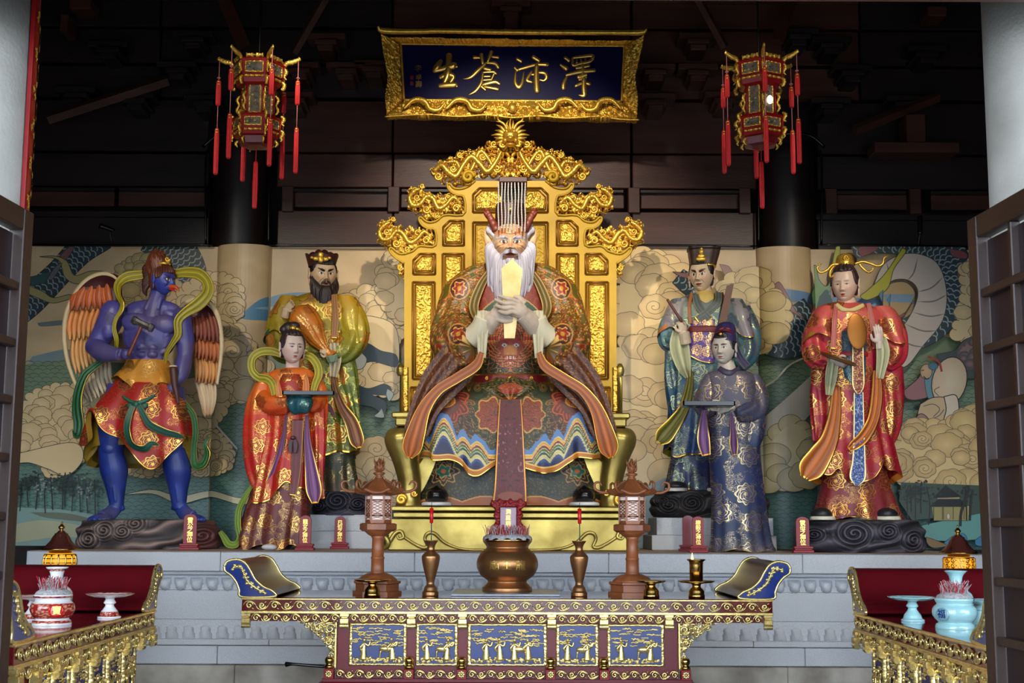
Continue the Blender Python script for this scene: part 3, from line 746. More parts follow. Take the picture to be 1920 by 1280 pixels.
pt.poly([(40, 850), (140, 830), (160, 860), (130, 892), (96, 880), (60, 868), (30, 868)], CREAM, True, 1.2, smooth=60)
pt.poly([(232, 928), (290, 918), (340, 930), (400, 920), (460, 934), (500, 922), (500, 934), (460, 946), (400, 932), (340, 944), (290, 926)], (206, 192, 150), True, 1, smooth=80)
pt.line([(404, 790), (454, 844)], 4, (190, 180, 160)); pt.line([(404, 790), (454, 844)], 1.2, (225, 215, 200))
# --- left landscape: ground, trees, river
pt.poly([(20, 950), (60, 952), (120, 955), (180, 965), (230, 985), (240, 1044), (20, 1044)], (120, 148, 140), smooth=60)
pt.poly([(20, 985), (90, 975), (180, 990), (240, 1000), (240, 1012), (120, 1006), (20, 1016)], (160, 160, 130), smooth=60)
pt.poly([(60, 960), (130, 962), (190, 978), (140, 976), (90, 970)], (96, 104, 86), smooth=50)
def tree(x, y, h, c, seed, spread=1.0):
    rs = random.Random(seed); pt.line([(x, y), (x + rs.uniform(-3, 3), y - h * .5), (x + rs.uniform(-5, 5), y - h)], 2.2, (28, 30, 28), smooth=12)
    for k in range(int(26 * spread)):
        aa = rs.uniform(0, 2 * pi); q = rs.uniform(0, 1) ** .6
        pt.disc(x + cos(aa) * h * .34 * q * spread, y - h * .78 + sin(aa) * h * .30 * q, rs.uniform(1.6, 3.6), rs.uniform(1.2, 2.4), c, shade(c, .7), False, n=7)
for i, (x, y, h) in enumerate([(42, 958, 55), (58, 950, 60), (72, 955, 66), (90, 962, 60), (104, 956, 62), (122, 955, 60), (140, 958, 58), (156, 960, 70), (170, 962, 62), (184, 965, 66), (36, 950, 40), (128, 950, 64)]):
    tree(x, y, h, [(36, 50, 44), (44, 60, 50), (40, 62, 84), (150, 160, 156), (40, 74, 60)][i % 5 if i in (3, 9, 8, 4) or i % 2 else 0], i)
# --- middle left: clouds and claw behind the bearded statue
puffs([(650, 560), (720, 548), (745, 600), (742, 640), (660, 630), (640, 600)], 8, 16, 26)
pt.poly([(640, 600), (700, 596), (745, 620), (745, 700), (700, 690), (672, 660), (640, 640)], CREAM, True, 1.2, smooth=60)
puffs([(640, 690), (700, 670), (744, 690), (744, 740), (690, 730), (650, 720)], 9, 14, 24)
pt.poly([(664, 650), (690, 646), (716, 660), (744, 668), (744, 690), (700, 680), (670, 690), (660, 670)], (36, 56, 68), True, 1.4, smooth=60)
pt.poly([(652, 660), (676, 662), (690, 676), (680, 694), (655, 690)], (164, 168, 162), True, 1.2, smooth=40)
pt.poly([(655, 712), (690, 730), (722, 722), (736, 732), (724, 742), (700, 742), (724, 756), (722, 776), (700, 764), (668, 758), (650, 750)], (30, 52, 62), True, 1.4, smooth=80)
for q in ([(728, 730), (740, 740), (732, 754), (726, 742)], [(718, 766), (722, 784), (704, 782), (712, 774)]): pt.poly(q, (150, 164, 160), True, 1.2, smooth=30)
puffs([(650, 850), (700, 838), (744, 850), (744, 930), (690, 930), (655, 900)], 10, 20, 32)
puffs([(720, 500), (760, 480), (760, 600), (720, 560)], 12, 14, 24)
# --- middle right
puffs([(1160, 500), (1210, 484), (1280, 520), (1300, 560), (1260, 620), (1170, 640)], 13, 22, 36, c=(228, 198, 138), c2=(210, 174, 116), spiral=.15)
puffs([(1160, 650), (1250, 640), (1262, 740), (1250, 800), (1160, 800)], 14, 24, 38, c=(226, 198, 144), c2=(208, 176, 124), spiral=.4)
puffs([(1160, 810), (1240, 800), (1260, 860), (1240, 900), (1170, 890)], 15, 24, 36, spiral=.1)
pt.poly([(1190, 920), (1260, 890), (1290, 960), (1290, 1030), (1190, 1030)], (150, 170, 176))
# dragon between the right statues
dragonbody([(1268, 522), (1290, 540), (1310, 560)], [16, 18, 12], sc=13)
dragonbody([(1408, 640), (1440, 640), (1480, 630), (1520, 600)], [14, 36, 44, 40], sc=13)
for pts in ([(1345, 500), (1362, 504), (1374, 520), (1384, 510), (1396, 520), (1406, 528), (1380, 526), (1358, 524)], [(1408, 526), (1430, 530), (1442, 550), (1470, 590), (1450, 580), (1430, 550)], [(1440, 545), (1450, 538), (1462, 556), (1480, 590), (1500, 606), (1470, 590)], [(1258, 514), (1280, 516), (1296, 512), (1294, 526), (1276, 524)]): spike(pts, (150, 104, 100))
puffs([(1350, 530), (1400, 526), (1440, 560), (1462, 600), (1440, 640), (1404, 660), (1360, 600)], 16, 18, 30, c=(224, 196, 132), c2=(204, 172, 112), spiral=.1)
pt.poly([(1420, 790), (1520, 700), (1545, 742), (1420, 872)], (190, 180, 158)); pt.line([(1380, 752), (1440, 720), (1470, 690), (1520, 668)], 3, (200, 180, 150), smooth=30)
puffs([(1420, 850), (1470, 800), (1506, 820), (1520, 860), (1490, 900), (1420, 905)], 17, 20, 34, c=(205, 186, 140), c2=(178, 160, 116), spiral=.1)
# big coiling dragon, right panel
dragonbody([(1650, 640), (1720, 620), (1776, 560), (1770, 490), (1710, 455), (1640, 450), (1590, 470)], [20, 34, 34, 36, 34, 30, 20], sc=13)
pt.poly([(1630, 540), (1652, 498), (1700, 480), (1748, 498), (1766, 552), (1758, 606), (1722, 652), (1690, 690), (1650, 690), (1640, 640), (1680, 620), (1706, 580), (1712, 548), (1694, 530), (1664, 532), (1644, 560)], (196, 180, 164), True, 1.4, smooth=120)
for (a, b, c, d_) in ((1662, 532, 1655, 498), (1694, 530, 1712, 490), (1712, 552, 1760, 524), (1712, 570, 1768, 556), (1704, 590, 1764, 592), (1690, 612, 1748, 624), (1672, 634, 1724, 654), (1650, 550, 1632, 536)):
    pt.line([(a, b), ((a + c) / 2 + 2, (b + d_) / 2 + 6), (c, d_)], 2.6, (120, 112, 104), smooth=14, taper=True)
pt.poly([(1648, 552), (1664, 536), (1690, 534), (1706, 550), (1704, 566), (1680, 600), (1650, 610)], (176, 146, 98), True, 1.2, smooth=40)
pt.poly([(1648, 556), (1706, 556), (1700, 572), (1652, 570)], (112, 140, 160), smooth=0)
pt.poly([(1684, 470), (1680, 476), (1650, 520), (1620, 548), (1606, 560), (1622, 566), (1656, 546), (1668, 510), (1690, 478)], (176, 168, 26), True, 1.4, smooth=60, lcol=(40, 60, 20))
pt.poly([(1561, 468), (1568, 468), (1566, 500), (1552, 520), (1556, 490)], (176, 176, 30), True, 1, smooth=30)
pt.poly([(1518, 504), (1524, 504), (1530, 530), (1546, 540), (1560, 500), (1566, 530), (1544, 560), (1552, 590), (1524, 600), (1512, 560), (1520, 540)], (110, 150, 96), True, 1.3, smooth=60)
pt.poly([(1530, 560), (1545, 548), (1555, 580), (1540, 605), (1522, 600)], (34, 72, 84), smooth=40)
for pts in ([(1600, 472), (1620, 462), (1640, 470), (1610, 486)], [(1770, 472), (1800, 478), (1802, 490), (1778, 486)], [(1788, 505), (1802, 520), (1798, 532), (1786, 524)], [(1512, 590), (1520, 576), (1524, 604), (1508, 606)], [(1640, 608), (1670, 600), (1690, 590), (1660, 616)]): spike(pts, (140, 76, 78))
for q in ([(1640, 556), (1648, 548), (1646, 572)], [(1656, 566), (1662, 556), (1660, 580)], [(1546, 556), (1556, 536), (1554, 562)]): pt.poly(q, (74, 130, 150), True, 1)
puffs([(1800, 500), (1862, 490), (1862, 630), (1810, 636), (1784, 626), (1800, 570)], 18, 14, 24)
pt.poly([(1746, 668), (1780, 660), (1800, 640), (1840, 636), (1850, 700), (1800, 712), (1760, 690)], (60, 70, 70), True, 1.2, smooth=60)
puffs([(1790, 660), (1820, 640), (1850, 650), (1840, 670), (1800, 690)], 19, 8, 13, c=(140, 104, 104), c2=(52, 60, 66), dens=.8)
# wind sprite with a sack, painted
pt.poly([(1684, 736), (1712, 712), (1726, 690), (1744, 694), (1738, 740), (1712, 752), (1692, 750)], (142, 94, 96), True, 1.8, smooth=60, lcol=(24, 20, 24))
pt.poly([(1722, 700), (1740, 686), (1752, 700), (1748, 740), (1730, 748)], (86, 130, 146), True, 1.2, smooth=40)
pt.disc(1770, 718, 32, 46, (206, 188, 160), (190, 166, 134), True, 2.0, lcol=(24, 22, 22), rot=.25)
pt.disc(1727, 700, 11, 14, (190, 156, 122), (176, 140, 106), True, 1.2, n=20, lcol=(30, 26, 26)); pt.disc(1740, 690, 9, 7, (60, 110, 130), (54, 100, 120), True, 1.2, n=14); pt.line([(1722, 709), (1728, 714), (1732, 712)], 2.5, (26, 22, 22))
pt.line([(1718, 698), (1723, 697)], 1.6, (26, 22, 22)); pt.line([(1730, 672), (1750, 682), (1756, 700)], 4, (150, 36, 34), smooth=14)
pt.poly([(1716, 760), (1740, 748), (1768, 752), (1760, 790), (1730, 796), (1712, 782)], (184, 160, 122), True, 1.6, smooth=50, lcol=(26, 24, 22))
pt.poly([(1760, 746), (1782, 744), (1788, 770), (1784, 792), (1760, 794), (1764, 770)], (200, 184, 162), True, 1.8, smooth=50, lcol=(26, 24, 22))
pt.poly([(1694, 804), (1716, 778), (1734, 792), (1730, 806), (1700, 810)], (150, 104, 106), True, 1.6, smooth=40, lcol=(26, 24, 22)); pt.poly([(1700, 812), (1724, 810), (1720, 828), (1696, 824)], (92, 92, 84), True, 1.2)
for q in ([(1722, 764), (1740, 760), (1752, 770), (1740, 784)], [(1730, 790), (1750, 782), (1760, 770)], [(1750, 745), (1742, 735), (1752, 728)]): pt.line(q, 1.2, (40, 34, 30), smooth=16)
puffs([(1680, 830), (1700, 800), (1760, 800), (1800, 780), (1862, 770), (1862, 920), (1800, 912), (1740, 900), (1680, 900), (1660, 860)], 20, 16, 28, c=(208, 180, 124), c2=(184, 152, 98), spiral=.3, dens=1.2)
# pavilion, lake and trees lower right
pt.poly([(1680, 905), (1862, 912), (1862, 960), (1700, 975), (1676, 940)], (56, 74, 62), smooth=0)
pt.poly([(1718, 985), (1760, 976), (1862, 960), (1862, 1000), (1800, 1012), (1730, 1010)], (96, 150, 142), smooth=50)
pt.poly([(1736, 948), (1808, 948), (1804, 976), (1740, 976)], (150, 138, 84), True, 1.2); pt.poly([(1746, 932), (1788, 932), (1786, 944), (1748, 944)], (170, 148, 96), True, 1)
pt.poly([(1732, 950), (1748, 936), (1790, 936), (1800, 950)], (20, 22, 22), True, 1); pt.poly([(1738, 934), (1762, 910), (1792, 932)], (22, 24, 24), True, 1)
pt.poly([(1824, 940), (1840, 928), (1862, 930), (1862, 944), (1830, 944)], (22, 24, 24), True, 1); pt.poly([(1830, 944), (1850, 944), (1850, 970), (1830, 966)], (60, 56, 44))
for x in (1740, 1756, 1776, 1796, 1806, 1758): pt.line([(x, 946), (x, 974)], 1.2, (40, 36, 28))
pt.disc(1767, 968, 3.5, 6, (205, 190, 175), (190, 170, 160), True, .8, n=10)
pt.poly([(1755, 1020), (1776, 1004), (1796, 1000), (1800, 1016), (1770, 1028)], (60, 120, 158), True, 1, smooth=30); pt.poly([(1816, 1012), (1836, 1000), (1852, 1010), (1850, 1022), (1820, 1022)], (52, 118, 160), True, 1, smooth=30)
pt.poly([(1726, 1006), (1744, 1012), (1764, 1022), (1740, 1026), (1728, 1018)], (134, 104, 62), True, 1, smooth=24)
for i, (x, y, h) in enumerate([(1692, 972, 60), (1706, 976, 66), (1730, 984, 72), (1698, 960, 50), (1716, 962, 58), (1800, 975, 60)]): tree(x, y, h, (34, 48, 38), 60 + i, .9)
pt.line([(1788, 986), (1790, 960), (1800, 930), (1804, 915)], 5, (38, 34, 30), smooth=14); pt.line([(1806, 976), (1808, 940), (1812, 918)], 3.5, (38, 34, 30), smooth=14)
g = pt.g
def bulge(x):
    b = np.zeros_like(x); a = np.linspace(-pi / 2, pi / 2, 25)      # straight facets between the cuts
    for cx, w, d_ in MB: b = np.maximum(b, np.interp(x, X(cx, YM, 700) + w * S(YM) * np.sin(a), np.cos(a) * d_ * S(YM), 0, 0))
    return b
g2 = Geo()
# slice every shape at the bulges so that it follows the curve
me = bpy.data.meshes.new('t'); Vall = np.concatenate(g.v); bm = bmesh.new()
lay = bm.verts.layers.float_color.new('Col'); vs = []
Call = np.concatenate(g.c)
for v, c in zip(Vall, Call):
    q = bm.verts.new(v); q[lay] = c; vs.append(q)
for f, m_ in zip(g.q, g.mi):
    for row in f:
        try: bm.faces.new([vs[i] for i in row])
        except ValueError: pass
for cx, w, d_ in MB:
    xc = X(cx, YM, 700); ww = w * S(YM)
    for u in np.sin(np.linspace(-pi / 2, pi / 2, 25)):
        xx = xc + u * ww
        fs = [f for f in bm.faces if min(v.co.x for v in f.verts) < xx - 1e-5 and max(v.co.x for v in f.verts) > xx + 1e-5]
        ed = list({e for f in fs for e in f.edges}); vv = list({v for f in fs for v in f.verts})
        if fs: bmesh.ops.bisect_plane(bm, geom=fs + ed + vv, plane_co=(xx, 0, 0), plane_no=(1, 0, 0), dist=1e-6)
bmesh.ops.bisect_plane(bm, geom=bm.verts[:] + bm.edges[:] + bm.faces[:], plane_co=(0, 0, ZA), plane_no=(0, 0, 1), clear_inner=True)
bmesh.ops.bisect_plane(bm, geom=bm.verts[:] + bm.edges[:] + bm.faces[:], plane_co=(0, 0, Z(465, YM)), plane_no=(0, 0, 1), clear_outer=True)
for xx, sg_ in ((X(20, YM), -1), (X(1862, YM), 1)): bmesh.ops.bisect_plane(bm, geom=bm.verts[:] + bm.edges[:] + bm.faces[:], plane_co=(xx, 0, 0), plane_no=(sg_, 0, 0), clear_outer=True)
bmesh.ops.triangulate(bm, faces=[f for f in bm.faces if len(f.verts) > 4])
bm.verts.ensure_lookup_table(); V = np.array([v.co[:] for v in bm.verts]); C = np.array([v[lay][:] for v in bm.verts])
q3 = [[v.index for v in f.verts] for f in bm.faces if len(f.verts) == 3]; bm.verts.index_update()
q3 = np.array([[v.index for v in f.verts] for f in bm.faces if len(f.verts) == 3]); q4 = np.array([[v.index for v in f.verts] for f in bm.faces if len(f.verts) == 4]); bm.free()
V[:, 1] -= bulge(V[:, 0])
gm = Geo(); gm.raw(V, [q3, q4], (255, 255, 255)); gm.c = [C]
mur = build('mural', gm, M['mural'], None, smooth=False, loc=(0, YM, ZA)); tag(mur, 'painted mural of clouds, sea waves and a coiling dragon behind the statues', 'mural')
# backing of the mural
xs = np.linspace(X(20, YM), X(1862, YM), 400); zt_, zb_ = Z(465, YM), ZA
yy = YM - bulge(xs) + .004; n = len(xs)
P = np.vstack([np.stack([xs, yy, np.full(n, zb_)], 1), np.stack([xs, yy, np.full(n, zt_)], 1), np.stack([xs, yy + .05, np.full(n, zt_)], 1), np.stack([xs, yy + .05, np.full(n, zb_)], 1)])
i = np.arange(n - 1); F = np.vstack([np.stack([i + a * n, i + 1 + a * n, i + 1 + b * n, i + b * n], 1) for a, b in ((0, 1), (1, 2), (2, 3))])
gb = Geo(); gb.raw(P, F, (205, 175, 130)); build('backing', gb, M['mural'], mur, smooth=False)
# ================================================================ the throne
CXK = 957.0
def mir(V, c=CXK): V = np.array(V, float); V[:, 0] = 2 * c - V[:, 0]; return V
def mirF(F): return [f[:, ::-1] for f in F] if isinstance(F, list) else F[:, ::-1]
def both(g, V, F, Yb, c=CXK, **k):
    g.add(V, F, Yb, **k); g.add(mir(V, c), mirF(F), Yb, **k)
YB = 13.2; YTF = 12.1; YK = 12.68
thr = thing('throne', 'gilded throne with stepped openwork dragon back behind the seated king statue', 'throne', (X(CXK, YB), YTF, ZA))
# stepped back, one solid board
half = [(758, 972), (758, 494), (750, 489), (741, 483), (733, 475), (730, 467), (735, 465), (743, 472), (752, 476), (764, 474), (775, 470), (787, 461), (816, 461), (816, 432), (803, 429), (792, 423), (786, 414),
        (786, 408), (791, 408), (797, 414), (806, 417), (819, 414), (834, 403), (870, 402), (870, 370), (858, 366), (847, 361), (840, 353), (839, 346), (844, 345), (850, 352), (860, 354), (875, 351), (891, 339)]
out = half + [(2 * CXK - x, y) for x, y in half[::-1]]
V, F = prism(out, 14); g = Geo(); g.add(V, F, YB); build('back_board', g, M['gold_satin'], thr, smooth=False)
for s in (0, 1):
    g = Geo(); P = np.array([(x, y, 2) for x, y in half[1:]]);
    if s: P = mir(P)
    V, F = tube(P, [2.0, 2.0], 6, ns=len(P) * 3); g.add(V, F, YB)
    build('edge_bead', g, M['gold_satin'], thr)
def panel(x0, x1, y0, y1, ch=(0, 0), seed=0, lattice=False):
    """inset carved panel with a moulded frame; ch: chamfer of the top left/right corner"""
    for mi in ((0,) if abs((x0 + x1) / 2 - CXK) < 3 else (0, 1)):
        a, b = (x0, x1) if not mi else (2 * CXK - x1, 2 * CXK - x0); cl, crr = ch if not mi else ch[::-1]
        o = [(a, y1), (a, y0 + cl), (a + cl, y0), (b - crr, y0), (b, y0 + crr), (b, y1)]
        o = [p for i, p in enumerate(o) if i == 0 or p != o[i - 1]]
        g = Geo()
        for off, rr, dd in ((0, 2.2, 1.2), (4.5, 1.5, .4)):
            cx, cy = (a + b) / 2, (y0 + y1) / 2; Q = []
            for x, y in o: Q.append((x + np.sign(cx - x) * off, y + np.sign(cy - y) * off, dd))
            Q.append(Q[0]); 
            for i in range(len(Q) - 1):
                V, F = tube([Q[i], Q[i + 1]], [rr, rr], 6, ns=2); g.add(V, F, YB)
        fr = build('panel_frame', g, M['gold_line'], thr)
        poly = [(x + np.sign((a + b) / 2 - x) * 6, y + np.sign((y0 + y1) / 2 - y) * 6) for x, y in o]
        if lattice:
            def hh(x, y):
                u = np.abs(x - CXK); c = np.sin(u / 4.2 + 1.6 * np.sin(y / 6.5)) * np.sin(y / 7.0 + 1.4 * np.sin(u / 7.0)); return .6 + 2.2 * (1 - np.abs(((c * 1.6) % 1) - .5) * 2) ** 1.5
            V, F = relief(a + 6, b - 6, y0 + 6, y1 - 6, hh, 1.5, None, 1.5); g = Geo(); g.add(V, F, YB); sub('cloud_carving', g, M['gold_satin'], fr)
        else:
            V, F = relief(a + 5, b - 5, y0 + 5, y1 - 5, lambda x, y: .2 + 4.6 * carve(x + (mi * 37), y, 6.4, seed), 1.15, lambda x, y: inpoly(x, y, poly), 1.0)
            g = Geo(); g.add(V, F, YB); sub('carved_inset', g, M['gold'], fr)
panel(887, 1027, 353, 398, (12, 12), 1); panel(887, 1027, 417, 560, (0, 0), 2, True)
panel(831, 870, 414, 460, (12, 0), 3); panel(830, 870, 476, 720, (0, 0), 4); panel(775, 816, 476, 514, (12, 0), 5)
panel(774, 815, 529, 710, (0, 0), 6); panel(770, 810, 726, 768, (0, 0), 7)
# openwork dragon ornaments along the steps
def serp(g, path, w, Yb, n=70, mi=False, seed=0, sc=1.2):
    path = [(a, b, c - 5) for a, b, c in path]; w = [x * .78 for x in w]
    V, F = tube(path, w, 14, ns=n, fold=lambda a, t: .9 * sc * np.abs(np.sin(t * n * 1.1)) * (np.sin(a) > -.3))
    if mi: V, F = mir(V), mirF(F)
    g.add(V, F, Yb)
def curl(g, cx, cy, r, Yb, turns=1.6, w=1.6, mi=False, dd=6, ph=0, hand=1):
    t = np.linspace(0, turns * 2 * pi, 26); q = r * (1 - t / t[-1]) ** .8 + .4
    V, F = tube(np.stack([cx + q * np.cos(ph + hand * t), cy + q * np.sin(ph + hand * t), dd + 2 * t / t[-1]], 1), [w, w * 1.3, w], 7, ns=30)
    if mi: V, F = mir(V), mirF(F)
    g.add(V, F, Yb)
def ornament(name, outl, Yb, snakes, curls, seed, thr_=.20, cell=10.0):
    for mi in (False, True):
        P = np.array(outl, float); x0, y0 = P.min(0); x1, y1 = P.max(0); g = Geo(); Ps = cr(np.vstack([P, P[:1]]), 120)[:-1]
        def mask(x, y): return inpoly(x + 2.5 * np.sin(y / 2.6 + seed), y + 2.5 * np.sin(x / 2.9), Ps) & (carve(x, y, cell, seed) > thr_)
        V, F = relief(x0 - 3, x1 + 3, y0 - 3, y1 + 3, lambda x, y: 1 + 7.5 * carve(x, y, cell, seed), 1.15, mask, 5)
        if mi: V, F = mir(V), mirF(F)
        g.add(V, F, Yb)
        for p, w in snakes: serp(g, p, w, Yb, mi=mi)
        for c in curls: curl(g, *c[:3], Yb, mi=mi, w=c[3] if len(c) > 3 else 1.7, hand=c[4] if len(c) > 4 else 1)
        build(name, g, M['gold'], thr)
ornament('dragon_carving', [(762, 372), (766, 352), (782, 348), (792, 344), (798, 356), (815, 362), (840, 362), (870, 372), (872, 400), (845, 401), (832, 404), (818, 414), (800, 414), (790, 404), (776, 400), (764, 388)], YB + .02,
         [([(866, 384, 8), (850, 372, 12), (836, 386, 12), (822, 392, 12), (812, 374, 12), (800, 370, 12), (788, 384, 12), (774, 386, 12), (768, 372, 12), (778, 360, 14), (788, 356, 14)], [3, 4.2, 5, 5.5, 5.5, 5, 5, 5, 5, 5, 2])],
         [(782, 372, 6), (800, 394, 7, 2), (820, 404, 5), (856, 392, 7, 2, -1), (840, 374, 6, 1.6, -1), (792, 350, 4)], 21)
ornament('dragon_carving', [(706, 436), (710, 414), (724, 410), (732, 405), (741, 412), (740, 420), (770, 424), (800, 428), (816, 438), (816, 460), (790, 461), (778, 468), (764, 476), (750, 477), (738, 468), (720, 464), (708, 452)], YB + .02,
         [([(810, 448, 8), (796, 436, 12), (782, 450, 12), (768, 456, 12), (756, 440, 12), (744, 434, 12), (732, 448, 12), (718, 450, 12), (712, 436, 12), (722, 424, 14), (732, 418, 14)], [3, 4.2, 5, 5.5, 5.5, 5, 5, 5, 5, 5, 2])],
         [(726, 436, 6), (744, 458, 7, 2), (764, 468, 5), (800, 452, 7, 2, -1), (784, 438, 6, 1.6, -1), (738, 412, 4)], 22)
ornament('scroll_carving', [(744, 494), (757, 498), (758, 524), (752, 520), (745, 508)], YB + .02, [], [(751, 503, 5)], 23, .05, 6)
ornament('crest_carving', [(804, 330), (811, 312), (828, 300), (847, 292), (866, 280), (887, 279), (905, 272), (922, 262), (958, 262), (958, 334), (932, 333), (892, 335), (872, 346), (858, 349), (845, 344), (822, 344), (826, 332)], YB + .02,
         [([(814, 322, 10), (828, 312, 14), (842, 326, 14), (856, 332, 14), (870, 310, 14), (884, 296, 14), (900, 310, 14), (914, 324, 14), (930, 306, 14), (940, 286, 14)], [5, 5.5, 6, 6, 6, 6, 6, 6, 5, 3]),
          ([(930, 326, 10), (916, 300, 12), (900, 286, 12), (884, 320, 12), (868, 328, 12), (856, 306, 12), (838, 306, 12)], [3, 4, 4.5, 4.5, 4.5, 4, 2])],
         [(822, 332, 7, 2), (850, 318, 6), (888, 330, 6), (905, 296, 6), (932, 318, 7, 2), (862, 292, 5), (878, 342, 8, 3, -1), (926, 272, 6)], 24, .24)
for mi in (False, True):   # cloud scroll pair below the crest
    g = Geo(); curl(g, 878, 334, 11, YB, 1.5, 3.2, mi, 10, 0, -1)
    build('scroll_carving', g, M['gold_satin'], thr)
# dragon head at the very top
g = Geo(); hp = []
hp.append(ell((957, 258, 12), (15, 13, 12))); hp.append(ell((957, 266, 20), (9, 6, 12))); hp.append(ell((957, 276, 16), (10, 4, 9)))
for s in (-1, 1):
    hp += [ell((957 + s * 7, 252, 20), (4, 3.5, 4)), ell((957 + s * 4, 263, 30), (3, 2.5, 3)), ell((957 + s * 10, 268, 16), (5, 5, 7))]
    hp.append(tube([(957 + s * 6, 246, 12), (957 + s * 12, 236, 12), (957 + s * 22, 229, 12), (957 + s * 23, 221, 12)], [3, 2.6, 2, .6], 8))
    hp.append(tube([(957 + s * 17, 232, 12), (957 + s * 27, 231, 12)], [2, .5], 8, ns=6))
    for k in range(8):
        a = radians(-62 + k * 19); L = 17 + 4 * (k % 2)
        hp.append(tube([(957 + s * 11 * cos(a), 258 + 10 * math.sin(a), 6), (957 + s * (13 + L * .5) * cos(a), 258 + (12 + L * .5) * math.sin(a) - 2, 7), (957 + s * (15 + L) * cos(a), 258 + (14 + L * .9) * math.sin(a) - 6 * (k > 3), 6)], [3.6, 3, .4], 7, ns=9))
for k in range(3): hp.append(tube([(953 + 4 * k, 246, 10), (950 + 6 * k, 236, 10), (954 + 4 * k, 228 - 6 * (k == 1), 10)], [3, 2.4, .3], 7, ns=9))
for V, F in hp: g.add(V, F, YB - .04)
curl(g, 942, 272, 6, YB - .04, 1.6, 2); curl(g, 972, 272, 6, YB - .04, 1.6, 2, hand=-1)
build('dragon_head_finial', g, M['gold'], thr)
# plinth, boards and scrolled relief
PT = Z(949, YTF)                       # top of the plinth
def tb(name, x0, x1, y0, y1, yf, depth, mat, b=.01):
    g = Geo(); V, F = cbox(X(x0, yf), X(x1, yf), yf, yf + depth, (y1 if y1 > 50 and False else Z(y1, yf)), Z(y0, yf), b); g.raw(V, F); return build(name, g, M[mat], thr, smooth=False)
tb('plinth_top', 732, 1182, 949, 958.5, YTF, 1.3, 'brass_old'); tb('plinth_moulding', 736, 1178, 960.5, 971, YTF + .02, 1.26, 'brass_old')
g = Geo(); yf = YTF + .06
zb = ZA; z0, z1 = ZA + .001, Z(972, yf); V, F = cbox(X(728, yf), X(1186, yf), yf, yf + 1.2, z0, z1, .01); g.raw(V, F)
build('plinth_body', g, M['brass_old'], thr, smooth=False)
g = Geo()
for mi in (False, True):
    def ap(path, w, fl=.6, n=60):
        V, F = tube(path, w, 10, ns=n, flat=fl)
        if mi: V, F = mir(V), mirF(F)
        g.add(V, F, yf)
    ap([(718, 1028, 4), (730, 1016, 5), (741, 1000, 6), (752, 996, 7), (757, 1006, 8), (749, 1010, 9), (745, 1003, 9)], [2, 4, 4, 3.5, 3, 2.4, 2])
    ap([(757, 1006, 5), (775, 1018, 5), (792, 1026, 5), (802, 1024, 6), (797, 1010, 6), (802, 1000, 7), (815, 1000, 7), (836, 1018, 5), (870, 1029, 4), (930, 1031, 3), (957, 1031, 3)], [3, 3, 3.5, 3, 3, 3.5, 3.5, 3, 2.5, 2.5, 2.5], n=110)
    ap([(716, 1031, 6), (728, 1020, 9), (724, 1008, 10), (716, 1016, 8)], [3, 5, 4, 2])
build('scroll_relief', g, M['brass_old'], thr)
# arm rests: post, carved side, cap block, barrel shaped leg
for mi in (0, 1):
    s = -1 if not mi else 1
    def mx(x): return x if not mi else 2 * CXK - x
    ya = YTF + .12
    g = Geo()
    for (x0, x1, y0, y1, d_) in ((745, 756, 704, 775, .14),):
        V, F = cbox(*sorted((X(mx(x0), ya), X(mx(x1), ya))), ya, ya + d_, Z(y1, ya), Z(y0, ya), .012); g.raw(V, F)
    V, F = tube([(mx(750.5), 703, -12), (mx(750.5), 692, -12), (mx(750.5), 680, -12)], [6, 8, 7.5, 3], 16); g.add(V, F, ya)
    build('arm_post', g, M['brass_old'], thr)
    V, F = relief(min(mx(756), mx(766)), max(mx(756), mx(766)), 688, 772, lambda x, y: 3 + 5 * carve(x, y, 6, 31), 1.3, None, 3); g = Geo(); g.add(V, F, ya + .03); build('arm_carving', g, M['gold'], thr)
    g = Geo()
    for (x0, x1, y0, y1) in ((731, 776, 773, 784), (738, 772, 784, 799)):
        V, F = cbox(*sorted((X(mx(x0), ya), X(mx(x1 + 14), ya))), ya - .02, ya + .9, Z(y1, ya), Z(y0, ya), .012); g.raw(V, F)
    build('arm_block', g, M['brass_old'], thr, smooth=False)
    V, F = loft([(799, mx(757), -30, 20, 22), (804, mx(756), -28, 30, 30), (818, mx(752), -24, 33, 34), (835, mx(752), -24, 31, 32), (865, mx(759), -24, 25, 27), (900, mx(766), -24, 22, 24), (930, mx(766), -24, 21, 24), (944, mx(764), -24, 24, 26), (949, mx(764), -24, 26, 28)], 48, 50)
    g = Geo(); g.add(V, F, ya); build('leg', g, M['brass_old'], thr)
    g = Geo(); curl(g, mx(752), 936, 9, ya - .06, 1.7, 3, dd=-6, hand=s); curl(g, mx(776), 925, 5, ya - .06, 1.5, 2, dd=-6, hand=-s); build('leg_scroll', g, M['gold'], thr)
g = Geo(); V, F = cbox(X(772, 12.5), X(1142, 12.5), 12.4, YB - .01, PT, Z(776, 12.4), .02); g.raw(V, F); build('seat', g, M['brass_old'], thr, smooth=False)
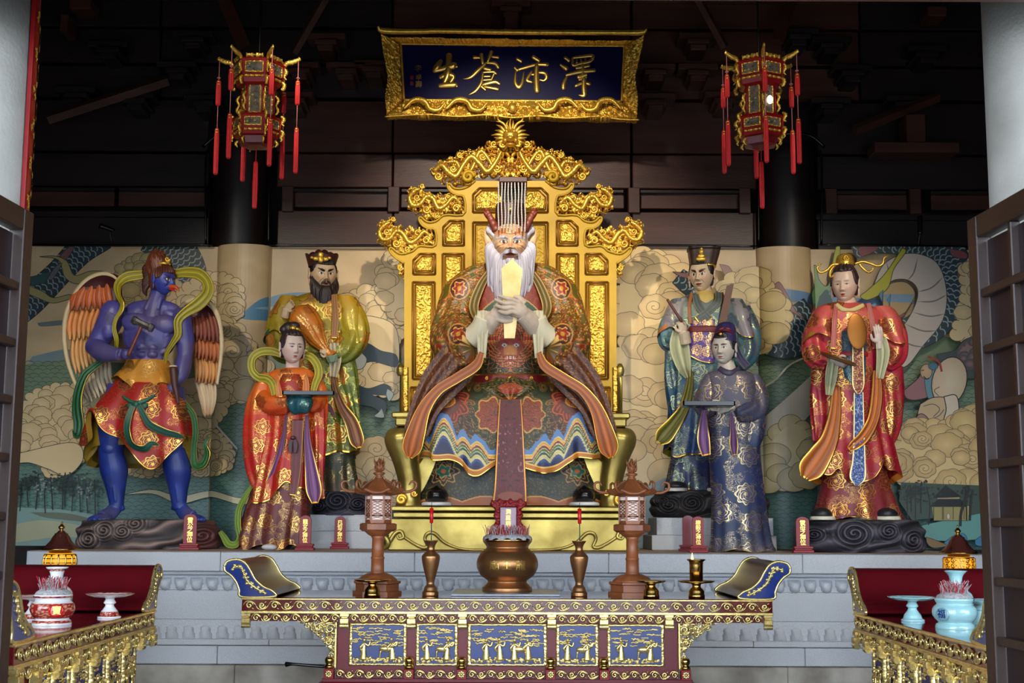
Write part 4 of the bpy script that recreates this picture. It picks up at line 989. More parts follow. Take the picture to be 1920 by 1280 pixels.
# ================================================================ figure helpers
def sm(x, a, b): t = np.clip((x - a) / (b - a), 0, 1); return t * t * (3 - 2 * t)
def gs(x, y, cx, cy, sx, sy): return np.exp(-((x - cx) / sx) ** 2 - ((y - cy) / sy) ** 2)
def blend(c, m, col):
    m = np.clip(np.asarray(m, float), 0, 1)[..., None]; c = c.copy(); c[..., :3] = c[..., :3] * (1 - m) + np.asarray(col, float)[..., :3] * m; return c
def rotm(yaw, pitch, roll=0):
    cy, sy, cp, sp, cr_, sr = cos(yaw), math.sin(yaw), cos(pitch), math.sin(pitch), cos(roll), math.sin(roll)
    return np.array([[cr_, -sr, 0], [sr, cr_, 0], [0, 0, 1]]) @ np.array([[cy, 0, sy], [0, 1, 0], [-sy, 0, cy]]) @ np.array([[1, 0, 0], [0, cp, -sp], [0, sp, cp]])
class Head:
    """sculpted head; local x right, y up, z forward; eyes at y = 0, chin at y = -1 (units of hh)"""
    def __init__(s, cx, cy, hw, hh, Yb, yaw=0, pitch=0, roll=0, cd=0): s.c = np.array([cx, cy, cd]); s.hw, s.hh, s.Yb = hw, hh, Yb; s.R = rotm(radians(yaw), radians(pitch), radians(roll))
    def D(s, P):
        P = np.asarray(P, float) * [s.hw, s.hh, s.hw]; Q = P @ s.R.T
        return np.stack([s.c[0] + Q[:, 0], s.c[1] - Q[:, 1], s.c[2] + Q[:, 2]], 1)
    def add(s, g, P, F, **k): g.add(s.D(P), F, s.Yb, **k)
    def face(s, skin, lips=(170, 50, 48), brow=(40, 26, 24), anger=0.0, browth=.05, eyeopen=.055, fem=0.0, blush=None, nose=1.0, iris=(44, 28, 20), wrinkle=None, ear=True, paint=None, lobe=1.0, nu=200, nv=150, mouthw=.24, extra=None, white=(232, 226, 216)):
        lat = np.linspace(.03, pi - .03, nv); ph = np.linspace(0, 2 * pi, nu, endpoint=False); ph = ph - .55 * np.sin(ph)
        L, A = np.meshgrid(lat, ph, indexing='ij'); x = np.sin(L) * np.sin(A); y = np.cos(L); z = np.sin(L) * np.cos(A)
        jaw = np.where(y < 0, 1 - (.30 - .13 * fem) * np.abs(np.clip(y, -1, 0)) ** 1.7, 1 - .04 * y)
        sq = np.sign(x) * np.abs(x) ** .92
        px_ = sq * jaw; pz = np.sign(z) * np.abs(z) ** .86 * 1.08 * np.where(y < -.2, 1 - .10 * (np.abs(y) - .2), 1)
        u, v = px_, y; fr = sm(z, 0, .35)
        ax = np.abs(u)
        d = np.interp(v, [-.46, -.38, -.30, -.05, .12, .3], [0, .13, .27, .13, .05, .0]) * np.exp(-(u / np.interp(v, [-.4, -.3, .1], [.17, .15, .10])) ** 2) * nose
        d += .10 * gs(ax, v, .15, -.33, .075, .06) * nose
        d += -.12 * gs(ax, v, .36, .02, .22, .12) + .085 * gs(ax, v, .38, .0, .15, .075)
        d += (.07 * (1 - .6 * fem)) * gs(ax, v, .36, .19 + .0 * anger, .28, .07) + .05 * gs(ax, v, .5, -.28, .24, .18)
        d += .075 * gs(u, v, 0, -.53, mouthw, .045) + .08 * gs(u, v, 0, -.63, mouthw * .8, .05) - .06 * gs(u, v, 0, -.575, mouthw * 1.1, .018) + .08 * gs(u, v, 0, -.86, .24, .12) - .04 * gs(u, v, 0, -.72, .25, .04)
        if anger: d += .06 * anger * gs(ax, v, .12, .16, .07, .10) - .05 * anger * np.exp(-((v + .36 + .9 * (ax - .28)) / .035) ** 2) * (ax > .2) * (ax < .5)
        if wrinkle is not None: d += wrinkle(u, v, ax)
        if extra is not None: d += extra(u, v, ax)
        pz = pz + d * fr
        P = np.stack([px_, y, pz], -1).reshape(-1, 3)
        C = np.zeros((nv, nu, 4)); C[..., :3] = skin
        C = blend(C, .55 * gs(ax, v, .5, -.22, .26, .16) * fr, blush if blush is not None else shade(skin, .97))
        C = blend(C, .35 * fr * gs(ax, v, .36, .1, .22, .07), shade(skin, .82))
        # lips
        hw_ = mouthw; lipc = fr * (np.abs(u) < hw_) * sm((.050 * (1 - (u / hw_) ** 2).clip(0) ** .7) * np.where(v > -.575, 1 + .3 * np.cos(u / hw_ * 9), 1.3) - np.abs(v + .575) * .9, -.006, .01)
        C = blend(C, lipc, lips); C = blend(C, fr * (np.abs(u) < hw_ * .95) * (np.abs(v + .575) < .010), shade(lips, .35))
        sl = anger * .45
        ev = v - (ax - .37) * sl * .6 + .02
        inside = ((ax - .37) / .185) ** 2 + (ev / eyeopen) ** 2
        eye = fr * sm(1.15 - inside, 0, .15); C = blend(C, eye, white if fem < 1 else shade(skin, .92))
        C = blend(C, eye * sm(.085 - np.hypot(ax - .36, ev), -.01, .01), iris); C = blend(C, eye * (np.hypot(ax - .36, ev) < .035), (12, 10, 10))
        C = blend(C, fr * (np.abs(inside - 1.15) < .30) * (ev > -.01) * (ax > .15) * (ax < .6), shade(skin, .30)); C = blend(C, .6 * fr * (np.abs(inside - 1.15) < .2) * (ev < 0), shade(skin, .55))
        by = .155 + sl * .62 * (ax - .30) - .10 * (ax - .34) ** 2 * (2.2 if not anger else -.6)
        bm_ = fr * (ax > .13) * (ax < .64) * sm(browth * np.interp(ax, [.13, .3, .64], [.8, 1.1, .25]) - np.abs(v - by), -.006, .008)
        C = blend(C, bm_, brow)
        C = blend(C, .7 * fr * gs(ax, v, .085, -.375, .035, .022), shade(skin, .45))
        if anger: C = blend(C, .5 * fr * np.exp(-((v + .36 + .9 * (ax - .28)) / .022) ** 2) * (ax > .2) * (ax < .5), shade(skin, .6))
        if paint is not None: C = paint(C, u, v, ax, fr, z)
        g = Geo(); Fq = gridF(nv, nu); P2, F2 = capfan(P, Fq, nv, nu); Cc = C.reshape(-1, 4); Cc = np.vstack([Cc, Cc[:1], Cc[-1:]])
        s.add(g, P2, F2, col=Cc)
        if ear:
            for sx in (-1, 1):
                V, F = ell((0, 0, 0), (.10, .30, .20), 18, 16); V = np.array(V); V[:, 0] += sx * .07 * np.abs(V[:, 1] / .3); V = V + [sx * 1.08, -.06, -.08]; s.add(g, V, F, col=skin)
                V, F = ell((sx * 1.13, -.05, -.02), (.03, .20, .10), 12, 10); s.add(g, V, F, col=shade(skin, .72))
                V, F = ell((sx * 1.07, -.42 - .06 * lobe, -.04), (.08, .13 * lobe, .10), 12, 10); s.add(g, V, F, col=shade(skin, .97))
        return g
def hand(wrist, d, a, size, curl=(.5, .5, .5, .5), thumb=1.0, spread=.05, th_curl=.5, palm_t=.11):
    """closed shapes of a hand: d finger direction, a towards the index side, curls bend towards cross(d, a)"""
    w = np.array(wrist, float); d = np.array(d, float); d /= np.linalg.norm(d); a = np.array(a, float); a -= d * (a @ d); a /= np.linalg.norm(a); n = np.cross(d, a)
    out = []
    Rm = np.stack([a, d, n], 1)
    V, F = ell((0, 0, 0), (.23 * size, .30 * size, palm_t * size), 20, 14); out.append((V @ Rm.T + w + d * .27 * size, F))
    out.append(tube([w - d * .22 * size, w + d * .10 * size], [.12 * size, .15 * size], 12, ns=6, flat=.8))
    L = (.86, 1.0, .95, .74)
    for i in range(4):
        o = (.165, .055, -.055, -.165)[i]; p = w + d * .46 * size + a * o * size; ang = 0.0; pts = [w + d * .25 * size + a * o * .8 * size, p]
        fd = d * cos(o * spread * 6) + a * math.sin(o * spread * 6)
        for k, l in enumerate((.20, .15, .12)):
            ang += curl[i] * (1.0, 1.1, .8)[k]; p = p + (fd * cos(ang) + n * math.sin(ang)) * l * size * L[i]; pts.append(p)
        out.append(tube(pts, [.065 * size, .066 * size, .060 * size, .054 * size, .040 * size], 10, ns=20))
    p0 = w + d * .12 * size + a * .12 * size; t1 = p0 + (d * .45 + a * .75 * thumb) / 1.0 * .26 * size + n * .05 * size; t2 = t1 + (d * .8 + a * (.35 - th_curl * .7) * thumb + n * th_curl * .5) * .19 * size; t3 = t2 + (d * .8 + a * (.1 - th_curl * .9) * thumb + n * th_curl * .6) * .14 * size
    out.append(tube([p0, t1, t2, t3], [.09 * size, .075 * size, .064 * size, .045 * size], 10, ns=16))
    return out
def skinmesh(name, shapes, Yb, col, parent, voxel=1.0, smooth=3, mat='skin'):
    V, F, N = remesh(shapes, voxel, smooth); g = Geo(); C = np.zeros((len(V), 4)); C[:, :3] = col(V, N) if callable(col) else col
    g.add(V, F, Yb, col=C); return build(name, g, M[mat], parent)
GOLDC = (235, 185, 80, 1.0)
def cloth_cols(n, base): C = np.zeros((n, 4)); C[:, :3] = base[:3]; return C
def trimband(V, F, A, T, sd, outer, inner, edge=.86, tip=.03, grad=None):
    """two-faced band colours with gilded rims"""
    C = cloth_cols(len(V), outer); C[sd < 0, :3] = inner
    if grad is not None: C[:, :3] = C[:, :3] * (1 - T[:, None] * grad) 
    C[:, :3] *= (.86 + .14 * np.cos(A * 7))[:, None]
    C[(np.abs(A) > edge)] = GOLDC; C[T > 1 - tip] = GOLDC
    return C
def band(name, path, w, Yb, outer, inner, parent, mat='paint', ns=60, nw=13, th=1.6, rip=None, edge=.86, orn=0.0, tip=.03, tilt=0.0, grad=None):
    V, F, A, T, sd = ribbon(path, w, ns, nw, th, rip, tilt=tilt); g = Geo()
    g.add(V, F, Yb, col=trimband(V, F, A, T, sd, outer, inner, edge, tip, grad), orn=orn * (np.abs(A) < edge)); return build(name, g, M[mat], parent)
def sleeve_end(name, path, w, Yb, outer, inner, parent, mat='paint', cup=.5, **k):
    """hanging teardrop sleeve mouth showing its lining, gold rimmed"""
    def rip(a, t): return -cup * 10 * (1 - a ** 2) * sm(t, .2, .8) + .8 * np.cos(a * 9)
    return band(name, path, w, Yb, inner, outer, parent, mat, ns=80, nw=19, rip=rip, **k)

# ================================================================ the seated king
KB = painted('king_brocade', .5, ornament=True, line=(178, 110, 38), medal=(96, 26, 22), cell=1 / 60., nscale=.075, rnd=.3)
king = thing('seated_king_statue', 'large seated white-bearded king statue in brown and green robes on the throne', 'statue', (X(CXK, YK), YK, PT))
# --- torso with the dragon face on the chest
def kchest(u, v):
    C = np.zeros((len(u), 4)); C[:, :3] = (30, 44, 26)
    ax = np.abs(u - CXK); n = vnoise(u / 7, v / 7, 5); r = np.hypot(ax, v - 655)
    c = np.abs(((vnoise(ax / 9, v / 9, 4) * 5) % 1) - .5); C = blend(C, (c < .12) * (r > 18), (150, 96, 50)); C = blend(C, (c > .36) * (r > 20) * (r < 40), (120, 26, 20))
    face = sm(24 - np.hypot(ax, (v - 655) * .95), -1, 2); C = blend(C, face, (150, 60, 24)); C = blend(C, face * (np.abs(v - 664) < 9) * (ax < 12), (176, 108, 44))
    C = blend(C, (np.hypot((ax - 11) / 4.6, (v - 655) / 2.8) < 1), (205, 205, 190)); C = blend(C, np.hypot(ax - 11, v - 655) < 2.0, (24, 60, 90))
    C = blend(C, (np.abs(v - (648 - .5 * (ax - 10))) < 2.2) * (ax > 4) * (ax < 20), (150, 22, 20))
    m = (np.hypot(ax / 10, (v - 682) / 8) < 1); C = blend(C, m, (90, 14, 14)); C = blend(C, m * (np.abs(v - 678) < 2.4) * ((ax % 4) < 2.6), (225, 215, 190)); C = blend(C, m * (np.abs(v - 688) < 1.8) * ((ax % 4) < 2.6), (215, 205, 180))
    C = blend(C, (np.hypot(ax - 4.5, v - 671) < 2.4), (190, 120, 50))
    fl = (r > 22) * (r < 42) * (np.abs(((np.arctan2(v - 660, ax) * 3.2 + r * .16) % 1) - .5) < .16); C = blend(C, fl, (190, 44, 24)); C = blend(C, (r > 22) * (r < 42) * (np.abs(np.abs(((np.arctan2(v - 660, ax) * 3.2 + r * .16) % 1) - .5) - .2) < .05), (200, 150, 70))
    col = v < (607 + .004 * ax ** 2); C = blend(C, col, (112, 32, 20)); C = blend(C, (np.abs(v - (565 + ax * .0)) < 300) * col * (np.abs(((vnoise(ax / 8, v / 8, 8) * 4) % 1) - .5) < .10), (140, 56, 32))
    g2_ = (v > 563 + .010 * ax ** 2) & (v < 592 + .006 * ax ** 2); C = blend(C, g2_, (26, 66, 44)); C = blend(C, np.abs(v - (563 + .010 * ax ** 2)) < 1.2, (190, 140, 60))
    return C
V, F = loft([(500, CXK, -10, 30, 26), (512, CXK, -8, 66, 34), (530, CXK, -5, 84, 44), (570, CXK, 0, 88, 52), (620, CXK, 4, 82, 54), (670, CXK, 8, 72, 54), (705, CXK, 8, 66, 54), (728, CXK, 10, 70, 58)], 260, 220, p=2.3, front=.5)
g = Geo(); g.add(V, F, YK, col=kchest(V[:, 0], V[:, 1])); build('torso_robe', g, M['paint'], king)
# belt
V, F = loft([(703, CXK, 10, 68, 58), (706, CXK, 10, 74, 63), (716, CXK, 10, 76, 65), (722, CXK, 10, 78, 67)], 140, 20, p=2.3)
V = np.array(V); fr_ = np.clip((V[:, 2] - 10) / 60, 0, 1); V[:, 1] += fr_ * 5; C = cloth_cols(len(V), (112, 14, 22)); C[(V[:, 1] - fr_ * 5 < 705.5) | (V[:, 1] - fr_ * 5 > 720)] = GOLDC
g = Geo(); g.add(V, F, YK, col=C); belt = build('belt', g, M['paint'], king)
for x, r in ((CXK, 5.5), (CXK - 43, 4.2), (CXK + 38, 4.2)):
    g = Geo(); dd = 8 + 68 * math.sqrt(max(0, 1 - ((x - CXK) / 78) ** 2)); yy = 714 + 4.5 * (1 - abs(x - CXK) / 78)
    for q in range(8): V, F = ell((x + r * .6 * cos(q * pi / 4), yy + r * .6 * math.sin(q * pi / 4), dd), (r * .42, r * .42, 2.5), 8, 6); g.add(V, F, YK)
    V, F = ell((x, yy, dd + 1), (r * .45, r * .45, 3), 10, 8); g.add(V, F, YK); sub('rosette', g, M['gold'], belt)
# --- under robe over the feet
def uf(A, T): return 5 * np.sin(A * 9 + 1) * sm(T, .3, 1) + 3 * np.sin(A * 17) * sm(T, .5, 1)
KP = [(840, CXK, 10, 150, 70), (880, CXK, 14, 158, 74), (915, CXK, 16, 172, 78), (940, CXK, 16, 190, 82), (948.5, CXK, 16, 198, 84)]
V, F = loft(KP, 380, 90, uf, 2.4, front=.5)
def underc(V):
    u, v = V[:, 0], V[:, 1]; ax = np.abs(u - CXK); C = np.zeros((len(V), 4)); C[:, :3] = (26, 34, 28)
    r = np.hypot((ax - 122) / 1.15, v - 886); th = np.arctan2(v - 886, ax - 122)
    pet = 22 + 4 * np.cos(th * 8); C = blend(C, r < pet, (30, 26, 24)); C = blend(C, np.abs(r - pet) < 1.2, (150, 112, 60)); C = blend(C, np.abs(r - (15 + 2.5 * np.cos(th * 8))) < .9, (140, 104, 56))
    C = blend(C, r < 11 + 2 * np.cos(th * 5), (24, 92, 76)); C = blend(C, np.abs(r - 11 - 2 * np.cos(th * 5)) < .9, (160, 130, 70)); C = blend(C, r < 4.2, (180, 84, 40))
    sc_ = (r > 30) & (np.abs(((vnoise(ax / 9, v / 9, 12) * 5) % 1) - .5) < .07); C = blend(C, sc_ * .6, (120, 92, 52))
    hem = 942 - 10 * np.abs(np.sin((ax - 5) / 26.0)); C = blend(C, v > hem, (128, 68, 32)); C = blend(C, np.abs(v - hem) < 1.2, (170, 120, 60))
    return C
g = Geo(); g.add(V, F, YK, col=underc(V)); build('under_robe', g, M['paint'], king)
# --- over robe: lap, knees, rainbow wave border, rippled hem
def lapf(A, T):
    kn = np.exp(-((np.abs((A + pi) % (2 * pi) - pi) - .92) / .36) ** 2)
    return 16 * kn * sm(T, .12, .45) - 12 * np.exp(-(((A + pi) % (2 * pi) - pi) / .34) ** 2) * sm(T, .2, .5) + (4.5 * np.sin(A * 15)) * sm(T, .55, 1) + 2.2 * np.sin(A * 31 + 1) * sm(T, .7, 1)
LK = [(716, CXK, 8, 62, 50), (722, CXK, 10, 84, 58), (738, CXK, 16, 118, 70), (765, CXK, 22, 148, 80), (800, CXK, 24, 160, 84), (840, CXK, 24, 166, 86), (868, CXK, 24, 170, 88)]
def laph(A):   # extra drop of the hem
    aa = np.abs((A + pi) % (2 * pi) - pi); return 26 * np.exp(-((aa - .30) / .20) ** 2) + 8 * np.exp(-((aa - 1.45) / .18) ** 2) - 6 * np.exp(-((aa - .92) / .22) ** 2) + 3.5 * np.sin(A * 15 + .6)
nt, nz = 460, 260
K = cr(LK, nz); t = np.linspace(0, 1, nz); a = np.linspace(0, 2 * pi, nt, endpoint=False); a = a - .5 * np.sin(a); A, T = np.meshgrid(a, t); r = lapf(A, T)
sx = np.sign(np.sin(A)) * np.abs(np.sin(A)) ** .85; sd_ = np.sign(np.cos(A)) * np.abs(np.cos(A)) ** .85
V = np.stack([K[:, 1:2] + (K[:, 3:4] + r) * sx, K[:, 0:1] + laph(A) * sm(T, .45, 1) ** 1.2, K[:, 2:3] + (K[:, 4:5] + r) * sd_], -1).reshape(-1, 3); F = gridF(nz, nt)
hemdist = ((1 - T) * 152).ravel()
def lapc(V, hd, A, T):
    u, v = V[:, 0], V[:, 1]; ax = np.abs(u - CXK); C = np.zeros((len(V), 4)); n = vnoise(u / 30, v / 30, 2)
    C[:, :3] = blend(np.tile((62., 36., 24.), (len(V), 1)), sm(72 - ax, -12, 14) * .9, (40, 58, 28))
    sw = np.abs(((vnoise(ax / 15, v / 15, 7) * 5) % 1) - .5); C = blend(C, (sw < .14) * .8, (92, 60, 30)); C = blend(C, (sw > .44) * .8, (36, 28, 20)); C = blend(C, (np.abs(sw - .15) < .03), (160, 108, 48))
    # lotus medallion on the knees
    r = np.hypot((ax - 120) / 1.25, v - 764); th = np.arctan2(v - 764, ax - 120)
    C = blend(C, r < 36 + 4 * np.cos(th * 9), (84, 32, 22)); C = blend(C, np.abs(r - 34 - 4 * np.cos(th * 9)) < 1.3, (170, 78, 34)); C = blend(C, (r > 24) * (r < 33) * (np.abs(((th * 4.5 + r * .12) % 1) - .5) < .2), (160, 52, 26))
    lo = (np.hypot((ax - 120) / 20, (v - 760) / 12) < 1); C = blend(C, lo, (170, 98, 34)); C = blend(C, lo * (np.abs((((ax - 120) * (1 + (v - 752) / 60)) % 9) - 4.5) < 1.0), (86, 40, 20)); C = blend(C, np.abs(np.hypot((ax - 120) / 20, (v - 760) / 12) - 1) < .06, (205, 140, 56))
    # red peony beside the strip
    r2 = np.hypot(ax - 36, (v - 785) * .8); th2 = np.arctan2(v - 785, ax - 36); C = blend(C, (r2 < 24 + 3 * np.cos(th2 * 7)) * (np.abs(((vnoise(ax / 5, v / 5, 3) * 4) % 1) - .5) > .14), (136, 48, 30)); C = blend(C, np.abs(r2 - 24 - 3 * np.cos(th2 * 7)) < 1.1, (190, 140, 66))
    # rainbow wave border
    def hill(c, w, h, off=0):
        q = (v - (868 + off)) + h * np.exp(-((ax - c) / w) ** 2) * 1.0
        return q
    L = np.maximum.reduce([hill(120, 24, 66), hill(86, 20, 38, 6), hill(160, 20, 34, 4), hill(60, 24, 46, 22), hill(30, 18, 34, 34)])
    cols = [(84, 120, 168), (84, 120, 168), (206, 148, 24), (118, 40, 30), (66, 98, 52), (40, 76, 66), (190, 176, 110), (52, 74, 120), (34, 44, 86), (26, 34, 70)]
    for i, cc in enumerate(cols): C = blend(C, (L > -22 + i * 6.0 + (3 * np.sin(u / 3.4) if i == 0 else 0)), cc)
    for i in range(2, 8): C = blend(C, np.abs(L + 22 - i * 6.0) < .7, (214, 196, 140))
    C = blend(C, hd < 9, (176, 104, 34)); C = blend(C, np.abs(hd - 9) < 1.3, (220, 170, 80)); C[hd < 1.4] = GOLDC
    return C
g = Geo(); g.add(V, F, YK, col=lapc(V, hemdist, A.ravel(), T.ravel())); 
# turned back inside of the hem
nb = nt; last = V[(nz - 1) * nt:]; inn = last.copy(); inn[:, 0] = CXK + (inn[:, 0] - CXK) * .955; inn[:, 2] = 24 + (inn[:, 2] - 24) * .95; inn[:, 1] -= 10
j = np.arange(nb); g.add(np.vstack([last, inn]), np.stack([j, (j + 1) % nb, (j + 1) % nb + nb, j + nb], 1), YK, col=(168, 96, 34)); build('over_robe', g, M['paint'], king)
# apron with orange rim, central maroon strip
V, F, A_, T_, sd = ribbon([(CXK, 716, 76), (CXK, 730, 92), (CXK, 745, 98), (CXK, 759, 100)], [72, 62, 42, 8], 60, 90, 3, lambda a, t: -26 * a ** 2 + 2 * np.sin(a * 14)); C = cloth_cols(len(V), (40, 54, 30))
w_ = np.interp(T_, [0, .33, .66, 1], [72, 62, 42, 8]); e_ = (1 - np.abs(A_)) * w_; sw = np.abs(((vnoise(np.abs(V[:, 0] - CXK) / 7, V[:, 1] / 7, 4) * 4) % 1) - .5)
C = blend(C, (sw < .13), (150, 110, 56)); C = blend(C, (np.hypot((V[:, 0] - CXK) / 22, (V[:, 1] - 738) / 11) < 1) * (sw > .12), (150, 40, 26)); C = blend(C, (e_ < 9) | (T_ > .86), (190, 112, 34)); C[(e_ < 1.6) | (T_ > .985)] = GOLDC
g = Geo(); g.add(V, F, YK, col=C); build('apron', g, M['paint'], king)
V, F, A_, T_, sd = ribbon([(CXK, 757, 96), (CXK, 800, 100), (CXK, 860, 103), (CXK, 915, 106), (CXK - 1, 941, 110)], [20, 23, 26, 29, 31], 150, 46, 3, lambda a, t: 1.5 * np.cos(a * 3)); C = cloth_cols(len(V), (92, 22, 24))
sw = np.abs(((vnoise(np.abs(V[:, 0] - CXK) / 8, V[:, 1] / 8, 14) * 4) % 1) - .5); C = blend(C, (sw < .10) * .9, (46, 18, 22)); C = blend(C, (vnoise(V[:, 0] / 4, V[:, 1] / 4, 3) > .86) * (np.abs(V[:, 1] - 850) < 50), (140, 90, 84)); C[(np.abs(A_) > .90)] = (190, 130, 60, .6); C = blend(C, (np.abs(A_) > .97), (110, 24, 22))
C = blend(C, np.hypot((V[:, 0] - CXK) / 22, (V[:, 1] - 932) / 8) < 1, (120, 62, 46))
g = Geo(); g.add(V, F, YK, col=C); build('hanging_strip', g, M['paint'], king)
# --- shoulders and sleeves
def sleeve_col(V, base=(92, 84, 20)):
    u, v = V[:, 0], V[:, 1]; ax = np.abs(u - CXK); C = np.zeros((len(V), 4)); n = vnoise(u / 22, v / 22, 6); C[:, :3] = blend(np.tile((88., 78., 20.), (len(V), 1)), n * sm(v, 560, 720), (66, 44, 26))
    sw = ((vnoise(ax / 12, v / 12, 9) * 5) % 1); C = blend(C, (sw > .62), (150, 70, 24)); C = blend(C, (sw > .74), (120, 38, 22)); C = blend(C, np.abs(sw - .62) < .04, (206, 150, 60)); C = blend(C, (sw > .9) * .8, (190, 120, 50))
    for (mx_, my) in ((94, 548), (94, 640)):
        r = np.hypot(ax - mx_, (v - my) * .85); th = np.arctan2(v - my, ax - mx_); C = blend(C, r < 19 + 1.5 * np.cos(th * 10), (70, 34, 24)); C = blend(C, np.abs(r - 18) < 1.1, (180, 130, 56)); C = blend(C, r < 11 + 2 * np.cos(th * 6), (140, 40, 24)); C = blend(C, np.abs(r - 11 - 2 * np.cos(th * 6)) < .8, (214, 170, 90)); C = blend(C, r < 4, (190, 140, 50))
    return C
def folds(n, amp, ph=0): return lambda A, T: amp * np.sin(A * n + ph + 3 * T) * (.4 + .6 * np.sin(pi * T))
for mi in (0, 1):
    def addm(g, V, F, **k):
        if mi: V, F = mir(V), mirF(F)
        if 'colf' in k: k['col'] = k.pop('colf')(V)
        g.add(V, F, YK, **k)
    g = Geo()
    V, F = tube([(935, 508, -6), (900, 524, 2), (872, 552, 8), (856, 596, 20), (852, 640, 44), (872, 668, 74), (892, 664, 92)], [16, 28, 34, 36, 40, 44, 38, 34], 120, ns=150, flat=1.0, fold=lambda a, t: 2.2 * np.sin(a * 7 + 5 * t) * sm(t, .2, .5) + 1.2 * np.sin(a * 13 - 9 * t))
    addm(g, V, F, colf=sleeve_col); build('sleeve', g, M['paint'], king)
    # cape edge over the shoulder
    g = Geo(); V, F = loft([(512, 895, -2, 30, 30), (530, 880, 0, 42, 38), (560, 868, 4, 44, 44), (588, 864, 10, 44, 46), (604, 862, 12, 42, 46)], 200, 110, lambda A, T: 2.5 * np.sin(A * 8) * sm(T, .4, 1) + 1.3 * np.sin(A * 19 + 2) * sm(T, .6, 1), cap=False)
    V = np.array(V); V[:, 1] += 9 * np.sin(V[:, 0] / 7.0) * sm(V[:, 1], 560, 604)
    addm(g, V, F, colf=sleeve_col); build('cape', g, M['paint'], king)
    # lapel
    for (p, w, o_, i_, nm) in (([(922, 510, 34), (902, 545, 48), (890, 585, 60), (902, 618, 78)], [5, 8, 9, 5], (112, 90, 24), (150, 84, 34), 'lapel'),):
        P = np.array(p); P = mir(P) if mi else P; band(nm, P, w, YK, o_, i_, king, rip=lambda a, t: 1.2 * np.cos(a * 4))
    # cream cuff and forearm
    g = Geo(); V, F = tube([(885, 648, 88), (903, 632, 98), (910, 612, 106)], [20, 20, 17], 30, ns=20, flat=.9); addm(g, V, F, col=(206, 196, 168))
    V, F, A_, T_, sd = ribbon([(909, 600, 112), (907, 640, 110), (906, 684, 104)], [11, 10, 7], 30, 12, 6, lambda a, t: 2.5 * np.cos(a * 5)); addm(g, V, F, col=(198, 188, 158)); build('cuff', g, M['skin'], king)
    # lower drape of the sleeve with its orange lining
    g = Geo(); V, F, A_, T_, sd = ribbon([(886, 650, 92), (862, 690, 98), (832, 728, 104), (806, 770, 108), (788, 818, 110), (779, 856, 108)], [34, 38, 36, 27, 22, 12], 110, 60, 6, lambda a, t: 5 * np.cos(a * 4 + 1) + 2 * np.sin(a * 11))
    def dcol(V):
        C = np.zeros((len(V), 4)); C[:, :3] = (88, 46, 26); ax = np.abs(V[:, 0] - CXK); sw = np.abs(((vnoise(ax / 7, V[:, 1] / 7, 19) * 5) % 1) - .5); C = blend(C, sw < .14, (52, 28, 20)); C = blend(C, np.abs(sw - .2) < .03, (150, 92, 44)); return C
    addm(g, V, F, colf=dcol); build('sleeve_drape', g, M['paint'], king)
    P = np.array([(906, 676, 116), (895, 700, 120), (862, 722, 122), (828, 744, 122), (803, 778, 122), (788, 822, 122), (781, 848, 120), (777, 864, 118)]); P = mir(P) if mi else P
    band('sleeve_lining', P, [5, 9, 9, 9, 12, 17, 17, 5], YK, (178, 92, 28), (110, 54, 26), king, ns=120, nw=21, th=3, rip=lambda a, t: 2.2 * np.cos(a * 5) * sm(t, .3, .9) - 3 * (1 - a ** 2) * sm(t, .5, .9), edge=.90, tip=.012)
    # shoes
    g = Geo(); V, F = ell((824, 932, 96), (21, 19, 34), 36, 26); V = np.array(V); V[:, 1] = np.minimum(V[:, 1], 944); V[:, 1] += 1.2 * np.sin(V[:, 0] / 3) * np.sin(V[:, 2] / 4); addm(g, V, F); sh = build('shoe', g, M['black'], king)
    g = Geo(); V, F = loft([(943, 824, 98, 24, 38), (945, 824, 98, 27, 41), (949.0, 824, 98, 27, 41)], 40, 6); addm(g, V, F, col=(200, 198, 196)); sub('sole', g, M['paint'], sh)
# --- head
KS = (214, 178, 140)
H = Head(CXK, 457, 34, 40, YK - .18, 0, 4)
def kwr(u, v, ax):
    w = .04 * np.sin((v - .28 + .10 * np.cos(u * 3.5)) * 42) * gs(u, v, 0, .36, .5, .16)
    return w + .12 * gs(ax, v, .62, -.22, .17, .12) + .07 * gs(ax, v, .58, -.48, .12, .14) + .06 * gs(u, v, 0, .46, .3, .14) - .07 * np.exp(-((v + .12 + .35 * (ax - .3)) / .03) ** 2) * (ax > .15) * (ax < .8) + .05 * gs(ax, v, .2, -.3, .1, .1)
def kpaint(C, u, v, ax, fr, z):
    O = (206, 104, 48)
    C = blend(C, .8 * fr * np.exp(-((v + .12 + .35 * (ax - .3)) / .022) ** 2) * (ax > .15) * (ax < .85), O); C = blend(C, .6 * fr * np.exp(-((np.hypot(ax - .62, (v + .24) * 1.2) - .24) / .03) ** 2), O)
    C = blend(C, .6 * fr * np.exp(-((np.hypot(u, (v - .52) * 1.3) - .33) / .025) ** 2) * (v < .5), O); C = blend(C, .6 * fr * np.exp(-((np.hypot(u, (v - .56) * 1.2) - .43) / .03) ** 2) * (v < .45), O); C = blend(C, .6 * fr * gs(u, v, 0, -.22, .09, .12), O)
    C = blend(C, .7 * fr * gs(u, v, 0, -.76, .30, .08), O); C = blend(C, .5 * fr * gs(ax, v, .55, .48, .3, .2), (190, 80, 40)); C = blend(C, sm(v, .5, .72) * .4, (188, 150, 120)); return C
g = H.face(KS, (140, 36, 26), (200, 198, 210), .35, .085, .075, 0, (220, 160, 110), 1.25, (60, 30, 20), kwr, False, kpaint, mouthw=.36, nu=260, nv=200)
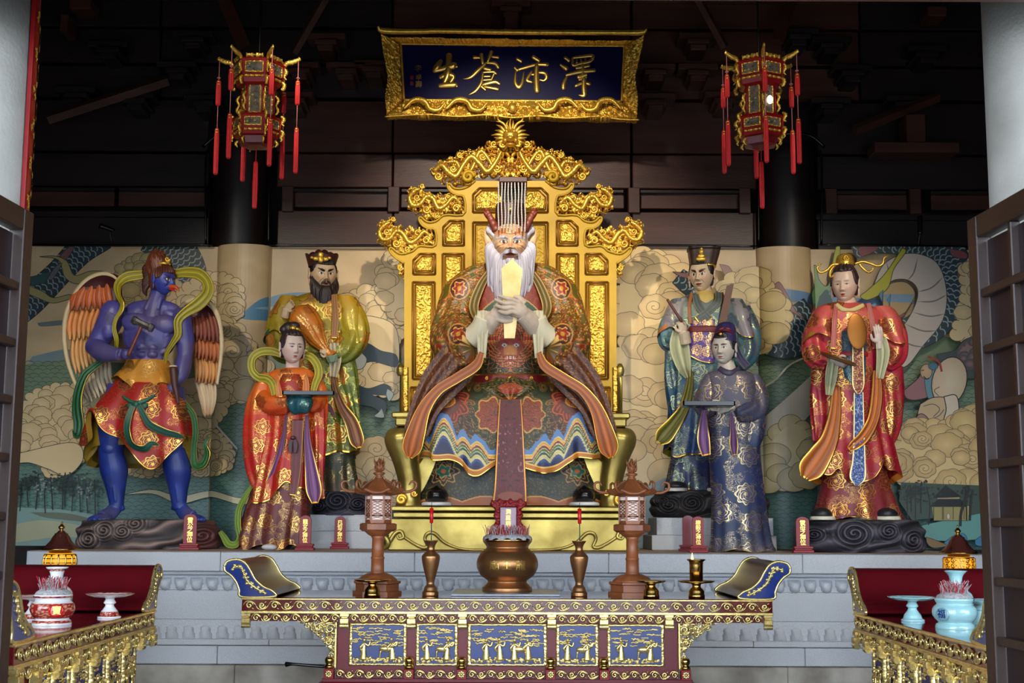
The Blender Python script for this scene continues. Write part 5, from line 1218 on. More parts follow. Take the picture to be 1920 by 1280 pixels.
for sx in (-1, 1):   # long pointed ears with white tufts
    V, F = tube([(sx * .98, -.55, -.1), (sx * 1.08, -.2, 0), (sx * 1.28, .25, 0), (sx * 1.42, .62, -.1)], [.08, .20, .18, .02], 16, ns=24, flat=.5); H.add(g, V, F, col=(214, 172, 132))
    V, F = tube([(sx * 1.12, -.35, .08), (sx * 1.16, -.1, .12), (sx * 1.24, .16, .08)], [.03, .08, .03], 10, ns=14, flat=.5); H.add(g, V, F, col=(190, 120, 84))
    V, F = ell((0, 0, 0), (.34, .22, .2)); 
build('head', g, M['skin'], king)
WH = (196, 190, 204)
def strands(lst, name, col, parent, H, r0=.035, seed=3, mat='skin', nt=8):
    g = Geo()
    for P, r in lst:
        V, F = tube(P, r, nt, ns=22, fold=lambda a, t: .0 * a * t); k = random.uniform(.84, 1.05); H.add(g, V, F, col=tuple(min(255, c * k) for c in col))
    return build(name, g, M[mat], parent)
rs = random.Random(5); L = []
for i in range(64):   # beard curtain, side whiskers to below the chin
    u = -1 + 2 * i / 63; s = 1 if u > 0 else -1; au = abs(u)
    x0 = u * .80 if au < .6 else s * (.55 + (au - .6) * 1.1); y0 = -.80 - .1 * (1 - au) if au < .5 else np.interp(au, [.5, .75, 1], [-.72, -.35, .05]); z0 = .95 - .75 * au ** 2
    yb = np.interp(au, [0, .25, .6, 1], [-2.1, -2.25, -2.55, -2.0]) - rs.uniform(0, .35); xw = u * 1.22
    L.append(([(x0, y0, z0), (x0 * 1.15 + xw * .15, y0 - .25, z0 + .10), (xw * 1.02, (y0 + yb) / 2, z0 + .08 + .05 * rs.random()), (xw * .98 + .05 * rs.uniform(-1, 1), yb * .85, z0 + .04), (xw * .86 + .07 * rs.uniform(-1, 1), yb, z0)], [.06, .085, .095, .075, .01]))
for i in range(22):   # inner layer closes the gaps
    u = -1 + 2 * i / 21; L.append(([(u * .6, -.78, .62), (u * .95, -1.2, .62), (u * 1.0, -1.8, .55), (u * .9, -2.15, .5)], [.10, .14, .13, .03]))
strands(L, 'beard', WH, king, H); L = []
for s in (-1, 1):
    for k in range(7):
        L.append(([(s * .03, -.42 - .012 * k, 1.24 - .02 * k), (s * .22, -.43 - .02 * k, 1.17), (s * (.44 + .01 * k), -.60, 1.02 - .02 * k), (s * (.47 + .012 * k), -.95, .98), (s * (.46 + .02 * k), -1.6 - .05 * k, 1.02)], [.02, .045, .045, .04, .01]))
    for k in range(12):
        f = k / 11; L.append(([(s * (.16 + .5 * f), .13 + .07 * np.sin(f * pi), 1.10 - .30 * f), (s * (.26 + .52 * f), .20 + .05 * np.sin(f * pi) - .04 * f, 1.08 - .34 * f), (s * (.42 + .48 * f), .16 - .26 * f, .96 - .40 * f)], [.035, .04, .012]))
    for k in range(12):
        f = k / 11; L.append(([(s * (.78 + .10 * f), .0 + .3 * f, .34), (s * (.92 + .16 * f), .35 + .12 * f, .24), (s * (1.02 + .24 * f), .66 - .1 * f, .12), (s * (1.10 + .22 * f), 1.06 - .35 * f, .04)], [.09, .10, .08, .02]))
    for k in range(7): L.append(([(s * .82, .05 - .12 * k, .46), (s * .98, -.35 - .1 * k, .42), (s * 1.05, -.9 - .08 * k, .40)], [.06, .08, .05]))
for k in range(7): L.append(([((k - 3) * .05, -.78, 1.10), ((k - 3) * .07, -.92, 1.12), ((k - 3) * .03, -1.15, 1.08)], [.03, .04, .01]))
strands(L, 'whiskers', WH, king, H)
for s in (-1, 1):
    g = Geo(); V, F = tube([(CXK + s * 26, 436, 16), (CXK + s * 34, 420, 18), (CXK + s * 41, 406, 18), (CXK + s * 46, 394, 14)], [8, 7, 5.5, 2.5], 14, ns=26, fold=lambda a, t: .5 * np.sin(t * 34) + .4 * np.sin(a * 3)); g.add(V, F, YK - .15, col=(122, 48, 26))
    V, F = tube([(CXK + s * 36, 416, 18), (CXK + s * 44, 407, 18), (CXK + s * 50, 400, 18)], [5.5, 4.5, 2], 12, ns=12); g.add(V, F, YK - .15, col=(112, 42, 24))
    build('antler', g, M['skin'], king)
# --- flat topped crown with strings of beads
hat = Geo(); V, F = loft([(384, CXK, 4, 26, 26), (390, CXK, 4, 28, 28), (415, CXK, 4, 29, 30), (432, CXK, 4, 31, 31)], 48, 20); hat.add(V, F, YK - .12, col=(60, 22, 20)); hat_o = build('crown_cap', hat, M['paint'], king)
yb_ = YK - .42; g = Geo(); V, F = cbox(X(932, yb_), X(987, yb_), yb_, yb_ + .62, Z(341, yb_), Z(331, yb_), .006); V = np.array(V); V[:, 2] += (V[:, 1] - yb_) * .02; g.raw(V, F, (70, 28, 26)); build('crown_board', g, M['paint'], king, smooth=False)
g = Geo(); V, F = cbox(X(936, yb_ + .2), X(983, yb_ + .2), yb_ + .22, yb_ + .5, Z(390, yb_ + .2), Z(340, yb_ + .2), .006); g.raw(V, F, (34, 18, 16)); build('crown_block', g, M['paint'], king, smooth=False)
g = Geo(); V, F = ell((957, 392, 0), (3.6, 3.6, 3.6)); g.add(V, F, YK - .33); build('crown_jewel', g, M['gold'], king)
for k in range(9):
    xk = 934.5 + k * 6.25; yb0 = YK - .40; g = Geo(); yend = 430 + [2, -1, -2, -1, 2, 3, -1, 5, 4][k]; yy = 343.0; q = 0
    while yy < yend: V, F = ell((xk + .5 * np.sin(q * .3 + k), yy, 0), (1.55, 1.55, 1.55), 8, 6); g.add(V, F, yb0); yy += 3.1; q += 1
    build('bead_string', g, M['bead'], king)
# --- hands, closed around the tablet
skin = (198, 178, 158)
def khand(mi):
    sh = []
    if not mi:   # the statue's left hand (photo right), laid on top
        sh.append(tube([(1002, 632, 104), (992, 620, 116), (978, 608, 126)], [17, 17, 15], 18, ns=14, flat=.7))
        V, F = ell((0, 0, 0), (23, 15, 9), 24, 16, .45); sh.append((V + [968, 600, 130], F))
        for k, (x1, y1, x2, y2) in enumerate(((950, 582, 935, 576), (946, 591, 929, 583), (947, 600, 931, 594), (950, 609, 936, 604))): sh.append(tube([(975, 591 + k * 6.4, 132), (960, 584 + k * 7.4, 136), (x1, y1, 137), (x2, y2, 131)], [4.6, 4.2, 3.9, 2.8], 12, ns=18))
        sh.append(tube([(982, 590, 126), (974, 581, 128), (963, 577, 126)], [6, 5, 3.6], 12, ns=14))
    else:
        sh.append(tube([(912, 632, 100), (920, 620, 108), (932, 612, 114)], [17, 17, 14], 18, ns=14, flat=.7))
        V, F = ell((0, 0, 0), (20, 15, 9), 24, 16, -.4); sh.append((V + [938, 606, 116], F))
        for k in range(4): sh.append(tube([(932, 598 + k * 6, 118), (946, 606 + k * 5, 122), (960, 608 + k * 4.2, 120), (966, 609 + k * 4.5, 112)], [4.6, 4.2, 3.8, 2.8], 12, ns=18))
        sh.append(tube([(930, 596, 114), (940, 588, 118), (950, 590, 122)], [6, 5, 3.6], 12, ns=14))
    return sh
def skc(base):
    def f(V, N):
        n = vnoise(V[:, 0] / 6, V[:, 1] / 6, 3); return np.array(base) * (.93 + .1 * n)[:, None]
    return f
for mi in (0, 1): skinmesh('hand', khand(mi), YK, skc(skin), king, .8, 2)
g = Geo(); V, F = prism([(960, 510), (979, 528), (972, 590), (965, 651), (946, 651), (944, 590), (941, 527)], 3, 0); V = np.array(V); V[:, 2] += 124 - (V[:, 1] - 580) * .02; g.add(V, F, YK, col=(240, 226, 170, .6))
o = build('court_tablet', g, simple('pale_gold_leaf', (250, 228, 170), .35, .35, .10, 6, .1, 30, col2=(222, 186, 110)), None, False, loc=(X(957, YK), YK - .6, Z(651, YK))); tag(o, 'pale gold pointed court tablet held upright in the king statue\'s hands', 'tablet')
# ================================================================ standing statues
def grad(stops):
    ys = [s[0] for s in stops]; cs = np.array([s[1] for s in stops], float)
    return lambda u, v: np.stack([np.interp(v, ys, cs[:, i]) for i in range(3)], -1)
def fold(n, amp, t0=.2, n2=0, a2=0, ph=0):
    return lambda A, T: (amp * np.sin(A * n + ph + .8 * np.sin(T * 3)) + (a2 * np.sin(A * n2 + 1.3 + ph) if n2 else 0)) * sm(T, t0, 1)
def cloth(name, keys, colf, parent, Yb, mat, orn=1.0, fold_=None, hem=None, nt=220, nz=150, p=2.2, hemgold=3.5, inner=None, front=.4, h0=.45):
    K = cr(keys, nz); t = np.linspace(0, 1, nz); a = np.linspace(0, 2 * pi, nt, endpoint=False); a = a - front * np.sin(a); A, T = np.meshgrid(a, t)
    r = fold_(A, T) if fold_ is not None else np.zeros_like(A)
    sx = np.sign(np.sin(A)) * np.abs(np.sin(A)) ** (2 / p); sd = np.sign(np.cos(A)) * np.abs(np.cos(A)) ** (2 / p)
    y = K[:, 0:1] + 0 * A
    if hem is not None: y = y + hem((A + pi) % (2 * pi) - pi) * sm(T, h0, 1) ** 1.3
    V = np.stack([K[:, 1:2] + (K[:, 3:4] + r) * sx, y, K[:, 2:3] + (K[:, 4:5] + r) * sd], -1).reshape(-1, 3)
    C = cloth_cols(len(V), (0, 0, 0)); C[:, :3] = colf(V[:, 0], V[:, 1]); L = abs(keys[-1][0] - keys[0][0]); hd = ((1 - T) * L).ravel()
    if hemgold: C[hd < hemgold * .5] = GOLDC
    g = Geo(); Vc, Fc = capfan(V, gridF(nz, nt), nz, nt); Fc = [Fc[0], Fc[1][:nt]] if inner is not None else Fc
    C2 = np.vstack([C, C[:1], C[-1:]]); g.add(Vc, Fc, Yb, col=C2, orn=np.append((hd > hemgold) * orn, [0, 0]))
    if inner is not None:
        last = V[(nz - 1) * nt:]; inn = last.copy(); c = K[-1]; inn[:, 0] = c[1] + (inn[:, 0] - c[1]) * .90; inn[:, 2] = c[2] + (inn[:, 2] - c[2]) * .90; inn[:, 1] -= 9; j = np.arange(nt)
        g.add(np.vstack([last, inn]), np.stack([j, (j + 1) % nt, (j + 1) % nt + nt, j + nt], 1), Yb, col=inner)
    return build(name, g, mat, parent)
def limb(name, path, r, colf, parent, Yb, mat, orn=1.0, nt=70, ns=90, flat=.8, f=None, end=None, endgold=False):
    V, F = tube(path, r, nt, ns=ns, flat=flat, fold=f); C = cloth_cols(len(V), (0, 0, 0)); C[:, :3] = colf(V[:, 0], V[:, 1]) if callable(colf) else colf
    k = np.arange(len(V)) // nt
    if endgold: C[(k >= ns - 3) & (k < ns)] = GOLDC
    g = Geo(); g.add(V, F, Yb, col=C, orn=orn); return build(name, g, mat, parent)
def wr(n=7, a=1.6, ph=0): return lambda A, T: a * np.sin(A * n + 6 * T + ph) * sm(T, .1, .4)
def scarf(name, path, w, Yb, outer, inner, parent, tilt=0.0, ns=110, **k):
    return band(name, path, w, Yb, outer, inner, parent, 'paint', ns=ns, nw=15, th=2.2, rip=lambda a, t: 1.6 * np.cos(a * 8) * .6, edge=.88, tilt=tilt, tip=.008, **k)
def hairdome(H, col, name, parent, line=.55, side=-.1, r=1.07, strands_n=40, amp=.03, mat='skin', back=1.0, topk=1.0):
    nv, nu = 90, 160; lat = np.linspace(.02, pi - .02, nv); ph = np.linspace(0, 2 * pi, nu, endpoint=False); L, A = np.meshgrid(lat, ph, indexing='ij')
    x = np.sin(L) * np.sin(A); y = np.cos(L); z = np.sin(L) * np.cos(A)
    hl = line - (line - side) * sm(np.abs(x), .62, .97)
    vis = sm(y - hl, -.03, .05) * 1.0; vis = np.where(z < -.02, sm(y, -.75, -.6), vis)
    rr = (r + amp * np.sin(A * strands_n + 5 * y)) * vis + .86 * (1 - vis)
    P = np.stack([x * rr * 1.0, y * rr * topk, z * rr * 1.12], -1).reshape(-1, 3); k = .8 + .25 * np.sin(A * strands_n + 5 * y).reshape(-1, 1) * .5
    C = np.array(col, float) * (k + .1); C = np.vstack([C, C[:1], C[-1:]]); P, F = capfan(P, gridF(nv, nu), nv, nu); g = Geo(); H.add(g, P, F, col=C); return build(name, g, M[mat], parent)
def rock(name, label, x0, x1, y0, yc, Yb, dr, base, edge_c, seed, swirls, tint=None):
    """swirling carved cloud rock: loft with spiral ridges on the front"""
    cx = (x0 + x1) / 2; rx = (x1 - x0) / 2; yb = PYA(Yb) + ROLL * (cx - 960)
    if yc is not None: yb = yc
    n, m = 420, 110; t = np.linspace(0, 1, m); a = np.linspace(0, 2 * pi, n, endpoint=False); a = a - .45 * np.sin(a); A, T = np.meshgrid(a, t)
    prof = np.interp(T, [0, .03, .12, .35, .7, .93, 1], [.0, .70, .90, .98, 1.0, .985, .95])
    xx = cx + rx * prof * np.sin(A); dd = dr * prof * np.cos(A); yy = y0 + (yb - y0) * np.interp(T, [0, .03, .12, 1], [0, 0, .06, 1])
    H_ = np.zeros_like(xx); 
    for (sx, sy, sr) in swirls:
        q = np.hypot(xx - sx, (yy - sy) * 1.25); th = np.arctan2((yy - sy) * 1.25, xx - sx); w = np.exp(-(q / sr) ** 4)
        H_ = np.maximum(H_, w * (.5 + .5 * np.cos((q / sr * 3.2 - th / (2 * pi)) * 2 * pi)) ** .8)
    cover = np.max([np.exp(-(np.hypot(xx - sx, (yy - sy) * 1.25) / sr) ** 4) for sx, sy, sr in swirls], 0)
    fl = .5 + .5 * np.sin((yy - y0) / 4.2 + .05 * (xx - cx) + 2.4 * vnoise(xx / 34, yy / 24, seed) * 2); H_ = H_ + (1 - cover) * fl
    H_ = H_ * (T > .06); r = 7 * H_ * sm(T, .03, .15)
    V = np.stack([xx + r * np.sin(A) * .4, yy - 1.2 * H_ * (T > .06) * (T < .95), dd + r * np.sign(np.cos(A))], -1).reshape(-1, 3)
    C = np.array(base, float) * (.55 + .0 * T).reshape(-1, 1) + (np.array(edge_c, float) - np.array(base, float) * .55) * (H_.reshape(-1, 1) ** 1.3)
    if tint: C = tint(C, V)
    V, F = capfan(V, gridF(m, n), m, n); C = np.vstack([C, C[:1], C[-1:]]); g = Geo(); g.add(V, F, Yb, col=C)
    zmin = min(v[:, 2].min() for v in g.v); o = build(name, g, M['paint_dull'], None, loc=(X(cx, Yb), Yb, zmin)); return tag(o, label, 'rock base')

# ---------------------------------------------------------------- winged blue statue (left)
Y1 = 12.62
b1 = thing('winged_statue', 'blue-skinned winged statue with orange beak and red patterned skirt at the left', 'statue', (X(275, Y1), Y1, Zat(275, 974, Y1)))
sh = [ell((277, 700, 0), (37, 30, 25)), ell((277, 672, 2), (36, 36, 23)), ell((281, 632, 2), (51, 46, 30)), ell((262, 608, 19), (29, 19, 14), rot=.1), ell((310, 612, 17), (28, 19, 14), rot=-.1), ell((285, 578, -4), (52, 17, 18)),
      ell((256, 585, -2), (34, 13, 15), rot=-.35), ell((320, 590, -2), (28, 12, 15), rot=.4),
      tube([(288, 592, 2), (293, 568, 5), (301, 545, 6)], [19, 15, 16], 16, ns=14), tube([(300, 582, 16), (306, 560, 14)], [4, 3.5], 8, ns=8), tube([(276, 582, 14), (290, 556, 16)], [4, 3.5], 8, ns=8)]
for yy in (640, 654, 667):
    for sx in (-1, 1): sh.append(ell((282 + sx * 10, yy, 24), (9.5, 6.5, 7)))
for k in range(4):
    for sx in (-1, 1): sh.append(ell((281 + sx * (34 - k * 1.5), 632 + k * 10, 17 - k), (10, 4.2, 7), rot=sx * -.5))
sh += [ell((272, 688, 22), (14, 9, 6)), ell((292, 688, 22), (14, 9, 6)),
       ell((212, 590, 4), (24, 27, 22), rot=.2), tube([(214, 588, 4), (197, 620, 0), (178, 648, 6)], [24, 22, 15], 18, ns=24), ell((207, 622, 12), (14, 17, 12), rot=.4), tube([(175, 648, 6), (203, 664, 30), (240, 671, 50)], [17, 18, 11], 18, ns=24, flat=.9), ell((171, 650, 2), (9, 10, 10)),
       ell((342, 600, 2), (19, 24, 18)), tube([(342, 600, 2), (348, 640, 2), (348, 674, 6)], [18, 17, 13], 18, ns=24), ell((343, 634, 12), (10, 16, 9)), tube([(348, 672, 6), (344, 700, 16), (334, 722, 26)], [14, 15, 10], 18, ns=24)]
for (hp, kn, cf, an) in (((238, 730, 2), (212, 845, 12), (215, 880, 4), (219, 952, 0)), ((312, 730, 2), (328, 846, 10), (333, 882, 2), (336, 953, 0))):
    sh += [tube([hp, ((hp[0] + kn[0]) / 2 - 4, 795, 12), kn, cf, ((cf[0] + an[0]) / 2, 918, 0), an], [36, 33, 23, 26, 18, 12.5], 24, ns=60, flat=.9), ell((kn[0], kn[1] - 4, kn[2] + 14), (14, 14, 9)), ell((cf[0] - 12, cf[1] - 2, -2), (13, 30, 14)), ell((cf[0] + 11, cf[1] - 6, 0), (12, 28, 14)), ell((kn[0] - 8, 815, 18), (14, 22, 12)), tube([(kn[0] + 2, 866, 22), (an[0] + 1, 940, 11)], [4, 3], 8, ns=12), ell((an[0] - 11, 952, 0), (5, 5, 5)), ell((an[0] + 11, 952, 0), (5, 5, 5))]
for (pts, toes, tx) in (([(219, 948, -2), (211, 962, 14), (204, 970, 30)], (-18, -9, 0, 8, 16), -4), ([(336, 948, -2), (352, 964, 12), (366, 971, 24)], (-8, 0, 7, 13, 19), 14)):
    sh.append(tube(pts, [13, 14, 15], 18, ns=18, flat=.6))
    for k, tx_ in enumerate(toes):
        x = pts[2][0] + tx_; sh.append(tube([(x * .6 + pts[2][0] * .4, 968, 34), (x + tx * .4, 972, 44), (x + tx * .8, 975, 52)], [5.2, 4.6, 4.2, 3.4], 10, ns=10))
sh += hand((240, 672, 50), (.95, -.12, .25), (.10, -1, .0), 30, (1.5, 1.5, 1.5, 1.5), 1, .02, .9, .16) + [ell((252, 671, 55), (9, 10, 7))]
sh += hand((334, 722, 26), (-.15, .9, .45), (-1, -.1, 0), 30, (1.5, 1.5, 1.5, 1.5), 1, .02, .9, .16) + [ell((331, 731, 32), (10, 10, 8))]
def bluec(V, N):
    n = vnoise(V[:, 0] / 14, V[:, 1] / 14, 3); C = np.stack([np.interp(V[:, 1], [560, 700, 800, 980], [78, 72, 26, 36])] + [np.interp(V[:, 1], [560, 700, 800, 980], [72, 66, 46, 54])] + [np.interp(V[:, 1], [560, 700, 800, 980], [140, 128, 128, 128])], -1)
    up = sm(-N[:, 1], .1, .9)[:, None] * .0; dust_ = (sm(vnoise(V[:, 0] / 24, V[:, 1] / 30, 8), .45, .8) * np.interp(V[:, 1], [600, 760, 800, 940, 960], [.55, .5, .15, .2, .6]))[:, None]
    C = C * (.86 + .22 * n)[:, None]; return C * (1 - dust_) + np.array((96, 82, 108)) * dust_
skinmesh('body', sh, Y1, bluec, b1, 1.5, 3)
H = Head(307, 526, 21, 27, Y1 - .05, 60, 4, 0, 6)
g = H.face((56, 66, 150), (56, 66, 150), (74, 34, 30), .9, .07, .075, 0, (70, 70, 130), 1.1, (90, 70, 30), lambda u, v, ax: .10 * gs(ax, v, .55, -.3, .12, .12) + .22 * gs(u, v, 0, -.55, .26, .18), True, None, lobe=1.5)
build('head', g, M['skin'], b1)
g = Geo()
V, F = tube([(0, -.50, 1.05), (0, -.50, 1.45), (0, -.62, 1.85), (0, -.84, 2.0)], [.30, .27, .17, .03], 20, ns=26, flat=.55, up=(0, 1, 0)); H.add(g, V, F, col=(206, 82, 34))
V, F = tube([(0, -.66, 1.0), (0, -.72, 1.35), (0, -.88, 1.62)], [.26, .20, .03], 18, ns=20, flat=.35, up=(0, 1, 0)); H.add(g, V, F, col=(178, 40, 22)); build('beak', g, M['skin'], b1)
hairdome(H, (96, 46, 30), 'hair_cap', b1, .42, .0, 1.12, 26, .05)
rs = random.Random(2); g = Geo()
for i in range(70):   # flame like hair swept up
    u = rs.uniform(-1, 1); sx = 289 + 36 * (u * .5 + .5); y0 = 514 - 10 * (1 - abs(u)) - rs.uniform(0, 10); d0 = 22 * math.sqrt(1 - u * u) + 4
    V, F = tube([(sx - 4, y0 + 10, d0 + 2), (sx - 7 + 3 * u, y0 - 8, d0 + 1), (290 + 12 * u + 6, 486 - rs.uniform(0, 6), d0 * .7), (297 + 14 * u + rs.uniform(-4, 4), 474 - rs.uniform(-4, 7) + 5 * abs(u), d0 * .4)], [3.4, 4.6, 4.4, .6], 8, ns=18); k = rs.uniform(.75, 1.25); g.add(V, F, Y1, col=(112 * k, 58 * k, 38 * k))
for i in range(26):
    y0 = 505 + i * 1.6; V, F = tube([(283 + rs.uniform(-3, 3), y0 - 12, 4), (272 + rs.uniform(-2, 3), y0, 2), (275, y0 + 10, 0)], [3.5, 4.5, 1.2], 7, ns=12); g.add(V, F, Y1, col=(70, 34, 26))
build('hair', g, M['skin'], b1)
g = Geo(); V, F = tube([(289, 503, 16), (300, 500, 27), (315, 499, 30), (326, 500, 24)], [2.6, 2.6], 10, ns=24); g.add(V, F, Y1); V, F = ell((322, 495, 29), (5, 6, 4)); g.add(V, F, Y1); curl(g, 322, 492, 4, Y1, 1.3, 1.6, dd=32); build('headband', g, M['gold'], b1)
RB = painted('red_gold_brocade', .48, ornament=True, medal=(86, 22, 18), cell=1 / 48., line=(228, 170, 80)); OB = painted('ochre_brocade', .5, ornament=True, medal=(170, 100, 26), line=(240, 200, 110), cell=1 / 40., nscale=.14)
def hemb(A): return 62 * np.exp(-((A - .42) / .42) ** 2) - 46 * np.exp(-((A + .72) / .26) ** 2) + 14 * np.exp(-((A + 1.4) / .3) ** 2) + 4 * np.sin(A * 9)
cloth('skirt', [(690, 276, 0, 40, 27), (706, 276, 2, 50, 34), (730, 273, 6, 66, 44), (765, 268, 10, 86, 52), (800, 262, 12, 98, 56), (822, 261, 12, 101, 58)], grad([(700, (150, 22, 18)), (830, (168, 22, 18)), (890, (150, 24, 18))]), b1, Y1, RB, 1, fold(7, 6, .2, 13, 2.4), hemb, 300, 220, inner=(150, 112, 26), hemgold=4)
cloth('under_skirt', [(740, 265, -4, 74, 40), (800, 262, -6, 92, 44), (850, 262, -8, 104, 40), (876, 262, -8, 96, 34)], grad([(740, (120, 92, 20)), (880, (132, 104, 24))]), b1, Y1, M['paint'], 0, fold(8, 5, .1), lambda A: -60 * np.exp(-(A / 1.15) ** 4), 160, 60, inner=(110, 84, 20), hemgold=0)
cloth('hip_wrap', [(676, 277, 0, 39, 27), (690, 277, 2, 45, 32), (706, 276, 6, 55, 40), (716, 275, 8, 60, 45)], grad([(676, (186, 118, 24)), (750, (200, 130, 30))]), b1, Y1, OB, 1, fold(9, 2.5, 0), lambda A: 30 * np.exp(-((A - .1) / .38) ** 2) + 8 * np.exp(-((A - .95) / .2) ** 2) - 8 * np.exp(-((A + .9) / .35) ** 2), 220, 90, hemgold=2.5, h0=0)
TE = (34, 92, 72); TEI = (150, 160, 140)
band('sash_tail', [(270, 766, 70), (264, 785, 76), (262, 812, 82), (272, 838, 86), (294, 846, 86), (308, 836, 86), (322, 840, 82)], [5, 6, 7, 8, 8, 5, 1], Y1, TE, TEI, b1, tilt=[0, 0, .5, .9, .4, .2])
band('sash_tail', [(280, 766, 72), (290, 782, 78), (304, 802, 82), (330, 815, 80), (350, 820, 76), (366, 826, 70)], [5, 6, 8, 9, 7, 1], Y1, (60, 110, 96), TEI, b1, tilt=[0, .4, .8, .6])
g = Geo()
for p, r in (([(246, 748, 54), (262, 758, 60), (274, 762, 64)], [2.5, 4.5]), ([(274, 762, 64), (290, 756, 60), (304, 746, 52)], [4.5, 2.5])): V, F = tube(p, r, 12, ns=14); g.add(V, F, Y1, col=TE)
for c, r, ro in (((274, 764, 66), (6, 6, 5), 0), ((264, 768, 64), (9, 6, 4), .5), ((286, 768, 64), (10, 6, 4), -.5)): V, F = ell(c, r, rot=ro); g.add(V, F, Y1, col=(30, 84, 66))
build('sash_knot', g, M['paint'], b1)
YG = (176, 160, 26); GR = (30, 84, 46)
scarf('scarf', [(284, 512, -10), (262, 514, -6), (236, 520, 0), (224, 536, 8), (228, 556, 18), (237, 572, 26), (236, 586, 28), (226, 602, 26), (221, 620, 22), (224, 642, 16), (216, 664, -2)], [6, 9, 10, 9, 7, 8, 7, 5, 5, 5, 3], Y1, YG, (200, 92, 20), b1, tilt=[0, 0, .3, .9, .6, .3, .3])
scarf('scarf', [(328, 512, -4), (350, 510, -2), (374, 514, 2), (390, 530, 6), (392, 550, 10), (376, 572, 16), (352, 590, 22), (340, 606, 26), (340, 630, 26), (330, 646, 24), (318, 664, 20), (312, 684, 12)], [8, 10, 11, 10, 11, 12, 9, 8, 7, 5, 4, 3], Y1, YG, (196, 74, 24), b1, tilt=[0, 0, -.3, -.5, -.4, -.2])
scarf('streamer', [(196, 672, -4), (176, 688, 0), (160, 704, 4), (150, 735, 8), (148, 765, 10), (152, 795, 12), (148, 816, 10), (140, 806, 2)], [5, 7, 9, 11, 12, 11, 8, 4], Y1, (28, 92, 48), (150, 150, 30), b1, tilt=[0, .3, .5, .2, .2])
scarf('streamer', [(338, 742, 0), (352, 762, 4), (364, 780, 6), (368, 810, 6), (364, 845, 4), (368, 872, 6), (384, 870, 10), (392, 850, 12), (388, 834, 12), (396, 818, 12)], [3, 5, 6, 6, 6, 8, 9, 9, 6, 2], Y1, (40, 100, 40), (150, 140, 30), b1, tilt=[0, .2, 0, 0, -.5, -.8, -.2])
# wings
def feather(root, tip, w, col, edge, dd, Yb, bend=0, nm='feather'):
    r = np.array(root + (dd,), float); t = np.array(tip + (dd + 2,), float); m = (r + t) / 2 + np.array([bend, 0, 3]); V, F, A_, T_, sd = ribbon([r, m, t], [w * .7, w, w * .95, w * .4], 22, 9, 2, lambda a, tt: 2.6 * (1 - a ** 2) - 0); C = cloth_cols(len(V), col)
    C = blend(C, (np.abs(A_) < .25) * .7, edge); C = blend(C, sm(T_, .55, 1) * .5, edge); C[:, :3] *= (1 - .35 * (np.abs(A_) > .8))[:, None]; g = Geo(); g.add(V, F, Yb, col=C); return build(nm, g, M['paint'], b1)
def wing(s, ox):
    """s=-1 big left wing; feathers hang in four rows from a dark shoulder covert"""
    if s < 0:
        lead = [(222, 560), (219, 530), (206, 514), (184, 510), (160, 519), (140, 538), (124, 566), (115, 596), (113, 630), (118, 668), (128, 702), (148, 748)]
        rows = [((142, 536), (198, 528), (120, 578), (212, 572), 8, (196, 92, 34), (120, 52, 30)), ((122, 575), (212, 572), (118, 634), (196, 622), 9, (206, 120, 52), (222, 176, 110)), ((122, 628), (190, 622), (128, 698), (196, 668), 9, (204, 140, 74), (224, 190, 132)), ((132, 690), (196, 672), (150, 752), (206, 722), 8, (190, 168, 140), (212, 196, 160))]
        cov = [(222, 520), (214, 512), (196, 508), (176, 513), (156, 524), (140, 542), (136, 552), (150, 546), (168, 540), (188, 536), (197, 545), (200, 562), (205, 580), (218, 586), (224, 560)]
    else:
        lead = [(330, 580), (340, 566), (358, 558), (376, 558), (392, 568), (404, 590), (409, 616), (411, 642), (408, 678), (402, 718)]
        rows = [((352, 590), (396, 580), (352, 632), (408, 640), 7, (132, 58, 32), (90, 36, 28)), ((354, 620), (402, 628), (356, 666), (406, 676), 7, (186, 98, 44), (120, 54, 30)), ((354, 660), (400, 668), (356, 712), (400, 716), 7, (206, 140, 74), (150, 84, 40)), ((352, 704), (396, 708), (372, 776), (390, 772), 7, (206, 178, 140), (170, 120, 76))]
        cov = [(334, 584), (344, 570), (362, 564), (380, 566), (394, 580), (404, 604), (409, 626), (400, 618), (390, 604), (376, 594), (360, 592), (344, 596)]
    base = -44
    for ri in range(3, -1, -1):
        a, b, c, d_, n, col, ed = rows[ri]
        for k in range(n):
            f = (k + .5) / n; root = (a[0] + (b[0] - a[0]) * f, a[1] + (b[1] - a[1]) * f); tip = (c[0] + (d_[0] - c[0]) * f, c[1] + (d_[1] - c[1]) * f + 3 * (k % 2))
            w = np.hypot(d_[0] - c[0], d_[1] - c[1]) / n * .62; w = max(w, 4.2); feather(root, tip, w, shade(col, random.uniform(.9, 1.08)), ed, base + (3 - ri) * 7 + (k % 2) * 1.5, Y1, s * 3)
    V, F = prism(cr(cov + [cov[0]], 80)[:-1, :2] if False else [tuple(q) for q in cr(np.array(cov + [cov[0]], float), 90)[:-1]], 8, 0); V = np.array(V); V[:, 2] += base + 26; g = Geo(); g.add(V, F, Y1, col=(72, 26, 26)); build('covert', g, M['paint'], b1)
    V, F = tube([(x, y, base + 22) for x, y in lead], [4, 5, 5, 4.5, 3], 12, ns=80); g = Geo(); g.add(V, F, Y1, col=(206, 180, 136)); build('wing_edge', g, M['paint'], b1)
wing(-1, 0); wing(1, 0)
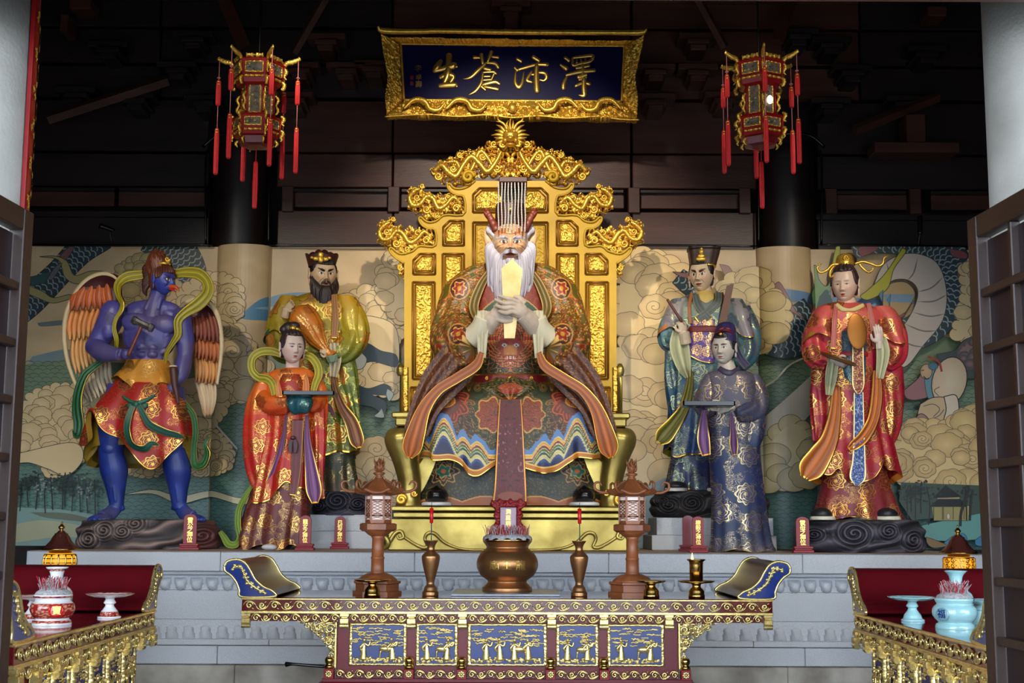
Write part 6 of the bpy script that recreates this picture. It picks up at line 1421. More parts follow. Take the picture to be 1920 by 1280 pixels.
rock('cloud_rock', 'brown grey swirled cloud rock under the blue winged statue', 148, 410, 973, None, 12.62, 96, (84, 74, 78), (134, 112, 104), 3, [(222, 994, 24), (258, 996, 20), (390, 1004, 26), (280, 982, 22), (190, 1010, 26)],
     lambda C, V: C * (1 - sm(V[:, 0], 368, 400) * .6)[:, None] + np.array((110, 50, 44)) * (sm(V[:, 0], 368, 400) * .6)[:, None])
# hammer and chisel
def local_thing(g, name, mat, label, cat, Yb, px, py, group=None, smooth=True):
    o = build(name, g, mat, None, smooth, loc=(X(px, Yb, py), Yb, Zat(px, py, Yb))); return tag(o, label, cat, group)
hm = thing('hammer', 'steel sledgehammer with brown handle in the blue statue\'s left-hand fist', 'hammer', (X(250, Y1 - .3), Y1 - .3, Zat(250, 660, Y1 - .3)))
g = Geo(); V, F = tube([(240, 668, 0), (255, 636, 2), (266, 612, 3)], [3.2, 3.6, 3.2], 12, ns=12); g.add(V, F, Y1 - .34); build('handle', g, M['handle'], hm)
g = Geo(); V, F = tube([(249, 599, 3), (255, 602, 3), (258, 603, 3), (279, 613, 3), (282, 614, 3), (288, 617, 3)], [7, 8.5, 6.6, 6.6, 8.5, 7], 8, ns=20, flat=1.0); g.add(V, F, Y1 - .34); build('hammer_head', g, M['steel'], hm, smooth=False)
g = Geo(); V, F = tube([(325, 688, 0), (327, 716, 0), (331, 738, 0), (334, 758, 0)], [7.5, 6.8, 5, 2], 14, ns=16); g.add(V, F, Y1 - .22)
local_thing(g, 'chisel', simple('dark_wooden_chisel', (78, 42, 34), .5), 'dark wooden chisel gripped in the blue statue\'s lowered fist', 'chisel', Y1 - .22, 330, 720)
g = Geo(); V, F = ell((325, 687, 0), (8, 3, 7)); g.add(V, F, Y1 - .22, col=(206, 190, 160)); o = build('chisel_cap', g, M['paint'], bpy.data.objects['chisel']); o.location = (0, 0, 0); 

# ---------------------------------------------------------------- bearded statue in yellow green (behind the lady)
Y2 = 13.2; zs2 = Zat(615, 925, Y2)
b2 = thing('bearded_official_statue', 'dark-bearded statue in yellow-green robe and maroon hat holding an orange wind bag', 'statue', (X(610, Y2), Y2, zs2))
YB_ = painted('yellow_green_brocade', .5, ornament=True, medal=(196, 92, 26), line=(200, 190, 90), cell=1 / 62., nscale=.10)
gy = grad([(560, (176, 136, 26)), (620, (158, 136, 26)), (680, (96, 104, 26)), (760, (78, 96, 30)), (860, (110, 104, 44))])
cloth('under_robe', [(830, 622, 0, 42, 26), (880, 624, 0, 44, 28), (925, 626, 2, 50, 32)], grad([(830, (40, 56, 40)), (925, (74, 62, 44))]), b2, Y2, painted('dark_green_brocade', .5, ornament=True, medal=(60, 60, 50), line=(150, 130, 80), cell=1 / 46.), 1, fold(6, 4, .1, 13, 2), lambda A: 4 * np.sin(A * 6), 160, 60)
cloth('robe', [(548, 602, -4, 20, 16), (556, 600, -4, 44, 24), (572, 596, 0, 62, 32), (620, 596, 2, 66, 36), (700, 600, 4, 62, 38), (780, 604, 6, 62, 40), (850, 606, 8, 66, 42)], gy, b2, Y2, YB_, 1, fold(6, 5, .3, 14, 2), lambda A: 10 * np.sin(A * 3 + 2) + 10 * np.exp(-((A - .9) / .3) ** 2), 240, 200, inner=(120, 84, 50))
limb('sleeve', [(648, 566, 0), (662, 600, 6), (664, 634, 16), (650, 662, 34), (632, 672, 46)], [22, 26, 28, 24, 16], gy, b2, Y2, YB_, 1, f=wr()); limb('sleeve', [(548, 568, 0), (530, 600, 4), (528, 640, 10), (545, 660, 26), (560, 640, 40)], [22, 26, 28, 24, 16], gy, b2, Y2, YB_, 1, f=wr())
limb('hanging_sleeve', [(648, 660, 26), (652, 700, 24), (658, 750, 22), (668, 800, 20)], [18, 20, 18, 10], gy, b2, Y2, YB_, 1, f=wr(), flat=.5)
for x0, x1, sx in ((512, 552, -1), (640, 676, 1)):
    cloth('cape_sleeve', [(556, (x0 + x1) / 2 - sx * 10, 0, 16, 20), (580, (x0 + x1) / 2 - sx * 2, 2, 22, 26), (610, (x0 + x1) / 2 + sx * 2, 4, 25, 30), (636, (x0 + x1) / 2 + sx * 6, 6, 27, 32)], grad([(560, (184, 138, 26)), (640, (150, 138, 28))]), b2, Y2, YB_, 1, fold(4, 4, .5), lambda A: 12 * np.sin(A * 2 + sx), 120, 60, inner=(40, 86, 66))
band('lapel', [(588, 556, 26), (590, 600, 38), (594, 640, 44)], [5, 6, 5], Y2, (150, 92, 30), (120, 80, 30), b2); band('lapel', [(630, 556, 28), (634, 600, 38), (632, 640, 42)], [5, 6, 5], Y2, (158, 96, 30), (120, 80, 30), b2)
band('cream_sleeve', [(634, 650, 54), (636, 680, 54), (632, 712, 50)], [8, 11, 7], Y2, (206, 188, 150), (190, 172, 136), b2, rip=lambda a, t: 2 * np.cos(a * 5), edge=2, tip=0)
sleeve_end('sleeve_lining', [(630, 700, 44), (634, 730, 46), (646, 765, 46), (664, 795, 44), (674, 828, 42), (678, 842, 40)], [3, 6, 9, 13, 14, 5], Y2, (110, 80, 40), (158, 100, 62), b2)
band('purple_ribbon', [(614, 706, 46), (604, 730, 48), (612, 756, 50), (626, 768, 50), (636, 790, 48)], [4, 4, 4, 4, 1], Y2, (130, 60, 84), (96, 44, 64), b2)
H = Head(607, 513, 24, 33, Y2 - .04, 20, 8, 0, 4)
g = H.face((216, 182, 140), (130, 40, 34), (34, 20, 20), 1.0, .07, .06, 0, (220, 150, 110), 1.2, (40, 26, 26), mouthw=.24, lobe=1.6); V, F = tube([(604, 556, 0), (606, 536, 2)], [14, 13], 16, ns=6); g.add(V, F, Y2, col=(206, 172, 132)); build('head', g, M['skin'], b2)
hairdome(H, (30, 20, 20), 'hair', b2, .42, -.0, 1.05)
L = []; rs = random.Random(9)
for i in range(54):
    u = -1 + 2 * i / 53; s_ = np.sign(u); au = abs(u); x0 = u * .86; y0 = np.interp(au, [0, .5, .8, 1], [-.76, -.70, -.45, -.15]); z0 = 1.0 - .72 * au ** 2; yb = -2.0 + .55 * au - rs.uniform(0, .22) - .25 * (1 - au)
    L.append(([(x0, y0, z0), (x0 * 1.15, y0 - .3, z0 + .12), (x0 * 1.2 + .06 * math.sin(i), (y0 + yb) / 2, z0 + .15), (x0 * 1.0 - .05, yb, z0 + .08)], [.07, .11, .10, .01]))
for k in range(10): L.append(([((k % 5 - 2) * .1, -.74, 1.0), ((k % 5 - 2) * .2, -1.2, 1.1), ((k % 5 - 2) * .16 - .1, -2.05, 1.0)], [.08, .12, .01]))
for s_ in (-1, 1):
    for k in range(4): L.append(([(s_ * .03, -.47, 1.22 - .02 * k), (s_ * .22, -.48 - .02 * k, 1.14), (s_ * .34, -.62, 1.06), (s_ * .33, -.9, 1.02)], [.02, .045, .045, .015]))
strands(L, 'beard', (52, 34, 32), b2, H)
def hatfan(cx, y0, y1, w0, w1, d0, col, parent, Yb, lobes=5, name='hat', h=16, jewel=True, yaw=0, rim=True):
    g = Geo(); a = np.linspace(0, 2 * pi, 120, endpoint=False); m = 40; t = np.linspace(0, 1, m); A, T = np.meshgrid(a, t)
    w = w0 + (w1 - w0) * T ** 1.3; top = y1 - h * 0 * T + 6 * np.abs(np.sin(A * lobes / 2)) * 0
    yy = y0 + (y1 - y0) * T - T ** 2 * (5 * np.abs(np.cos(A * 2.5)) - 3 + 5 * np.abs(np.sin(A)))
    V = np.stack([cx + w * np.sin(A), yy, d0 + w * .95 * np.cos(A)], -1).reshape(-1, 3); F = gridF(m, 120); V2 = V.copy(); V2[:, 0] = cx + (V2[:, 0] - cx) * .93; V2[:, 2] = d0 + (V2[:, 2] - d0) * .93
    g.add(V, F, Yb, col=col); g.add(V2, F[:, ::-1], Yb, col=shade(col, .6)); l0 = (m - 1) * 120; j = np.arange(120); g.add(np.vstack([V[l0:], V2[l0:]]), np.stack([j, (j + 1) % 120, (j + 1) % 120 + 120, j + 120], 1), Yb, col=shade(col, 1.3))
    for k in range(4): V, F = ell((cx + (k - 1.5) * w0 * .42, y1 + 4 - 4 * (k in (1, 2)), d0), (w0 * .42, h, w0 * .7), 22, 14); g.add(V, F, Yb, col=shade(col, .9 + .1 * (k % 2)))
    return build(name, g, M['paint'], parent)
hatfan(604, 502, 484, 25, 31, 4, (74, 32, 30), b2, Y2 - .02, h=15)
g = Geo()
for (x, y, rx, ry) in ((606, 492, 6, 7), (606, 484, 6, 6), (597, 491, 6, 4.5), (615, 492, 6, 4.5), (590, 489, 4, 3), (622, 490, 4, 3)): V, F = ell((x, y, 33), (rx, ry, 3), 14, 10); g.add(V, F, Y2 - .02)
build('hat_jewel', g, M['gold'], b2)
skinmesh('hand', hand((543, 586, 40), (.75, -.5, .5), (.5, .8, 0), 32, (.35, .35, .35, .35), 1, .06, .3) + [tube([(540, 600, 34), (544, 584, 40)], [9, 8], 12, ns=6)], Y2, skc((216, 184, 146)), b2, .9, 2)
skinmesh('hand', hand((626, 672, 56), (-.7, -.5, .5), (-.2, .9, 0), 30, (.9, .9, .9, .9), 1, .03, .6), Y2, skc((216, 184, 146)), b2, .9, 2)
OBg = painted('orange_bag_brocade', .45, ornament=True, medal=(206, 92, 26), line=(236, 196, 110), cell=1 / 34., nscale=.13)
bag = thing('wind_bag', 'orange brocade wind bag tied at the neck across the bearded statue\'s chest', 'bag', (X(600, Y2 - .25), Y2 - .25, Zat(600, 640, Y2 - .25)))
g = Geo(); V, F = tube([(560, 588, 44), (572, 600, 50), (590, 620, 54), (604, 644, 56), (618, 662, 58), (626, 672, 58)], [8, 27, 25, 16, 8, 6.5], 80, ns=100, flat=.85, fold=lambda a, t: -2.6 * np.exp(-((a % 1.05 - .5) / .16) ** 2) * sm(1 - t, 0, .4) ); g.add(V, F, Y2, col=(208, 116, 24), orn=1); build('bag_body', g, OBg, bag)
g = Geo(); V, F = tube([(624, 668, 58), (630, 675, 60)], [6, 12], 40, ns=12, flat=.5, fold=lambda a, t: 1.6 * np.sin(a * 8) * t); g.add(V, F, Y2, col=(200, 112, 30)); build('bag_neck', g, M['paint'], bag)
g = Geo(); V, F = tube([(630, 674, 61), (632, 686, 60)], [12, 7], 40, ns=10, flat=.5, fold=lambda a, t: 1.6 * np.sin(a * 7) * t); g.add(V, F, Y2, col=(118, 140, 112)); build('bag_mouth', g, M['paint'], bag)
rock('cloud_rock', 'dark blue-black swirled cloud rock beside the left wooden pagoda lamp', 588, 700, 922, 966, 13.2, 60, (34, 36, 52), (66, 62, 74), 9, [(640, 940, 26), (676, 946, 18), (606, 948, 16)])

# ---------------------------------------------------------------- lady in orange and red with a black tray
Y3 = 12.5
b3 = thing('tray_lady_statue', 'lady statue in orange-red robe with looping yellow scarf and purple sleeve ends', 'statue', (X(530, Y3), Y3, ZA))
LB = painted('red_orange_brocade', .48, ornament=True, medal=(150, 34, 22), line=(232, 176, 84), cell=1 / 44., nscale=.13)
MBk = painted('burgundy_brocade', .5, ornament=True, medal=(120, 40, 30), line=(206, 164, 86), cell=1 / 42., nscale=.12)
gr3 = grad([(690, (226, 112, 34)), (750, (222, 96, 30)), (790, (196, 44, 24)), (860, (176, 26, 22)), (950, (172, 36, 24))])
yb3 = PYA(Y3) + ROLL * (520 - 960)
cloth('skirt', [(850, 536, 0, 46, 32), (910, 528, 0, 54, 36), (970, 518, 2, 62, 40), (1010, 513, 4, 66, 44), (yb3, 513, 6, 64, 46)], grad([(850, (112, 24, 26)), (960, (98, 34, 36)), (1026, (92, 50, 52))]), b3, Y3, MBk, 1, fold(7, 5, .1, 15, 2.6), lambda A: -5 + 5 * np.sin(A * 7), 260, 170, inner=(110, 70, 100))
cloth('robe', [(690, 550, -2, 20, 14), (696, 548, 0, 38, 22), (712, 546, 0, 46, 28), (760, 543, 2, 48, 32), (820, 540, 4, 46, 34), (880, 532, 6, 50, 38), (930, 526, 6, 54, 42)], gr3, b3, Y3, LB, 1, fold(6, 4, .3, 14, 2), lambda A: 14 * np.cos(A * 2 + 1.4) - 20 * np.exp(-((A - .25) / .3) ** 2), 240, 220, inner=(104, 60, 104))
cloth('bodice', [(704, 549, 10, 22, 20), (720, 549, 12, 26, 24), (748, 549, 12, 25, 24)], grad([(700, (176, 50, 24)), (750, (160, 30, 24))]), b3, Y3, LB, 1, None, None, 100, 40, hemgold=2, front=.2)
limb('sleeve', [(508, 704, 0), (496, 730, 4), (490, 770, 10), (486, 830, 16), (490, 890, 18), (502, 944, 18)], [15, 20, 26, 26, 22, 8], gr3, b3, Y3, LB, 1, 90, 160, .7, wr(6, 2))
limb('sleeve', [(588, 708, 0), (598, 735, 2), (598, 770, 8), (598, 830, 10), (596, 890, 12), (602, 936, 12)], [12, 16, 16, 14, 12, 8], gr3, b3, Y3, LB, 1, 90, 160, .7, wr(6, 2))
limb('forearm', [(494, 748, 14), (515, 762, 34), (548, 764, 48)], [18, 18, 15], gr3, b3, Y3, LB, 1, 60, 50, .8, wr(5, 1.2)); limb('forearm', [(600, 748, 10), (594, 760, 30), (584, 764, 42)], [16, 15, 13], gr3, b3, Y3, LB, 1, 60, 40, .8, wr(5, 1.2))
sleeve_end('sleeve_lining', [(546, 780, 52), (540, 820, 48), (528, 870, 44), (514, 915, 40), (506, 946, 36)], [2, 4, 8, 12, 6], Y3, (150, 40, 30), (132, 76, 128), b3); sleeve_end('sleeve_lining', [(582, 782, 44), (583, 830, 42), (589, 880, 40), (594, 920, 38), (596, 944, 36)], [3, 7, 12, 15, 6], Y3, (150, 40, 30), (136, 80, 132), b3)
band('front_panel', [(566, 790, 46), (564, 850, 46), (560, 900, 44), (556, 930, 44)], [11, 10, 9, 6], Y3, (112, 22, 26), (90, 50, 90), b3, 'paint', orn=0)
for s_ in (-1, 1): band('sash_tail', [(558, 822, 52), (558 + s_ * 5, 836, 54), (558 + s_ * 4, 852, 54)], [2, 4, 2], Y3, (70, 24, 40), (60, 20, 36), b3, edge=2, tip=0)
g = Geo(); V, F = ell((558, 824, 54), (5, 4, 3)); g.add(V, F, Y3, col=(74, 26, 42)); build('sash_knot', g, M['paint'], b3)
V, F = ell((570, 760, 52), (25, 21, 14), 60, 40); V = np.array(V); V[:, 2] += 2 * np.sin(V[:, 0] / 3) * sm(V[:, 1], 745, 775); V[:, 1] += 2 * np.sin(V[:, 0] / 4); g = Geo(); g.add(V, F, Y3, col=(24, 84, 92), orn=1); build('hand_cloth', g, painted('teal_brocade', .5, ornament=True, medal=(20, 60, 80), line=(120, 160, 130), cell=1 / 30.), b3)
for p in ([(530, 694, 16), (526, 720, 28), (530, 748, 34)], [(572, 700, 18), (578, 722, 26), (578, 748, 32)]): band('lapel', p, [5, 6, 6], Y3, (224, 118, 40), (200, 90, 30), b3)
H = Head(549, 650, 21.5, 31, Y3 - .04, 28, 6, 0, 4)
g = H.face((216, 188, 172), (176, 70, 66), (70, 50, 46), 0, .022, .035, 1, (224, 168, 156), .8, (50, 34, 30), mouthw=.17, lobe=1.4)
V, F = tube([(547, 712, 4), (548, 696, 2), (549, 672, 0)], [30, 14, 13], 24, ns=16, flat=.5); g.add(V, F, Y3, col=(212, 182, 168)); build('head', g, M['skin'], b3)
hairdome(H, (58, 42, 44), 'hair', b3, .60, -.15, 1.12, 14, .03)
g = Geo()
for c, r in (((543, 616, -2), (16, 13, 13)), ((552, 611, 0), (11, 8, 10)), ((534, 618, 0), (10, 9, 10))): V, F = ell(c, r, 30, 20); g.add(V, F, Y3, col=(56, 40, 42))
build('hair_bun', g, M['skin'], b3)
g = Geo()
for k in range(9): a_ = k * 2 * pi / 9; V, F = ell((553 + 9 * cos(a_), 622 + 3.6 * math.sin(a_), 17), (4.5, 3.6, 4), 10, 8); g.add(V, F, Y3)
V, F = ell((553, 618, 20), (6, 5, 5)); g.add(V, F, Y3); V, F = tube([(537, 627, 14), (553, 630, 20), (566, 626, 14)], [2, 2], 8, ns=10); g.add(V, F, Y3); build('hair_ornament', g, M['gold'], b3)
YS = (190, 176, 60)
scarf('scarf', [(527, 664, -8), (508, 658, -4), (488, 660, 0), (474, 672, 4), (474, 694, 8), (486, 708, 12), (504, 712, 20), (516, 724, 28), (521, 744, 32)], [6, 8, 8, 8, 8, 8, 8, 8, 6], Y3, YS, (160, 160, 40), b3, tilt=[0, 0, .2, .3, .2, 0]); scarf('scarf', [(568, 664, -8), (584, 670, 0), (596, 686, 6), (599, 704, 10), (594, 722, 18), (590, 742, 24)], [7, 8, 8, 8, 7, 6], Y3, YS, (160, 160, 40), b3)
scarf('streamer', [(478, 908, 20), (464, 932, 22), (452, 956, 20), (450, 984, 18), (453, 1006, 16), (446, 1020, 14), (432, 1020, 14), (424, 1008, 14), (416, 996, 14)], [3, 5, 6, 7, 7, 7, 7, 6, 4], Y3, (120, 150, 40), (190, 120, 30), b3, tilt=[0, .2, .4, .4, .2, 0])
g = Geo(); V, F = ell((515, yb3 - 5, 56), (14, 6, 12), 24, 14); V = np.array(V); V[:, 1] = np.minimum(V[:, 1], yb3); g.add(V, F, Y3, col=(204, 200, 200)); build('shoe', g, M['paint'], b3)
def tray(x0, x1, y0, y1, Yb, lab):
    V, F = cbox(X(x0, Yb), X(x1, Yb), Yb - .02, Yb + .20, Z(y1 - ROLL * ((x0 + x1) / 2 - 960), Yb), Z(y0 + 3 - ROLL * ((x0 + x1) / 2 - 960), Yb), .004); g = Geo(); g.raw(V, F)
    zt = Z(y0 - ROLL * ((x0 + x1) / 2 - 960), Yb); zb = Z(y1 - ROLL * ((x0 + x1) / 2 - 960), Yb); xa, xb = X(x0 - 1, Yb), X(x1 + 1, Yb)
    for (a, b, c, d_) in ((xa, xb, Yb - .03, Yb - .015), (xa, xb, Yb + .195, Yb + .21), (xa, xa + .015, Yb - .03, Yb + .21), (xb - .015, xb, Yb - .03, Yb + .21)): V, F = cbox(a, b, c, d_, zb + .004, zt, .002); g.raw(V, F)
    return tag(build('tray', g, M['black'], None, False, loc=((xa + xb) / 2, Yb, zb)), lab, 'tray')
tray(524, 621, 733, 741, Y3 - .48, 'thin black tray held by the orange-red lady statue')

# ---------------------------------------------------------------- official with brush and ruler (behind the servant)
Y4 = 13.2
b4 = thing('brush_official_statue', 'frowning statue in blue-green robe with purple waist cloth and dark hat, brush raised', 'statue', (X(1300, Y4), Y4, Zat(1300, 922, Y4)))
BB = painted('blue_brocade', .48, ornament=True, medal=(70, 84, 128), line=(150, 160, 110), cell=1 / 50., nscale=.13)
PB = painted('purple_brocade', .48, ornament=True, medal=(110, 60, 150), line=(220, 180, 90), cell=1 / 30., nscale=.12)
g4 = grad([(560, (120, 126, 116)), (620, (84, 116, 122)), (700, (34, 84, 104)), (780, (26, 64, 108)), (860, (24, 50, 106))])
cloth('under_robe', [(830, 1304, 0, 44, 28), (880, 1300, 0, 46, 30), (922, 1300, 2, 52, 34)], grad([(830, (26, 42, 92)), (925, (50, 46, 84))]), b4, Y4, BB, 1, fold(6, 4, .1, 13, 2), lambda A: 4 * np.sin(A * 6), 160, 60, inner=(96, 24, 50))
cloth('robe', [(550, 1318, -4, 22, 16), (560, 1320, -4, 48, 24), (578, 1324, 0, 64, 32), (640, 1324, 2, 66, 36), (720, 1318, 4, 62, 38), (800, 1312, 6, 58, 40), (846, 1304, 8, 56, 42)], g4, b4, Y4, BB, 1, fold(6, 5, .3, 14, 2), lambda A: 9 * np.sin(A * 3 + 2) + 16 * np.exp(-((A + .8) / .3) ** 2), 240, 200, inner=(120, 120, 30))
limb('sleeve', [(1386, 580, 0), (1398, 620, 4), (1396, 660, 14), (1376, 690, 30)], [22, 26, 26, 18], g4, b4, Y4, BB, 1, f=wr()); limb('sleeve', [(1272, 582, 0), (1258, 612, 6), (1256, 640, 16), (1266, 640, 34)], [20, 22, 22, 14], g4, b4, Y4, BB, 1, f=wr())
limb('hanging_sleeve', [(1262, 640, 14), (1262, 700, 16), (1268, 760, 16), (1272, 810, 14)], [16, 18, 17, 9], g4, b4, Y4, BB, 1, f=wr(), flat=.6)
for x, sx in ((1262, -1), (1388, 1)): cloth('cape_sleeve', [(562, x - sx * 12, 0, 16, 20), (585, x - sx * 4, 2, 20, 26), (608, x, 4, 23, 28), (628, x + sx * 3, 6, 26, 30)], grad([(560, (150, 140, 136)), (630, (150, 136, 150))]), b4, Y4, BB, 1, fold(4, 4, .5), lambda A: 10 * np.sin(A * 2 + sx), 120, 60, inner=(170, 96, 30))
cloth('waist_cloth', [(604, 1318, 4, 40, 34), (640, 1316, 4, 42, 38), (676, 1314, 4, 44, 42)], grad([(600, (78, 62, 140)), (690, (96, 60, 150))]), b4, Y4, PB, 1, fold(8, 1.5, .4), lambda A: 10 * np.sin(A * 2.4 + 1), 160, 70, inner=(150, 110, 150), front=.3)
cloth('belt', [(616, 1318, 4, 42, 36), (622, 1318, 4, 43.5, 37.5), (628, 1318, 4, 43, 37)], lambda u, v: np.tile((112., 30., 28.), (len(u), 1)), b4, Y4, M['paint'], 0, None, None, 120, 8, hemgold=0)
for p, c_ in (([(1300, 556, 24), (1306, 580, 34), (1326, 606, 38)], (92, 104, 104)), ([(1344, 552, 24), (1338, 576, 34), (1300, 606, 38)], (84, 98, 92))): band('lapel', p, [6, 7, 6], Y4, c_, (80, 90, 90), b4)
for p in ([(1294, 552, 22), (1288, 580, 32), (1290, 612, 36)], [(1350, 552, 22), (1356, 580, 30), (1352, 600, 34)]): band('collar', p, [2.5, 3, 2.5], Y4, (178, 96, 34), (150, 80, 30), b4, edge=2, tip=0)
g = Geo(); V, F = loft([(548, 1320, 6, 14, 14), (560, 1320, 10, 20, 18), (586, 1320, 14, 16, 18)], 40, 20); g.add(V, F, Y4, col=(214, 182, 96)); build('inner_collar', g, M['paint'], b4)
H = Head(1315, 515, 22.5, 33, Y4 - .04, -26, 6, 0, 4)
g = H.face((218, 188, 152), (156, 44, 36), (84, 44, 34), 1.0, .075, .065, 0, (224, 150, 130), 1.2, (50, 40, 50), mouthw=.25, lobe=1.7); V, F = tube([(1320, 562, 2), (1318, 536, 2)], [19, 15], 20, ns=8, flat=.8); g.add(V, F, Y4, col=(206, 182, 150)); build('head', g, M['skin'], b4)
hairdome(H, (26, 20, 20), 'hair', b4, .48, -.1, 1.05)
g = Geo(); V, F = loft([(470, 1319, 4, 28, 24), (476, 1319, 4, 28, 25), (490, 1318, 4, 25, 24), (500, 1317, 4, 23.5, 24)], 80, 30, lambda A, T: 1.5 * np.abs(np.cos(A * 3)), p=3); g.add(V, F, Y4 - .02, col=(62, 42, 34)); V, F = loft([(466, 1319, 4, 30, 27), (471, 1319, 4, 30, 27)], 80, 4, lambda A, T: 1.5 * np.abs(np.cos(A * 3)), p=3); g.add(V, F, Y4 - .02, col=(36, 24, 22)); hat4 = build('hat', g, M['paint'], b4)
g = Geo()
for (y, r) in ((491, 11), (486, 8), (478, 5), (472, 4)): V, F = ell((1311, y, 28), (r, 5, 4), 18, 10); g.add(V, F, Y4 - .02)
V, F = prism([(1302, 496), (1304, 474), (1311, 466), (1318, 474), (1320, 496)], 2, 26); g.add(V, F, Y4 - .02); V, F = loft([(499, 1317, 4, 24.5, 25), (502, 1317, 4, 24.8, 25.4)], 60, 4, p=2.6); g.add(V, F, Y4 - .02); sub('hat_jewel', g, M['gold'], hat4)
band('cream_sleeve', [(1268, 626, 42), (1268, 655, 44), (1276, 690, 42), (1284, 712, 40)], [12, 18, 14, 5], Y4, (196, 196, 150), (206, 190, 180), b4, rip=lambda a, t: 3 * np.cos(a * 6), edge=2, tip=0)
band('cream_sleeve', [(1262, 640, 38), (1262, 665, 38), (1272, 700, 36)], [9, 10, 3], Y4, (206, 190, 186), (206, 190, 180), b4, rip=lambda a, t: 2 * np.cos(a * 6), edge=2, tip=0)
sleeve_end('sleeve_lining', [(1290, 700, 40), (1286, 735, 42), (1276, 770, 42), (1258, 798, 40), (1240, 820, 38), (1230, 832, 36)], [5, 8, 10, 14, 17, 7], Y4, (60, 84, 60), (128, 122, 26), b4)
skinmesh('hand', hand((1276, 632, 50), (-.25, -.95, .1), (-.9, .2, .3), 38, (.9, .9, 1.1, 1.2), 1, .05, .5) + [tube([(1280, 650, 44), (1276, 630, 50)], [11, 10], 12, ns=6)], Y4, skc((206, 184, 158)), b4, .9, 2)
skinmesh('hand', hand((1344, 660, 46), (-.3, -.9, .3), (-1, 0, 0), 30, (.9, .9, .9, .9), 1, .04, .5), Y4, skc((214, 180, 150)), b4, .9, 2)
g = Geo(); V, F = tube([(1251, 561, 0), (1266, 584, 0), (1279, 604, 0)], [2.6, 2.6], 10, ns=10); g.add(V, F, Y4 - .28, col=(92, 46, 34)); V, F = tube([(1279, 604, 0), (1285, 612, 0)], [3, 2.6, .6], 10, ns=8); g.add(V, F, Y4 - .28, col=(150, 130, 120)); local_thing(g, 'writing_brush', M['paint'], 'slim brown writing brush raised in the frowning official\'s hand', 'brush', Y4 - .28, 1268, 590)
g = Geo(); V, F = prism([(1363, 535), (1376, 532), (1352, 650), (1338, 646)], 4, 0); g.add(V, F, Y4 - .22, col=(110, 62, 38)); rl = local_thing(g, 'measuring_board', M['paint'], 'long brown ruler board with dotted marks leaning on the official\'s shoulder', 'ruler', Y4 - .22, 1355, 600, smooth=False)
g = Geo()
for k in range(7):
    for q in range(6): cx_, cy_ = 1365 - k * 3.0 + q * 1.9 - 1, 546 + k * 13.5 - q * .7; V, F = ell((cx_, cy_, .4), (.55, .55, .4), 6, 4); g.add(V, F, Y4 - .22)
for q in range(34): V, F = ell((1374.5 - q * .62, 536 + q * 3.1, .4), (.5, .5, .4), 6, 4); g.add(V, F, Y4 - .22)
o = build('marks', g, M['gold'], rl); o['kind'] = 'stuff'
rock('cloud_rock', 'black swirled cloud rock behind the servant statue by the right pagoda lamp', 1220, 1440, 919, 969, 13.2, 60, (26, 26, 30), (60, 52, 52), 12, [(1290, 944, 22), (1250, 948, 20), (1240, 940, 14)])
for cx_ in (1262, 1340):
    g = Geo(); V, F = ell((cx_, 912, 44), (20, 9, 20), 24, 14); V = np.array(V); V[:, 1] = np.minimum(V[:, 1], 917); g.add(V, F, Y4, col=(30, 26, 30)); V, F = loft([(916, cx_, 44, 20, 22), (922, cx_, 44, 22, 24)], 30, 4); g.add(V, F, Y4, col=(196, 190, 180)); build('shoe', g, M['paint'], b4)

# ---------------------------------------------------------------- servant in dark blue with a tray
Y5 = 12.3; yb5 = PYA(Y5) + ROLL * (1385 - 960)
b5 = thing('servant_statue', 'young servant statue in dusty dark blue robe with medallions and purple cap', 'statue', (X(1385, Y5), Y5, ZA))
DB = painted('dark_blue_brocade', .5, ornament=True, medal=(58, 56, 96), line=(170, 150, 110), cell=1 / 60., nscale=.09)
g5 = grad([(690, (88, 80, 92)), (760, (66, 66, 88)), (820, (26, 40, 74)), (900, (22, 38, 80)), (1000, (34, 44, 74)), (1034, (80, 76, 88))])
cloth('robe', [(694, 1364, -2, 24, 16), (700, 1368, 0, 42, 24), (720, 1372, 0, 50, 30), (780, 1374, 4, 52, 34), (850, 1376, 6, 48, 36), (930, 1382, 8, 50, 40), (990, 1385, 8, 54, 44), (1022, 1387, 8, 58, 48), (yb5, 1388, 8, 62, 50)], g5, b5, Y5, DB, 1, fold(5, 4, .45, 11, 2), lambda A: -3 + 3 * np.sin(A * 6), 280, 320, inner=(90, 50, 90), hemgold=4)
limb('sleeve', [(1334, 706, 2), (1324, 735, 8), (1318, 762, 20), (1326, 778, 38)], [14, 18, 19, 13], g5, b5, Y5, DB, 1, f=wr(5, 1.5)); limb('sleeve', [(1408, 708, 2), (1418, 740, 8), (1410, 770, 22), (1376, 782, 44)], [16, 20, 22, 13], g5, b5, Y5, DB, 1, f=wr(5, 1.5))
limb('hanging_sleeve', [(1410, 770, 18), (1408, 800, 22), (1400, 836, 24), (1396, 850, 24)], [20, 22, 20, 10], g5, b5, Y5, DB, 1, f=wr(5, 1.5), flat=.7)
sleeve_end('sleeve_lining', [(1314, 772, 44), (1312, 800, 46), (1313, 830, 46), (1318, 856, 44)], [4, 9, 12, 8], Y5, (40, 50, 80), (120, 72, 124), b5); sleeve_end('sleeve_lining', [(1362, 778, 52), (1366, 810, 50), (1368, 835, 48), (1370, 856, 46)], [2, 6, 8, 4], Y5, (40, 50, 80), (110, 66, 112), b5)
V, F = tube([(1346, 692, 16), (1356, 700, 24), (1368, 702, 24), (1384, 692, 14)], [5, 6, 6, 5], 16, ns=26, flat=.6); g = Geo(); g.add(V, F, Y5, col=(60, 54, 72)); build('collar', g, M['paint'], b5)
